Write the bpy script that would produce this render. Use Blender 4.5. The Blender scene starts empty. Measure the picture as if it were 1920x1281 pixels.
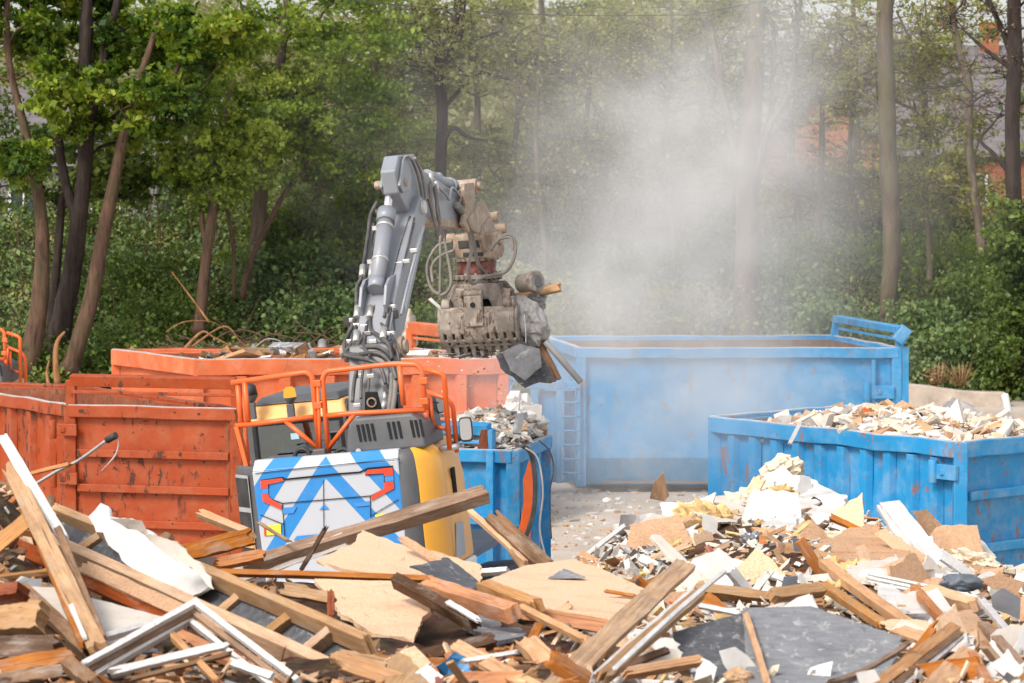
import bpy, bmesh, math, random
import numpy as np
from mathutils import Matrix, Vector, noise as mnoise
random.seed(7); RNG=np.random.default_rng(11)
scene=bpy.context.scene
C=scene.collection
R=math.radians
# ------------------------------------------------------------------ camera model
F=6800.0; TH=math.atan(420.5/F); CAMH=6.4
CAM=Vector((0,0,CAMH))
def ray(px,py):
    u=(px-960)/F; v=(640.5-py)/F
    return Vector((u, math.cos(TH)+v*math.sin(TH), -math.sin(TH)+v*math.cos(TH)))
def P(px,py,D):
    d=ray(px,py); return CAM+d*(D/d.y)
def lerp(a,b,t): return a+(b-a)*t
def interp(x,tab):
    if x<=tab[0][0]: return tab[0][1]
    for (a,b),(c,d) in zip(tab,tab[1:]):
        if x<=c: return b+(d-b)*(x-a)/(c-a)
    return tab[-1][1]
# ------------------------------------------------------------------ tagging
def tag(o,label=None,cat=None,group=None,kind=None):
    if label: o['label']=label
    if cat: o['category']=cat
    if group: o['group']=group
    if kind: o['kind']=kind
    return o
def empty(name,loc=(0,0,0),label=None,cat=None,group=None,mat=None):
    o=bpy.data.objects.new(name,None); C.objects.link(o)
    if mat is not None: o.matrix_world=mat
    else: o.location=loc
    o.empty_display_size=.2
    return tag(o,label,cat,group)
# ------------------------------------------------------------------ mesh builder
class MB:
    def __init__(s): s.v=[]; s.f=[]; s.sm=[]
    def add(s,vs,fs,smooth=False):
        b=len(s.v); s.v+= [tuple(v) for v in vs]; s.f+=[tuple(i+b for i in f) for f in fs]; s.sm+=[smooth]*len(fs); return s
    def box(s,c,d,M=None):
        x,y,z=d[0]/2,d[1]/2,d[2]/2; c=Vector(c)
        vs=[Vector((i*x,j*y,k*z)) for k in(-1,1) for j in(-1,1) for i in(-1,1)]
        if M is not None: vs=[M@v for v in vs]
        vs=[v+c for v in vs]
        return s.add(vs,[(0,2,3,1),(4,5,7,6),(0,1,5,4),(2,6,7,3),(0,4,6,2),(1,3,7,5)])
    def beam(s,p,q,w,h,up=(0,0,1),off=(0,0)):
        p=Vector(p);q=Vector(q);x=(q-p).normalized();u=Vector(up)
        y=u.cross(x)
        if y.length<1e-4: y=Vector((0,1,0)).cross(x)
        y.normalize(); z=x.cross(y)
        vs=[]
        for e in(p,q):
            for a,b in((-1,-1),(1,-1),(1,1),(-1,1)): vs.append(e+y*(a*w/2+off[0])+z*(b*h/2+off[1]))
        return s.add(vs,[(0,3,2,1),(4,5,6,7),(0,1,5,4),(1,2,6,5),(2,3,7,6),(3,0,4,7)])
    def tube(s,pts,r,n=8,smooth=True,cap=True):
        pts=[Vector(p) for p in pts]; k=len(pts)
        rs=list(r) if isinstance(r,(list,tuple)) else [r]*k
        vs=[];fs=[]; prev=None
        for i,p in enumerate(pts):
            d=(pts[min(i+1,k-1)]-pts[max(i-1,0)])
            if d.length<1e-9: d=Vector((0,0,1))
            d.normalize()
            if prev is None:
                a=Vector((0,0,1)) if abs(d.z)<.9 else Vector((1,0,0))
                u=d.cross(a).normalized()
            else:
                u=(prev-d*prev.dot(d)); 
                if u.length<1e-6: u=d.orthogonal()
                u.normalize()
            prev=u; w=d.cross(u)
            for j in range(n):
                t=2*math.pi*j/n; vs.append(p+(u*math.cos(t)+w*math.sin(t))*rs[i])
        for i in range(k-1):
            for j in range(n):
                a=i*n+j;b=i*n+(j+1)%n; fs.append((a,b,b+n,a+n))
        b0=len(s.f)
        s.add(vs,fs,smooth)
        if cap:
            base=len(s.v)-len(vs)
            s.f.append(tuple(base+j for j in reversed(range(n)))); s.f.append(tuple(base+(k-1)*n+j for j in range(n))); s.sm+=[False,False]
        return s
    def cyl(s,p,q,r,n=16): return s.tube([p,q],r,n)
    def prism(s,pts,vec):
        pts=[Vector(p) for p in pts]; vec=Vector(vec); n=len(pts)
        vs=pts+[p+vec for p in pts]
        fs=[tuple(range(n)),tuple(reversed(range(n,2*n)))]+[(i+n,(i+1)%n+n,(i+1)%n,i) for i in range(n)]
        return s.add(vs,fs)
    def build(s,name,mat,parent=None,bevel=0,M=None,seg=2,fix=True):
        me=bpy.data.meshes.new(name); me.from_pydata([tuple(v) for v in s.v],[],s.f); 
        me.polygons.foreach_set('use_smooth',s.sm)
        if fix:
            bm=bmesh.new(); bm.from_mesh(me); bmesh.ops.recalc_face_normals(bm,faces=bm.faces); bm.to_mesh(me); bm.free()
        me.update()
        o=bpy.data.objects.new(name,me); C.objects.link(o)
        for m in (mat if isinstance(mat,(list,tuple)) else [mat]): me.materials.append(m)
        if parent: o.parent=parent
        if M is not None: o.matrix_world=M
        if bevel:
            b=o.modifiers.new('bevel','BEVEL'); b.width=bevel; b.segments=seg; b.limit_method='ANGLE'; b.angle_limit=R(40); b.harden_normals=False
        return o
def smooth_path(pts,k=6):
    pts=[Vector(p) for p in pts]; out=[]
    for i in range(len(pts)-1):
        p0=pts[max(i-1,0)];p1=pts[i];p2=pts[i+1];p3=pts[min(i+2,len(pts)-1)]
        for j in range(k):
            t=j/k
            out.append(.5*((2*p1)+(p2-p0)*t+(2*p0-5*p1+4*p2-p3)*t*t+(3*p1-p0-3*p2+p3)*t**3))
    out.append(pts[-1]); return out
def fillet(pts,r,k=5):
    pts=[Vector(p) for p in pts]; out=[pts[0]]
    for a,b,c in zip(pts,pts[1:],pts[2:]):
        d1=(a-b);d2=(c-b); rr=min(r,d1.length*.45,d2.length*.45)
        s=b+d1.normalized()*rr;e=b+d2.normalized()*rr
        for j in range(k+1):
            t=j/k; out.append(s*(1-t)**2+b*2*t*(1-t)+e*t*t)
    out.append(pts[-1]); return out
# ------------------------------------------------------------------ materials
def wavy(m,p,q,w,h,amp,seed):
    n=max(3,int((q-p).length/.35)); x=(q-p).normalized(); y=Vector((0,0,1)).cross(x).normalized(); z=Vector((0,0,1)); vs=[]
    for i in range(n+1):
        c=p.lerp(q,i/n); e=0 if i in(0,n) else 1
        c=c+y*(mnoise.noise(Vector((i*.6,seed,1)))*amp*e)+z*(mnoise.noise(Vector((i*.5,seed,7)))*amp*.7*e)
        for a,b in((-1,-1),(1,-1),(1,1),(-1,1)): vs.append(c+y*(a*w/2)+z*(b*h/2))
    fs=[(0,3,2,1),(n*4,n*4+1,n*4+2,n*4+3)]
    for i in range(n):
        for k in range(4): a=i*4+k; b=i*4+(k+1)%4; fs.append((a,b,b+4,a+4))
    return m.add(vs,fs)
class NT:
    def __init__(s,name):
        s.m=bpy.data.materials.new(name); s.m.use_nodes=True; s.t=s.m.node_tree; s.t.nodes.clear()
        s.out=s.n('ShaderNodeOutputMaterial')
    def n(s,typ,**kw):
        nd=s.t.nodes.new(typ)
        for k,v in kw.items():
            if k.startswith('_'): nd.inputs[int(k[1:]) if k[1:].isdigit() else k[1:].replace('_',' ')].default_value=v
            else: setattr(nd,k,v)
        return nd
    def l(s,a,b): s.t.links.new(a,b)
    def math(s,op,a,b=None,c=None,clamp=False):
        nd=s.n('ShaderNodeMath',operation=op,use_clamp=clamp)
        for i,x in enumerate((a,b,c)):
            if x is None: continue
            if isinstance(x,(int,float)): nd.inputs[i].default_value=x
            else: s.l(x,nd.inputs[i])
        return nd.outputs[0]
    def mix(s,fac,a,b,blend='MIX'):
        nd=s.n('ShaderNodeMix',data_type='RGBA',blend_type=blend)
        for i,x in ((0,fac),(6,a),(7,b)):
            if isinstance(x,(int,float)): nd.inputs[i].default_value=x
            elif isinstance(x,(tuple,list)): nd.inputs[i].default_value=(*x[:3],1)
            else: s.l(x,nd.inputs[i])
        return nd.outputs[2]
    def noise(s,vec,scale,detail=4,rough=.6,dist=0):
        nd=s.n('ShaderNodeTexNoise'); nd.inputs['Scale'].default_value=scale; nd.inputs['Detail'].default_value=detail; nd.inputs['Roughness'].default_value=rough; nd.inputs['Distortion'].default_value=dist
        if vec is not None: s.l(vec,nd.inputs['Vector'])
        return nd.outputs['Fac']
    def coord(s,scale=(1,1,1),rand=True,rot=(0,0,0)):
        tc=s.n('ShaderNodeTexCoord').outputs['Object']
        if rand:
            oi=s.n('ShaderNodeObjectInfo').outputs['Random']
            va=s.n('ShaderNodeVectorMath',operation='ADD'); s.l(tc,va.inputs[0])
            mu=s.math('MULTIPLY',oi,37.0); s.l(mu,va.inputs[1]); tc=va.outputs[0]
        mp=s.n('ShaderNodeMapping'); mp.inputs['Scale'].default_value=scale; mp.inputs['Rotation'].default_value=rot; s.l(tc,mp.inputs['Vector'])
        return mp.outputs[0]
    def ramp(s,fac,stops):
        nd=s.n('ShaderNodeValToRGB'); e=nd.color_ramp.elements
        while len(e)>1: e.remove(e[-1])
        for i,(p,c) in enumerate(stops):
            if i==0: el=e[0]; el.position=p
            else: el=e.new(p)
            el.color=(*c[:3],1) if isinstance(c,(tuple,list)) else (c,c,c,1)
        s.l(fac,nd.inputs[0]); return nd.outputs[0]
    def rng(s,fac,a,b,c=0.,d=1.):
        nd=s.n('ShaderNodeMapRange'); s.l(fac,nd.inputs[0])
        for i,x in zip((1,2,3,4),(a,b,c,d)): nd.inputs[i].default_value=x
        return nd.outputs[0]
    def bump(s,h,strength=.3,dist=.01):
        nd=s.n('ShaderNodeBump'); nd.inputs['Strength'].default_value=strength; nd.inputs['Distance'].default_value=dist; s.l(h,nd.inputs['Height']); return nd.outputs[0]
    def pbr(s,col,rough=.6,metal=0,bump=None,spec=.5,coat=0):
        b=s.n('ShaderNodeBsdfPrincipled')
        for k,x in (('Base Color',col),('Roughness',rough),('Metallic',metal),('Specular IOR Level',spec),('Coat Weight',coat)):
            if isinstance(x,(int,float)): b.inputs[k].default_value=x
            elif isinstance(x,(tuple,list)): b.inputs[k].default_value=(*x[:3],1)
            else: s.l(x,b.inputs[k])
        if bump is not None: s.l(bump,b.inputs['Normal'])
        s.l(b.outputs[0],s.out.inputs[0]); return s.m
def mat_paint(name,base,rust=(.16,.05,.02),amt=.5,scale=1.,rough=.5,dust=(.5,.42,.34),dustamt=.25,stretch=(1,1,.35),fs=3.):
    t=NT(name); v=t.coord((scale,scale,scale)); vs=t.coord((scale*stretch[0]*fs,scale*stretch[1]*fs,scale*stretch[2]*fs))
    big=t.noise(v,.9,5,.6); fine=t.noise(vs,5,6,.68,.3); mid=t.noise(v,3.2,5,.65)
    c=t.mix(t.rng(big,.35,.7),base,[x*.8 for x in base])
    c=t.mix(t.math('MULTIPLY',t.rng(mid,.45,.75),dustamt),c,dust)
    m=t.math('MULTIPLY',t.rng(fine,.62-.1*amt,.66-.1*amt),t.rng(big,.42,.52))
    m=t.math('MULTIPLY',m,min(1.,amt*1.6))
    spots=t.rng(t.noise(v,9,3,.5),.70-.05*amt,.73-.05*amt)
    m=t.math('MAXIMUM',m,t.math('MULTIPLY',spots,min(1,amt*1.8)),clamp=True)
    c=t.mix(m,c,t.mix(fine,rust,[x*1.9 for x in rust]))
    h=t.math('ADD',t.math('MULTIPLY',m,-.3),t.math('MULTIPLY',big,3.))
    return t.pbr(c,t.rng(m,0,1,rough,.85),0,t.bump(h,.35,.03),.4)
def mat_plain(name,col,rough=.6,metal=0,var=.25,scale=4,bump=.15,dust=0,spec=.5,coat=0):
    t=NT(name); v=t.coord(); n=t.noise(v,scale,5,.6); n2=t.noise(v,scale*6,4,.6)
    c=t.mix(t.rng(n,.3,.7),[min(1,x*(1+var*.5)) for x in col],[x*(1-var) for x in col])
    if dust: c=t.mix(t.math('MULTIPLY',t.rng(t.noise(v,scale*.7,6,.65),.35,.7),dust),c,(.5,.42,.35))
    return t.pbr(c,rough,metal,t.bump(n2,bump,.01) if bump else None,spec,coat)
def mat_wood(name,light,dark,grime=.3,rough=.75,grain=1.):
    t=NT(name); v=t.coord((1.2*grain,14*grain,14*grain)); v1=t.coord((2,5,5))
    g=t.noise(v,2.2,6,.65,.6); g2=t.noise(v,9,3,.6); b=t.noise(v1,.9,4,.6)
    c=t.ramp(g,[(.25,dark),(.48,[lerp(a,b_,.55) for a,b_ in zip(dark,light)]),(.7,light)])
    c=t.mix(t.math('MULTIPLY',t.rng(g2,.5,.75),.35),c,[x*.6 for x in dark])
    c=t.mix(t.math('MULTIPLY',t.rng(b,.46,.7),grime*1.5),c,[x*.5 for x in dark]); c=t.mix(t.math('MULTIPLY',t.rng(t.noise(t.coord((1.1,3,3)),3.,6,.7),.52,.7),.45),c,(.46,.40,.34)); c=t.mix(t.math('MULTIPLY',t.rng(t.noise(t.coord((.5,60,60)),1.5,2,.5),.66,.70),.7),c,[x*.25 for x in dark])
    oi=t.n('ShaderNodeObjectInfo').outputs['Random']
    hs=t.n('ShaderNodeHueSaturation'); t.l(t.rng(oi,0,1,.78,1.2),hs.inputs['Value']); t.l(t.rng(oi,1,0,.85,1.1),hs.inputs['Saturation']); t.l(c,hs.inputs['Color'])
    return t.pbr(hs.outputs[0],rough,0,t.bump(t.math('ADD',g,t.math('MULTIPLY',g2,.5)),.35,.006),.25)
def mat_chip(name,light,dark,scale=60,rough=.8,scuff=0):
    t=NT(name); v=t.coord(); n=t.noise(v,scale,3,.7); b=t.noise(v,1.6,5,.6); s=t.noise(t.coord((1,8,1)),2.5,4,.6)
    c=t.mix(t.rng(n,.35,.7),light,dark); c=t.mix(t.math('MULTIPLY',t.rng(b,.52,.75),.45),c,[x*.6 for x in dark])
    c=t.mix(t.math('MULTIPLY',t.rng(s,.64,.68),.35),c,[x*.35 for x in dark])
    if scuff: c=t.mix(t.math('MULTIPLY',t.rng(t.noise(t.coord((1.2,4,1)),2.6,7,.72,.5),.56,.64),scuff),c,(.58,.54,.50)); c=t.mix(t.math('MULTIPLY',t.rng(t.noise(v,14,3,.6),.66,.70),scuff),c,(.62,.55,.48))
    return t.pbr(c,rough,0,t.bump(n,.3,.006),.2)
def mat_leaf(name,cols,trans=.4,nscale=.55):
    t=NT(name); at=t.n('ShaderNodeAttribute',attribute_name='rnd').outputs['Fac']
    tc=t.n('ShaderNodeTexCoord').outputs['Object']; n=t.noise(tc,nscale,3,.55)
    f=t.math('ADD',t.math('MULTIPLY',at,.42),t.math('MULTIPLY',t.rng(n,.36,.64),.58))
    c=t.ramp(f,[(i/(len(cols)-1),c) for i,c in enumerate(cols)])
    d=t.n('ShaderNodeBsdfPrincipled'); t.l(c,d.inputs['Base Color']); d.inputs['Roughness'].default_value=.5; d.inputs['Specular IOR Level'].default_value=.3
    tr=t.n('ShaderNodeBsdfTranslucent'); t.l(t.mix(1,c,(1.25,1.15,.6),'MULTIPLY'),tr.inputs[0])
    mx=t.n('ShaderNodeMixShader'); mx.inputs[0].default_value=trans; t.l(d.outputs[0],mx.inputs[1]); t.l(tr.outputs[0],mx.inputs[2]); t.l(mx.outputs[0],t.out.inputs[0]); return t.m
def mat_bark(name,a,b,moss=None,mossamt=0):
    t=NT(name); v=t.coord((1,1,.18)); n=t.noise(v,9,6,.65,.5); n2=t.noise(t.coord(),1.3,4,.6)
    c=t.ramp(n,[(.3,b),(.65,a)])
    if moss: c=t.mix(t.math('MULTIPLY',t.rng(n2,.42,.62),mossamt),c,moss)
    return t.pbr(c,.9,0,t.bump(n,.8,.03),.2)
M={}
M['rail']=mat_plain('orange_paint',(.88,.13,.012),.38,0,.18,3,.05,.12)
M['skip_red']=mat_paint('rusty_red_paint',(.36,.052,.006),(.05,.020,.012),.62,1.1,.55,(.42,.2,.1),.3,fs=1.3)
M['skip_red_in']=mat_paint('rusty_red_inside',(.30,.075,.028),(.10,.045,.025),.9,1.0,.7,(.36,.2,.12),.6)
M['skip_salmon']=mat_paint('salmon_paint',(.66,.145,.045),(.24,.075,.03),.34,1.,.55,(.75,.42,.28),.3,fs=1.5)
M['skip_blue']=mat_paint('blue_paint',(.018,.28,.58),(.17,.075,.04),.36,1.,.5,(.34,.45,.55),.5,fs=1.2)
M['skip_blue_worn']=mat_paint('worn_blue_paint',(.018,.27,.56),(.20,.08,.035),.5,.9,.5,(.34,.45,.55),.42,fs=1.4)
M['skip_in']=mat_paint('rusty_inside',(.22,.13,.085),(.14,.07,.04),.7,1.,.8,(.4,.33,.28),.6)
M['edge_worn']=mat_plain('worn_rim_steel',(.62,.57,.55),.5,.15,.3,6,.1,.3)
M['white_panel']=mat_plain('white_panel',(.75,.76,.78),.35,0,.06,2,.02,.08)
M['charcoal']=mat_plain('charcoal_plastic',(.075,.078,.086),.5,0,.12,3,.05,.12)
M['dark']=mat_plain('dark_rubber',(.02,.02,.022),.6,0,.2,5,.05,.1)
M['black']=mat_plain('matt_black',(.006,.006,.007),.8,0,.2,5,.05)
M['boomgrey']=mat_plain('boom_grey_paint',(.27,.285,.315),.42,.1,.14,2,.06,.16)
M['boomdark']=mat_plain('boom_dark_paint',(.11,.115,.125),.45,.1,.16,2,.06,.15)
M['boomlight']=mat_plain('boom_pale_stripe',(.5,.55,.63),.4,0,.1,2,.04,.1)
M['chrome']=mat_plain('bright_rod',(.8,.78,.77),.16,.9,.1,3,0,.1)
M['fitting']=mat_plain('zinc_fitting',(.62,.6,.57),.4,.6,.2,8,.1,.2)
M['hose']=mat_plain('hose_rubber',(.035,.037,.042),.5,0,.2,6,.08,.25)
M['hose_dusty']=mat_plain('dusty_hose',(.17,.155,.14),.65,0,.25,6,.1,.4)
M['yellow']=mat_plain('yellow_paint',(.93,.43,.035),.35,0,.1,2,.03,.08)
M['yellow_dusty']=mat_plain('dusty_yellow_paint',(.88,.44,.10),.5,0,.15,2,.03,.25)
M['red_trim']=mat_plain('red_reflector',(.80,.055,.022),.3,0,.1,4,0,.05)
M['blue_trim']=mat_plain('blue_sticker',(.035,.24,.62),.35,0,.08,4,0,.05)
M['yellow_sticker']=mat_plain('yellow_sticker',(.9,.75,.05),.4,0,.05,4,0)
M['dustysteel']=mat_paint('dusty_steel',(.26,.215,.175),(.085,.048,.032),.75,1.7,.65,(.58,.50,.43),.75,fs=2.)
M['tansteel']=mat_paint('tan_dusty_steel',(.36,.265,.19),(.20,.09,.045),.5,3.,.6,(.64,.54,.44),.7)
M['rustred']=mat_paint('dusty_red_steel',(.22,.055,.04),(.13,.07,.05),.6,3.,.6,(.5,.36,.3),.6)
M['grille']=mat_plain('grille_grey',(.42,.43,.45),.5,.2,.15,4,.05,.2)
M['plaster']=mat_plain('white_plaster',(.72,.69,.655),.85,0,.28,2.5,.35,.22)
M['whitepaint']=mat_paint('chipped_white_paint',(.76,.73,.70),(.30,.18,.10),.4,3.,.6,(.6,.5,.42),.35)
M['creampaint']=mat_paint('dirty_cream_board',(.74,.66,.57),(.34,.22,.13),.25,2.,.7,(.6,.5,.42),.5)
M['pine']=mat_wood('pine',(.70,.39,.18),(.46,.20,.07))
M['orange_wood']=mat_wood('orange_wood',(.60,.24,.065),(.33,.095,.022))
M['tan_wood']=mat_wood('tan_wood',(.62,.39,.215),(.38,.195,.085),.3)
M['old_wood']=mat_wood('weathered_wood',(.37,.215,.12),(.16,.08,.038),.4)
M['dark_wood']=mat_wood('dark_wood',(.17,.085,.045),(.05,.025,.014),.4)
M['redbrown']=mat_wood('red_brown_wood',(.40,.10,.03),(.17,.035,.013),.35)
M['chipboard']=mat_chip('chipboard',(.86,.60,.40),(.66,.40,.23),60,.8,.25)
M['hardboard']=mat_chip('hardboard',(.58,.36,.22),(.42,.24,.135),40)
M['greyboard']=mat_chip('grey_board',(.28,.28,.29),(.18,.18,.19),7,.8,.6)
M['felt']=mat_chip('slate_felt',(.13,.13,.14),(.065,.068,.075),14,.8,.45)
M['bluegrey']=mat_plain('blue_grey_sheet',(.075,.105,.145),.55,0,.3,5,.2,.2)
M['insul']=mat_plain('yellow_insulation',(.72,.50,.23),.95,0,.35,9,1.,0)
M['foam']=mat_plain('cream_foam',(.76,.64,.47),.9,0,.22,5,.8,0)
M['blueplastic']=mat_plain('blue_tarpaulin',(.03,.24,.52),.35,0,.2,5,.1,.1)
M['concrete']=mat_plain('rough_concrete',(.50,.41,.33),.95,0,.4,2.2,.9,.3)
M['stone']=mat_plain('grey_stone',(.46,.42,.38),.95,0,.35,3,.8,.2)
M['branch']=mat_bark('branch_bark',(.40,.20,.09),(.16,.07,.03))
M['corr']=mat_plain('corrugated_grey',(.33,.32,.31),.7,.1,.25,4,.2,.3)
M['tin']=mat_plain('dull_tin',(.30,.31,.34),.45,.6,.25,5,.1,.25)
def mat_glass():
    t=NT('cab_glass'); g=t.n('ShaderNodeBsdfGlossy'); g.inputs['Roughness'].default_value=.03; g.inputs['Color'].default_value=(.85,.95,1,1)
    tr=t.n('ShaderNodeBsdfTransparent'); tr.inputs[0].default_value=(.36,.43,.46,1)
    fr=t.n('ShaderNodeFresnel'); fr.inputs[0].default_value=1.6
    mx=t.n('ShaderNodeMixShader'); t.l(t.math('ADD',fr.outputs[0],.16,clamp=True),mx.inputs[0]); t.l(tr.outputs[0],mx.inputs[1]); t.l(g.outputs[0],mx.inputs[2]); t.l(mx.outputs[0],t.out.inputs[0]); return t.m
M['glass']=mat_glass()
def mat_chevron():
    t=NT('chevron_stickers'); tc=t.n('ShaderNodeTexCoord').outputs['Object']; sp=t.n('ShaderNodeSeparateXYZ'); t.l(tc,sp.inputs[0])
    ax=t.math('ABSOLUTE',sp.outputs[0]); V=t.math('ADD',sp.outputs[2],t.math('MULTIPLY',ax,1.25))
    b=t.math('MULTIPLY',t.math('GREATER_THAN',V,2.303),t.math('LESS_THAN',V,2.55))
    b2=t.math('MULTIPLY',t.math('GREATER_THAN',V,2.91),t.math('LESS_THAN',V,3.34))
    m=t.math('ADD',b,b2,clamp=True)
    n=t.noise(tc,3,5,.6)
    c=t.mix(m,(.47,.485,.52),(.025,.22,.55)); c=t.mix(t.math('MULTIPLY',t.rng(n,.5,.8),.15),c,(.5,.45,.4))
    return t.pbr(c,.35,0,None,.4)
M['chevron']=mat_chevron()
def mat_lamp():
    t=NT('lit_amber'); e=t.n('ShaderNodeEmission'); e.inputs[0].default_value=(1,.36,.05,1); e.inputs[1].default_value=.85; t.l(e.outputs[0],t.out.inputs[0]); return t.m
M['lamp']=mat_lamp()
M['amber']=mat_plain('amber_lens',(.55,.22,.03),.2,0,.05,4,0)
def mat_mirror():
    t=NT('mirror_glass'); return t.pbr((.30,.27,.25),.12,1.)
M['mirror']=mat_mirror()
EXPO=0.88
# ================================================================== SETTING
def mat_ground():
    t=NT('dusty_yard'); v=t.n('ShaderNodeTexCoord').outputs['Object']
    a=t.noise(v,.35,6,.65); b=t.noise(v,2.2,6,.7); c_=t.noise(v,30,3,.7)
    mp=t.n('ShaderNodeMapping'); mp.inputs['Scale'].default_value=(.8,.5,1); mp.inputs['Rotation'].default_value=(0,0,.25); t.l(v,mp.inputs[0]); tr=t.noise(mp.outputs[0],1.4,5,.65,.4)
    c=t.ramp(a,[(.3,(.42,.34,.27)),(.7,(.58,.50,.42))]); c=t.mix(t.math('MULTIPLY',t.rng(b,.45,.7),.4),c,(.66,.59,.52))
    c=t.mix(t.math('MULTIPLY',t.rng(tr,.52,.66),.22),c,(.36,.27,.2)); c=t.mix(t.math('MULTIPLY',t.rng(t.noise(v,5,6,.75),.55,.68),.5),c,(.34,.25,.19)); c=t.mix(t.math('MULTIPLY',t.rng(c_,.5,.8),.3),c,(.28,.23,.19))
    return t.pbr(c,.95,0,t.bump(t.math('ADD',b,t.math('MULTIPLY',c_,.3)),.5,.05),.2)
def mat_soil():
    t=NT('woodland_soil'); v=t.n('ShaderNodeTexCoord').outputs['Object']; a=t.noise(v,.8,6,.65); b=t.noise(v,14,4,.7)
    c=t.ramp(a,[(.3,(.018,.026,.012)),(.7,(.06,.055,.028))]); c=t.mix(t.math('MULTIPLY',t.rng(b,.5,.7),.5),c,(.035,.06,.02))
    return t.pbr(c,.95,0,t.bump(b,.8,.08),.1)
g=MB(); g.add([(-500,-60,0),(500,-60,0),(500,900,0),(-500,900,0)],[(0,1,2,3)])
tag(g.build('ground',mat_ground()),'pale dusty concrete yard between the skips','ground',kind='structure')
def bank_z(x,y):
    y0=81.5+.8*math.sin(x*.31)+ .4*math.sin(x*.9+1)
    t=max(0,min(1,(y-y0)/15.)); t=t*t*(3-2*t)
    h=3.55+.25*math.sin(x*.23+.5)
    z=h*t
    if y>100: z=lerp(h,2.0,min(1,(y-100)/12.))
    return z-.06+.16*mnoise.noise(Vector((x*.7,y*.7,3)))*min(1,t*4)
bk=MB(); xs=[-40+i*.8 for i in range(101)]; ys=[80.5+j*.7 for j in range(30)]+[102,105,108,112,120,140,200]
bk.add([(x,y,bank_z(x,y)) for y in ys for x in xs],[(j*101+i,j*101+i+1,(j+1)*101+i+1,(j+1)*101+i) for j in range(len(ys)-1) for i in range(100)],True)
tag(bk.build('embankment',mat_soil(),fix=False),'wooded earth slope rising behind the yard','slope',kind='structure')

# ------------------------------------------------------------------ foliage
L={}
L['maple']=mat_leaf('maple_leaves',[(.012,.032,.006),(.05,.105,.010),(.20,.28,.022),(.50,.53,.09)],.42)  # wide ramp puts shaded and sunlit clumps into the leaf colour
L['fresh']=mat_leaf('fresh_leaves',[(.05,.10,.016),(.15,.235,.026),(.29,.375,.05),(.46,.51,.10)],.42)
L['dark']=mat_leaf('dark_leaves',[(.03,.062,.016),(.09,.145,.028),(.16,.22,.042),(.27,.31,.07)],.3)
L['olive']=mat_leaf('olive_leaves',[(.12,.14,.055),(.26,.28,.09),(.38,.39,.14),(.52,.49,.20)],.42)
L['yellow']=mat_leaf('yellow_green_leaves',[(.14,.18,.03),(.25,.27,.04),(.36,.355,.07),(.46,.43,.12)],.45)
L['ivy']=mat_leaf('ivy_leaves',[(.05,.10,.036),(.11,.185,.06),(.19,.265,.085),(.30,.36,.13)],.25,1.1)
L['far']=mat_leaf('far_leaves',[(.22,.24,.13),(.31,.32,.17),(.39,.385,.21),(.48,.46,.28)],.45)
L['bronze']=mat_leaf('bronze_buds',[(.11,.05,.025),(.20,.10,.04),(.22,.16,.05),(.26,.22,.07)],.35)
L['drygrass']=mat_leaf('dry_stalks',[(.15,.09,.04),(.28,.18,.08),(.4,.28,.13)],.3)
B={}
B['dark']=mat_bark('dark_bark',(.060,.042,.034),(.014,.010,.009))
B['brown']=mat_bark('brown_bark',(.16,.09,.06),(.045,.025,.018),(.06,.075,.03),.35)
B['grey']=mat_bark('grey_bark',(.20,.15,.115),(.07,.05,.038),(.11,.12,.05),.5)
B['pale']=mat_bark('pale_bark',(.15,.105,.072),(.035,.024,.017),(.11,.11,.045),.5)
def leaf_mesh(name,pos,size,mat,up=.8,out=None,aspect=.72,parent=None,kind=None):
    n=len(pos); 
    nr=RNG.normal(size=(n,3)); nr[:,2]+=up
    if out is not None: nr+=out*.5
    nr/=np.linalg.norm(nr,axis=1,keepdims=True)+1e-9
    t=RNG.normal(size=(n,3)); t-=nr*(t*nr).sum(1,keepdims=True); t/=np.linalg.norm(t,axis=1,keepdims=True)+1e-9
    b=np.cross(nr,t); s=(size*np.exp(np.clip(RNG.normal(0,.38,n),-.8,.5)))[:,None]
    v=np.empty((n,4,3)); v[:,0]=pos-t*s*.5; v[:,1]=pos+b*s*aspect*.5+nr*s*.1+t*s*.05; v[:,2]=pos+t*s*.55-nr*s*.08; v[:,3]=pos-b*s*aspect*.5+nr*s*.1+t*s*.05
    me=bpy.data.meshes.new(name); me.vertices.add(n*4); me.vertices.foreach_set('co',v.astype(np.float32).ravel())
    me.loops.add(n*4); me.loops.foreach_set('vertex_index',np.arange(n*4,dtype=np.int32))
    me.polygons.add(n); me.polygons.foreach_set('loop_start',np.arange(0,n*4,4,dtype=np.int32))
    try: me.polygons.foreach_set('loop_total',np.full(n,4,dtype=np.int32))
    except Exception: pass
    me.update(calc_edges=True)
    a=me.attributes.new('rnd','FLOAT','FACE'); a.data.foreach_set('value',RNG.random(n).astype(np.float32))
    me.materials.append(mat); o=bpy.data.objects.new(name,me); C.objects.link(o)
    if parent: o.parent=parent
    return o
def ell(n,r,shell=.5):
    d=RNG.normal(size=(n,3)); d/=np.linalg.norm(d,axis=1,keepdims=True)
    return d*(RNG.random((n,1))**shell)*np.array(r)
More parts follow.
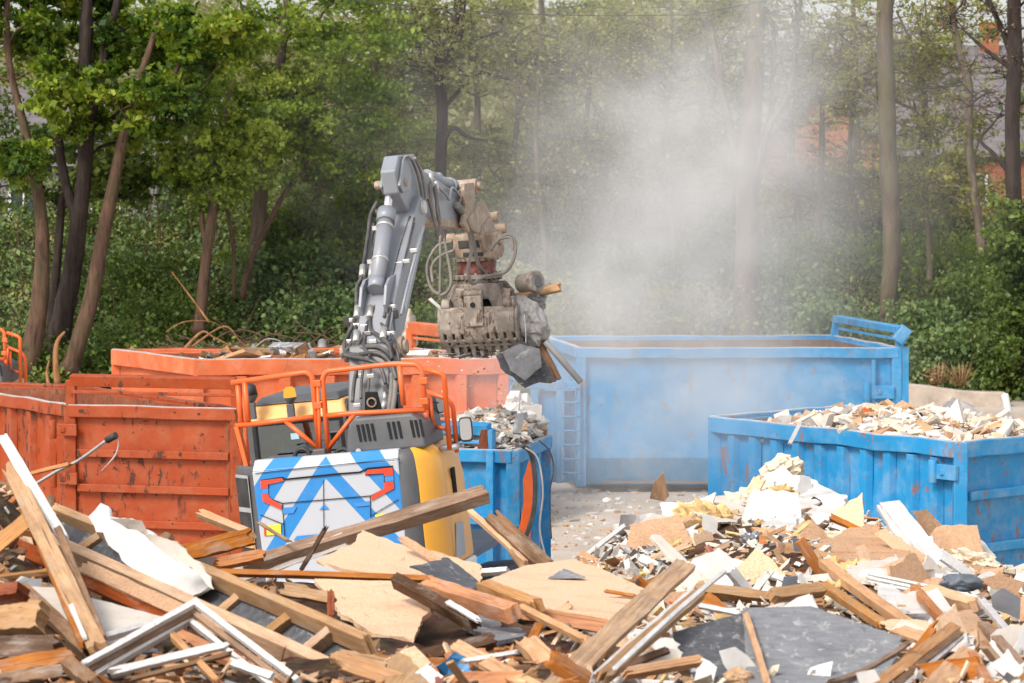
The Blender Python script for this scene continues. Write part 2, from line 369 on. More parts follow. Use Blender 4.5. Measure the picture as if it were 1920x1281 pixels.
def tree(name,label,trunk,crowns,leafmat,bark,leaf=.12,per=120,spread=.5,group=None,rtip=.011,twigs=6,cat='tree',extra=None,flat=.65):
    """trunk: [(px,py,D,r_m)] ; crowns: [(px,py,D,(rx,ry,rz),nclumps)]"""
    pts=[P(a,b,c) for a,b,c,_ in trunk]; rad=[t[3] for t in trunk]
    base=pts[0].copy(); 
    root=empty(name,base,label,cat,group)
    tb=MB(); pl=smooth_path(pts,5); rl=[]
    for i in range(len(rad)-1): rl+=[lerp(rad[i],rad[i+1],j/5) for j in range(5)]
    rl.append(rad[-1]); rl=[r*(1+.10*mnoise.noise(p*1.7)+.09*mnoise.noise(p*5)) for r,p in zip(rl,pl)]
    pl=[p+Vector((mnoise.noise(p*.6+Vector((3,1,0))),mnoise.noise(p*.6+Vector((0,5,9))),0))*.06 for p in pl]
    rl[0]*=1.35; 
    if len(rl)>1: rl[1]*=1.12
    tb.tube([p-base for p in pl],rl,10)
    for ex in (extra or []):
        ep=smooth_path([P(a,b,c) for a,b,c,_ in ex],5); er=[e[3] for e in ex]; erl=[]
        for i in range(len(er)-1): erl+=[lerp(er[i],er[i+1],j/5) for j in range(5)]
        erl.append(er[-1]); tb.tube([p-base for p in ep],erl,8)
    nodes=[np.array(p) for p in pl]; nrad=list(rl)
    for ex in (extra or []):
        for p in smooth_path([P(a,b,c) for a,b,c,_ in ex],5): nodes.append(np.array(p)); nrad.append(ex[-1][3])
    parent=[-1]*len(nodes); count=[0]*len(nodes); chains=[]
    cl=[]
    for (a,b,c,r,k) in crowns:
        o=np.array(P(a,b,c)); cl+=[o+e for e in ell(k,r,.45)]
    N=np.array(nodes); cl.sort(key=lambda c: np.min(np.linalg.norm(N-c,axis=1)))
    for c in cl:
        A=np.array(nodes); d=np.linalg.norm(A-c,axis=1); hz=np.linalg.norm(A[:,:2]-c[:2],axis=1)
        cost=d+1.3*np.maximum(0,A[:,2]-c[2]+.25*hz)
        j=int(np.argmin(cost)); s=A[j]; dd=d[j]; m=max(2,int(dd/.45))
        midp=(s+c)/2+np.array([0,0,.10*dd])+RNG.normal(0,.07*dd,3); idx=[j]; prev=j
        for i in range(1,m+1):
            t=i/m; p=s*(1-t)**2+midp*2*t*(1-t)+c*t*t+RNG.normal(0,.03,3)*(i<m)
            nodes.append(p); parent.append(prev); count.append(0); nrad.append(9); prev=len(nodes)-1; idx.append(prev)
        chains.append(idx); q=prev
        while q>=0: count[q]+=1; q=parent[q]
    for idx in chains:
        r=[min(rtip*max(1,count[i])**.55,nrad[idx[0]]*.8) for i in idx]; r[0]=min(r[1]*1.1,r[0] if r[0]>0 else 9)
        n=6 if r[0]>.05 else 4
        tb.tube([Vector(nodes[i])-base for i in idx],r,n,True,False)
    lp=[]
    for c in cl:
        for k in range(twigs):
            e=ell(1,(spread,spread,spread*.8),.2)[0]*1.15; e[2]=abs(e[2])*.6-.1*spread if RNG.random()<.6 else e[2]
            mid=c+e*.5+RNG.normal(0,.05,3)
            tb.tube([Vector(c)-base,Vector(mid)-base,Vector(c+e)-base],[rtip*.95,rtip*.75,rtip*.4],3,True,False)
            k2=max(1,int(per/twigs)) if per else 0
            if k2:
                tt=RNG.random((k2,1))**.6; q=c+e*tt+RNG.normal(0,spread*.24,(k2,3))*np.array([1,1,flat]); lp.append(q)
    o=tb.build('trunk',bark,root,fix=False)
    if lp:
        lp=np.concatenate(lp)-np.array(base)
        leaf_mesh('crown',lp,leaf,leafmat,parent=root)
    return root
def shrub(name,label,px,py,D,r,n,leafmat,leaf=.09,group=None,cat='shrub',stems=7,bark='brown',z=None):
    b=P(px,py,D); b.z=bank_z(b.x,b.y) if z is None else z
    root=empty(name,b,label,cat,group); s=MB(); pos=[]
    for k in range(stems):
        e=ell(1,r,.15)[0]; e[2]=abs(e[2])*1.1+.3*r[2]
        s.tube([Vector((0,0,-.1)),Vector(e*.5+RNG.normal(0,.06,3)),Vector(e)],[.03,.018,.006],5,True,False)
    k=max(6,int(n/90)); cs=ell(k,r,.4); cs[:,2]=cs[:,2]*.8+r[2]*.75; 
    for c in cs:
        q=c+RNG.normal(0,.21*max(r[0],.5),(int(n/k),3))*np.array([1,1,.55]); pos.append(q)
    pos=np.concatenate(pos); pos=pos[pos[:,2]>-.1]
    s.build('stems',B[bark],root,fix=False); leaf_mesh('foliage',pos,leaf,leafmat,parent=root)
    return root
# ---- trees on the bank and beyond (px,py refer to the photograph; D is the distance)
DM=84.
mg='multi stemmed maple trunks'
tree('maple_tree','brown maple trunk leaning outward, outermost stem of the maple cluster',[(42,712,82,.26),(70,600,82,.21),(82,470,82,.17),(78,380,82.2,.15),(50,260,82.4,.11),(20,120,82.6,.08),(10,-60,82.8,.06)],
  [(40,60,83.4,(1.5,1.3,1.5),22),(0,-60,83,(2.4,2,1.5),22),(60,300,81,(1.0,1.,.6),8)],L['maple'],B['brown'],.135,165,.42,None,.012,6)
tree('maple_tree','near-black straight maple stem in the middle of the cluster',[(100,705,83,.30),(125,560,83,.24),(150,420,83,.20),(160,300,83,.19),(160,130,83,.16),(165,0,83,.13),(170,-120,83,.09)],
  [(150,50,84.3,(2.2,1.5,1.8),34),(260,190,83.6,(1.8,1.2,1.0),24),(110,180,82,(1.3,1.2,.9),16)],L['maple'],B['dark'],.14,170,.42,None,.013,6,
  extra=[[(160,290,83,.14),(185,150,83,.11),(225,-20,83.4,.08)],[(150,430,83,.13),(120,330,83.3,.11),(98,180,83.6,.08)]])
tree('maple_tree','brown maple stem slanting away from the dark trunk towards the skip',[(128,700,82,.22),(165,590,82,.19),(190,460,82,.165),(215,330,82.2,.14),(250,180,82.5,.10),(300,40,82.8,.07)],
  [(330,80,83,(1.6,1.3,1.1),26),(390,70,81.3,(1.0,.9,.55),14),(290,180,81.3,(1.2,1.,.7),16)],L['maple'],B['brown'],.138,170,.40,None,.012,6)
tree('slim_tree','slender dark tree just behind the brown maple stems',[(95,640,86,.12),(108,480,86,.11),(115,330,86,.09),(105,160,86,.07)],
  [(200,330,86,(2.2,1.2,.9),26),(30,300,86,(1.6,1.2,1.),16)],L['dark'],B['dark'],.14,110,.45)
tree('dense_tree','tall bright green tree with fine dense foliage beside the maples',[(470,600,88,.20),(478,480,88,.19),(490,330,88,.17),(520,150,88,.13),(540,0,88,.09),(545,-100,88,.06)],
  [(560,90,87,(2.6,2.2,2.3),80),(480,240,86.5,(2.1,1.6,1.3),46),(650,250,87.5,(1.6,1.5,1.6),40),(560,-90,88,(2.6,2.2,1.4),30)],L['fresh'],B['grey'],.105,170,.52,None,.010,6)
tree('dense_tree','lower mid green tree filling the gap under the tall bright tree',[(560,600,90,.14),(575,470,90,.12),(600,330,90,.09)],
  [(620,430,89.5,(1.8,1.2,1.5),44),(520,450,89,(1.4,1.1,1.1),26),(690,370,90,(1.2,1.2,1.2),22)],L['fresh'],B['brown'],.10,95,.52,None,.010,6)
tree('slim_tree','reddish brown slim trunk standing behind the salmon skip',[(372,625,84,.15),(382,520,84,.135),(398,400,84,.12),(410,290,84.5,.08),(420,220,85,.05),(440,150,85.5,.02)],
  [(420,260,84.3,(1.5,1.,1.),26),(360,350,84.2,(1.2,.9,.8),14),(450,330,84.,(1.1,.8,.7),12)],L['fresh'],B['brown'],.11,130,.45,
  extra=[[(388,480,84,.06),(378,400,84,.055),(392,330,84.4,.04)]])
tree('slim_tree','thin brown trunk leaning over beside the mossy stem',[(455,560,86,.07),(478,470,86,.075),(530,370,86.3,.06),(570,320,86.5,.04)],
  [(590,300,87,(1.2,.9,.8),14)],L['fresh'],B['brown'],.10,110,.4)
tree('slim_tree','very thin sapling between the reddish trunk and the mossy stem',[(442,560,85,.055),(440,480,85,.05),(425,400,85.3,.045),(418,330,85.5,.03)],
  [(430,330,85.5,(.8,.7,.7),8)],L['dark'],B['brown'],.10,80,.4)
tree('dark_tree','crooked black trunked tree with one limb bent sideways above the boom',[(826,640,90,.17),(828,480,90,.16),(826,330,90,.15),(829,210,90,.15),(826,110,90,.14),(845,70,90,.11),(858,0,90.3,.10),(862,-100,90.6,.07)],
  [(850,50,90,(2.,1.8,1.6),40),(960,100,90,(1.5,1.3,1.),24),(760,60,90.5,(1.3,1.2,1.4),20)],L['olive'],B['dark'],.095,90,.48,None,.010,7,
  extra=[[(828,110,90,.12),(850,85,90,.10),(866,55,90.1,.07),(870,-20,90.2,.05)],[(835,115,90,.07),(855,128,90,.065),(880,140,90,.06),(905,135,90,.045)],[(835,200,90,.06),(862,170,90,.05),(880,155,90.2,.03)],[(828,270,90,.09),(850,240,90,.06),(880,258,90.2,.045),(930,265,90.5,.02)]])
tree('pale_tree','slanting pale branched tree entering behind the black trunked tree',[(760,620,92,.12),(752,400,92,.12),(752,200,92,.11),(752,80,92,.10),(790,25,92,.09),(840,-15,92,.07)],
  [(740,150,92,(1.2,1.2,1.4),22),(790,300,92,(1.2,1.2,1.),20)],L['olive'],B['grey'],.09,110,.48,None,.010,6)
# centre, thin spring foliage
cen=[(960,330,93,'olive','twiggy olive tree rising behind the raised grapple',[(960,640,93,.12),(955,450,93,.10),(965,280,93,.08),(985,100,93,.05)],[(960,330,92.5,(1.6,1.3,1.5),46),(1000,130,93,(1.7,1.4,1.3),34),(900,460,92,(1.3,1.,1.),26)]),
     (1100,300,94,'olive','thin spring tree at the near edge of the dust plume',[(1085,640,94,.11),(1090,450,94,.09),(1100,250,94,.07),(1110,60,94,.05)],[(1100,330,93.5,(1.8,1.3,1.6),46),(1130,110,94,(1.7,1.4,1.3),34),(1040,480,93,(1.4,1.,1.),26)]),
     (1230,300,95,'olive','pale spring tree wrapped in the middle of the dust',[(1240,640,95,.13),(1235,450,95,.11),(1245,250,95,.08),(1255,60,95,.05)],[(1220,330,94.5,(1.8,1.3,1.6),40),(1250,110,95,(1.8,1.4,1.3),30),(1190,500,94,(1.4,1.,1.),26)])]
for (_,_,_,lm,lab,tr,cr) in cen: tree('spring_tree',lab,tr,cr,L[lm],B['grey'],.085,105,.5,None,.010,7)
tree('broad_tree','broad forking trunk half hidden in the white dust',[(1398,650,86,.30),(1398,480,86,.28),(1402,330,86,.27),(1412,150,86,.24),(1420,0,86.2,.21),(1424,-120,86.4,.15)],
  [(1440,30,87,(2.3,1.8,1.6),40),(1330,110,87,(1.8,1.5,1.6),28),(1520,160,87,(1.4,1.2,1.3),20)],L['olive'],B['grey'],.085,45,.62,None,.012,9,
  extra=[[(1412,330,86,.10),(1440,240,86,.09),(1480,170,86.2,.06),(1500,20,86.4,.05)],[(1395,340,86,.11),(1360,200,86.2,.09),(1335,60,86.4,.06)],[(1405,400,86,.08),(1445,230,86.3,.07),(1450,40,86.5,.06)]])
tree('bud_tree','twiggy tree with reddish buds beside the broad dusty trunk',[(1530,640,90,.11),(1535,420,90,.10),(1540,260,90,.08),(1545,100,90,.05)],
  [(1520,120,90,(2.,1.5,1.6),34),(1540,330,90,(1.8,1.2,.9),26)],L['bronze'],B['grey'],.07,34,.65,None,.010,10)
tree('straight_tree','tall straight pale trunk with knotty swelling behind the big blue skip',[(1667,620,85,.20),(1668,540,85,.21),(1672,480,85,.20),(1668,380,85,.225),(1664,240,85,.205),(1660,110,85,.20),(1660,20,85,.19),(1662,-120,85.2,.14)],
  [(1640,60,86,(1.7,1.5,1.3),26),(1600,160,86.5,(1.5,1.,.9),18),(1720,330,86.5,(1.0,1.,.8),10)],L['yellow'],B['pale'],.085,70,.5,None,.011,7,
  extra=[[(1660,40,85,.10),(1645,-40,85.2,.08)],[(1664,35,85,.09),(1680,-40,85,.07)],[(1664,230,85,.06),(1640,195,85.2,.05),(1610,170,85.4,.03)],[(1674,420,85,.10),(1679,360,85,.09),(1676,320,85,.05)]])
tree('leaning_tree','thin bowed trunk wrapped in ivy beside the straight pale trunk',[(1840,480,86,.10),(1822,340,86,.10),(1815,250,86,.115),(1818,170,86,.11),(1800,100,86,.10),(1788,30,86,.085),(1785,-80,86,.06)],
  [(1760,250,87,(1.6,1.2,1.3),34),(1790,350,87,(1.5,1.1,.8),26),(1740,110,87,(1.3,1.1,.9),16),(1790,20,86.5,(1.,.9,.6),12)],L['yellow'],B['grey'],.085,70,.5,None,.010,7,
  extra=[[(1808,232,86,.045),(1770,175,86.2,.04),(1720,100,86.4,.035),(1680,20,86.6,.02)],[(1780,180,86.2,.03),(1740,170,86.3,.025),(1672,150,86.5,.015)]])
tree('dark_tree','thick near-black trunk with dark forks at the edge of the wood',[(1912,620,83,.24),(1905,420,83,.20),(1898,330,83,.19),(1900,200,83,.18),(1903,60,83,.17),(1905,-100,83,.12)],
  [(1870,20,83.5,(1.6,1.2,1.0),18),(1850,150,84,(1.2,1.,.9),12),(1960,100,83,(1.5,1.3,2.),20)],L['bronze'],B['dark'],.075,26,.55,None,.012,9,
  extra=[[(1893,325,83,.06),(1865,290,83,.045),(1838,262,83.2,.04),(1860,235,83.2,.025),(1878,210,83.2,.015)],[(1900,110,83,.09),(1880,60,83.2,.07),(1850,-10,83.4,.05)],[(1898,130,83,.06),(1850,95,83.3,.045),(1810,60,83.5,.025)]])
tree('ivy_tree','ivy covered dark tree at the edge behind the near blue skip',[(1925,700,82,.16),(1925,500,82,.14),(1920,380,82,.12)],
  [(1915,480,81.8,(.9,.8,1.7),34),(1900,600,81.5,(.9,.8,.9),22)],L['dark'],B['dark'],.10,150,.4,None,.010,5)
# second row
def backtree(px,D,h,lm,lab,rx=2.2,n=44,per=105,leaf=.11):
    x0=P(px,400,D).x; zb=bank_z(x0,D); s=F/D
    def yy(z): return 220+(CAMH-z)*s
    tree('background_tree',lab,[(px,yy(zb),D,.14),(px+6,yy(zb+h*.4),D,.11),(px-4,yy(zb+h*.8),D,.06)],
      [(px,yy(zb+h*.35),D,(rx,1.6,h*.22),int(n*.5)),(px+10,yy(zb+h*.65),D,(rx*1.1,1.8,h*.22),n)],L[lm],B['grey'],leaf,per,.6,'trees beyond the embankment crest',.012,5)
for a in [(-60,100,8.5,'dark','dark leafy background tree behind the outermost maple stem'),(210,101,8,'dark','dark leafy background tree behind the slanting maple stem'),(360,104,8.5,'fresh','mid green background tree behind the reddish slim trunk'),
          (700,103,9,'fresh','mid green background tree behind the top of the boom'),(890,105,8.5,'olive','olive background tree behind the bent black limb'),(1020,106,9,'olive','olive background tree rising above the grapple'),
          (1170,107,8.5,'olive','olive background tree veiled by the upper dust'),(1310,104,9,'olive','faint background tree in the thickest dust'),(1730,101,6.5,'yellow','yellow green background tree in front of the grey house roof',2.0,26,70,.085),(1600,101,5.5,'olive','thin olive background tree in front of the brick gable',1.8,20,60,.085),(2010,99,9,'dark','dark background tree beyond the black forked trunk')]:
    backtree(*a)
# far wood as one mass
n=150000; x=RNG.uniform(-34,34,n); y=RNG.uniform(118,150,n)
hgt=np.array([7.4+1.5*math.sin(a*.45)+1.2*math.sin(a*1.1+2) for a in x]); hgt[(x>7)&(x<22)]*=.62
cx=RNG.uniform(-34,34,900); cy=RNG.uniform(118,150,900); cz=RNG.random(900)
k=RNG.integers(0,900,n); hh=np.interp(cx[k],np.sort(x),hgt[np.argsort(x)])
pos=np.stack([cx[k]+RNG.normal(0,.75,n),cy[k]+RNG.normal(0,.75,n),2.0+hh*cz[k]*1.0+RNG.normal(0,.5,n)],1)
fw=empty('distant_woods',(0,0,0))
tag(fw,'hazy spring woodland massed far behind the houses','woodland',kind='stuff')
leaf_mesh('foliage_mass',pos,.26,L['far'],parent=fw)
ts=MB()
for i in range(70):
    X=random.uniform(-32,32);Y=random.uniform(118,148); ts.tube([(X,Y,1.5),(X+random.uniform(-.3,.3),Y,5),(X+random.uniform(-.8,.8),Y,10)],[.16,.12,.04],5)
ts.build('stem_mass',B['grey'],fw,fix=False)
for px,D,lab,lm,per in [(1255,88,'bare twiggy tree standing inside the dust plume','olive',16),(1490,91,'bare fan shaped tree between the broad trunk and the bud covered tree','bronze',14),(1735,88,'bare spreading tree between the pale trunk and the bowed ivy trunk','yellow',22),(1010,89,'bare branching tree just behind the grapple','olive',26),(1600,93,'bare thin tree in front of the brick gable','bronze',14),(700,91,'fine twigged tree behind the elbow of the boom','fresh',40)]:
    tree('bare_tree',lab,[(px,620,D,.10),(px+8,450,D,.085),(px-6,280,D,.065),(px+5,110,D,.04),(px,-30,D,.02)],[(px,330,D,(1.7,1.3,1.4),34),(px+10,120,D,(2.2,1.6,1.6),44)],L[lm],B['grey'],.08,per,.75,'bare trees on the slope',.0095,9)
# ---- undergrowth
us=MB()
for i in range(620):
    X=random.uniform(-15,15); Y=random.uniform(82,98); z=bank_z(X,Y); h=random.uniform(.6,2.4); a=random.gauss(0,.35); b=random.gauss(0,.35)
    us.tube(smooth_path([(X,Y,z-.05),(X+a*h*.3+random.uniform(-.1,.1),Y+b*h*.3,z+h*.5),(X+a*h,Y+b*h,z+h)],3),[.016,.015,.014,.012,.010,.007,.004],3)
tag(us.build('undergrowth',B['brown'],fix=False),'thin bare stems and saplings standing all over the slope','undergrowth',kind='stuff')
def scatter_bank(n,x0,x1,y0,y1,lift,clump):
    cx=RNG.uniform(x0,x1,clump); cy=RNG.uniform(y0,y1,clump); ch=RNG.random(clump)**1.5*lift
    k=RNG.integers(0,clump,n); X=cx[k]+RNG.normal(0,.42,n); Y=cy[k]+RNG.normal(0,.42,n)
    Z=np.array([bank_z(a,b) for a,b in zip(X,Y)])+RNG.random(n)*(.12+ch[k])
    m=(Z>.02)&(Y>81.2); return np.stack([X,Y,Z],1)[m]
leaf_o=leaf_mesh('ivy_ground_cover',scatter_bank(85000,-17,17,81,99,.75,900),.105,L['ivy'],up=1.0)
tag(leaf_o,'dense ivy and bramble carpet covering the slope','ground cover',kind='stuff')
leaf_o=leaf_mesh('bramble_ground_cover',scatter_bank(26000,-17,17,82,99,1.3,160),.085,L['olive'],up=.8)
tag(leaf_o,'lighter bramble and nettle patches growing through the ivy','ground cover',kind='stuff')
sh=[(60,560,82.5,(1.2,1,.9),'dark'),(230,600,83.5,(1.4,1,1.0),'dark'),(310,520,85,(1.4,1,1.3),'dark'),(330,620,82.5,(1.3,.9,.7),'ivy'),(450,620,82.6,(.9,.8,.9),'olive'),(540,640,82.4,(1.,.8,.7),'olive'),(600,560,85,(1.5,1,1.2),'ivy'),(250,450,88,(1.6,1.2,1.4),'dark'),(520,520,88,(1.5,1.2,1.2),'ivy'),
    (660,480,90,(1.6,1.2,1.4),'fresh'),(780,520,88,(1.4,1.,1.3),'dark'),(800,590,84,(1.1,.9,1.0),'dark'),(920,560,87,(1.5,1,1.2),'olive'),(1020,520,90,(1.6,1,1.3),'dark'),(1080,590,86,(1.5,1,1.1),'olive'),(1180,560,88,(1.6,1,1.2),'ivy'),(1290,590,86,(1.5,1,1.2),'olive'),(1340,520,90,(1.5,1.,1.1),'ivy'),
    (1480,560,87,(1.5,1,1.4),'ivy'),(1560,500,90,(1.5,1,1.3),'fresh'),(1560,600,85,(1.4,1,1.2),'ivy'),(1740,500,89,(1.5,1,1.2),'fresh'),(1740,610,84.5,(1.3,1,1.2),'ivy'),(1820,540,86,(1.4,1,1.2),'dark'),(1800,660,82.8,(1.2,.9,1.),'ivy'),(1880,640,82.3,(1.2,.9,1.1),'dark'),(1880,470,88,(1.4,1,1.1),'fresh'),(1440,450,95,(1.8,1,1.1),'olive'),(1620,430,96,(1.9,1,.9),'fresh'),(1760,420,95,(1.6,1,.9),'olive'),(150,380,95,(2,1,1.2),'dark'),(400,420,95,(1.8,1,1.4),'dark'),(1230,470,95,(1.8,1,1.2),'olive')]
near={}
wh={'dark':'dark green','ivy':'blue green','olive':'olive','fresh':'fresh green'}
def where(px):
    for a,b in [(100,'by the outermost maple stems'),(280,'by the slanting maple stem'),(420,'round the reddish slim trunk'),(640,'behind the salmon skip'),(850,'behind the excavator boom'),(1000,'behind the grapple'),(1150,'at the edge of the dust'),(1350,'inside the dust plume'),(1500,'beside the broad dusty trunk'),(1640,'before the bud covered tree'),(1790,'beside the straight pale trunk'),(2500,'below the black forked trunk')]:
        if px<a: return b
used={}
for px,py,D,r,lm in sh:
    hgt='low' if r[2]<1.05 else ('tall' if r[2]>=1.3 else 'rounded'); row='at its foot' if D<84.6 else ('midway up' if D<92 else 'at the crest')
    lab=f'{hgt} {wh[lm]} shrub {where(px)}, {row}'
    used[lab]=used.get(lab,0)+1
    if used[lab]>1: lab=lab.replace(hgt,'spreading',1)
    shrub('shrub',lab,px,py,D,r,3800,L[lm],.095 if lm!='ivy' else .105,'shrubs on the slope')
for px,lab in [(1758,'tuft of dry tan stalks on top of the broken concrete wall'),(1800,'second tuft of dry stalks on the concrete wall near its crumbling end')]:
    b=P(px,722,80.3); q=np.array(b)+np.concatenate([np.stack([RNG.normal(0,.12,160),RNG.normal(0,.08,160),RNG.random(160)*.36],1)]); 
    root=empty('dry_weeds',b,lab,'weeds'); s=MB()
    for i in range(40): e=RNG.normal(0,.14,3); s.tube([(0,0,-.05),(e[0]*.6,e[1],.18),(e[0]*1.3,e[1],.38+e[2])],[.012,.008,.004],3)
    s.build('stalks',mat_plain('dry_stalk',(.36,.22,.10)),root,fix=False); leaf_mesh('seed_heads',q-np.array(b),.07,L['drygrass'],parent=root)
# brush pile of cut branches behind the salmon skip
bp=MB()
for i in range(150):
    x=random.uniform(345,660); D=random.uniform(78,81); b=P(x,640,D); b.z=random.uniform(0.3,1.3)
    a=random.uniform(-.6,.6) if random.random()<.6 else random.uniform(2.2,3.7); l=random.uniform(.6,1.8)
    e=b+Vector((math.cos(a)*l,random.uniform(-.4,.4),abs(math.sin(a))*l*.7+random.uniform(-.1,.3))); m=(b+e)/2+Vector((0,0,random.uniform(-.12,.2)))
    bp.tube(smooth_path([b,m,e],3),random.uniform(.008,.022),4)
tag(bp.build('brushwood',B['brown'],fix=False),'tangle of cut twigs heaped behind the salmon skip','brushwood',kind='stuff')
def branch(lab,pts,D,r,mat='branch'):
    q=smooth_path([P(a,b,D+i*.08) for i,(a,b) in enumerate(pts)],5); b=q[0].copy(); m=MB(); n=len(q); m.tube([p-b for p in q],[r*(1-.75*i/n) for i in range(n)],6)
    o=m.build('cut_branch',M[mat],fix=False); o.location=b; tag(o,lab,'branch')
branch('long bare branch pointing up out of the salmon skip brushwood',[(392,604),(360,560),(322,510)],78,.028)
branch('orange-brown cut branch bent over the salmon skip rim',[(345,655),(378,623),(400,632),(445,655)],77,.038)
branch('thinner orange branch lying across the bent one',[(360,650),(420,612),(450,640),(470,655)],77.6,.026)
branch('thin arched twig above the orange branches',[(312,622),(345,604),(395,603),(425,620)],78.2,.016)
branch('peeled broken stump branch standing before the maple trunks',[(108,720),(104,670),(108,640),(122,622)],80.5,.09)
branch('short split stump shard beside the peeled stump',[(92,725),(88,700),(92,676)],80.4,.05)
# ------------------------------------------------------------------ houses
def mat_brick(name,a,b,mortar=(.45,.38,.32)):
    t=NT(name); tc=t.n('ShaderNodeTexCoord').outputs['Object']; sp=t.n('ShaderNodeSeparateXYZ'); t.l(tc,sp.inputs[0]); cb=t.n('ShaderNodeCombineXYZ'); t.l(t.math('ADD',sp.outputs[0],sp.outputs[1]),cb.inputs[0]); t.l(sp.outputs[2],cb.inputs[1])
    br=t.n('ShaderNodeTexBrick'); t.l(cb.outputs[0],br.inputs['Vector']); br.inputs['Scale'].default_value=4.; br.inputs['Color1'].default_value=(*a,1); br.inputs['Color2'].default_value=(*b,1); br.inputs['Mortar'].default_value=(*mortar,1); br.inputs['Mortar Size'].default_value=.012
    c=t.mix(t.math('MULTIPLY',t.noise(tc,1.5,5,.6),.35),br.outputs[0],[x*.6 for x in b]); return t.pbr(c,.9,0,None,.2)
def mat_tiles(name,a,b):
    t=NT(name); tc=t.n('ShaderNodeTexCoord').outputs['Object']; sp=t.n('ShaderNodeSeparateXYZ'); t.l(tc,sp.inputs[0])
    w=t.math('FRACT',t.math('MULTIPLY',sp.outputs[2],5.)); c=t.mix(t.rng(t.noise(tc,2.5,5,.6),.3,.7),a,b); c=t.mix(t.math('MULTIPLY',t.math('LESS_THAN',w,.18),.7),c,(.12,.10,.10)); return t.pbr(c,.8,0,None,.3)
BR1=mat_brick('orange_brick',(.52,.22,.115),(.42,.16,.08)); BR2=mat_brick('red_brick',(.44,.13,.06),(.34,.095,.045)); RT=mat_tiles('grey_roof_tiles',(.20,.175,.18),(.14,.125,.135)); WH=mat_plain('white_frame',(.8,.8,.8),.5)
GLS=mat_plain('window_glass',(.05,.06,.07),.1,0,.1,1,0)
def window(root,x,y,z,w,h):
    f=MB(); t=.08
    f.box((x-w/2,y,z),(t,.1,h));f.box((x+w/2,y,z),(t,.1,h));f.box((x,y,z+h/2-t/2),(w-t,.1,t));f.box((x,y,z-h/2+t/2),(w-t,.1,t));f.box((x,y-.002,z),(t*.7,.09,h-2*t))
    fo=f.build('window',WH,root); p=MB(); p.box((x,y+.03,z),(w-.05,.02,h-.05)); p.build('pane',GLS,fo)
h=empty('brick_house',(9.4,114,0),'orange brick house with a gable end behind the thin trees','house')
w=MB(); w.prism([(-1.5,0,1.2),(2.4,0,1.2),(2.4,0,5.3),(.3,0,7.25),(-1.5,0,5.5)],(0,7,0)); w.build('wall',BR1,h)
r=MB(); r.beam((.3,-.25,7.35),(.3,7.2,7.35),.2,.14); 
r.prism([(.3,-.25,7.28),(.3,-.25,7.42),(2.75,-.25,5.12),(2.65,-.25,5.0)],(0,7.5,0)); r.prism([(.3,-.252,7.28),(.3,-.252,7.42),(-1.85,-.252,5.32),(-1.75,-.252,5.18)],(0,7.5,0)); r.build('roof',RT,h)
window(h,.2,-.02,3.4,.8,1.)
h=empty('brick_house',(14.4,116,0),'red brick house with a long grey tiled roof and white window','house')
w=MB(); w.box((0,3,3.1),(7.,6,4.4)); w.build('wall',BR2,h)
r=MB(); r.prism([(-3.8,-.3,5.15),(-3.8,-.1,5.0),(-3.8,3,8.5),(-3.8,3,8.75)],(7.6,0,0)); r.prism([(-3.802,6.3,5.15),(-3.802,6.1,5.0),(-3.802,3.005,8.5),(-3.802,3.005,8.75)],(7.6,0,0)); ro=r.build('roof',RT,h); c=MB(); c.box((1.2,3,9.0),(.6,.5,1.)); c.build('chimney',BR2,ro)
window(h,-3.05,-.04,4.1,.7,.9); window(h,.3,-.04,4.1,.9,1.); window(h,2.6,-.04,3.9,.9,1.)
h=empty('garden_shed',(11.0,108,0),'small grey roofed outbuilding below the white window','shed')
w=MB(); w.box((0,1.2,2.2),(1.5,2,1.6)); w.build('wall',BR1,h); r=MB(); r.prism([(-.95,-.1,2.95),(-.95,-.1,3.05),(-.95,2.3,3.75),(-.95,2.3,3.65)],(1.9,0,0)); r.build('roof',mat_tiles('shed_roof',(.36,.36,.40),(.28,.28,.32)),h)
h=empty('pale_house',(-14.6,116,0),'pale grey rendered house glimpsed between the maple trunks','house')
w=MB(); w.box((0,3,3.),(6.5,6,3.8)); w.build('wall',mat_plain('grey_render',(.24,.21,.21),.9,0,.2,1),h)
r=MB(); r.prism([(-3.6,-.3,4.85),(-3.6,-.1,4.7),(-3.6,3,7.2),(-3.6,3,7.4)],(7.2,0,0)); r.prism([(-3.602,6.3,4.85),(-3.602,6.1,4.7),(-3.602,3.005,7.2),(-3.602,3.005,7.4)],(7.2,0,0)); r.build('roof',RT,h); window(h,-1.,-.04,3.6,.9,1.1); window(h,1.6,-.04,3.6,.9,1.1)
cb=MB(); cb.tube([P(lerp(600,1300,t),-6+34*t+14*math.sin(math.pi*t),76) for t in [i/16 for i in range(17)]],.010,5)
cb.tube([P(lerp(1300,3200,t),28-420*t+14*math.sin(math.pi*t),76+t*6) for t in [i/16 for i in range(17)]],.014,5); cb.tube([P(lerp(600,-900,t),-6-120*t+30*math.sin(math.pi*t),76-t*4) for t in [i/16 for i in range(17)]],.014,5)
tag(cb.build('overhead_cable',M['dark']),'thin black cable strung across above the boom','cable')
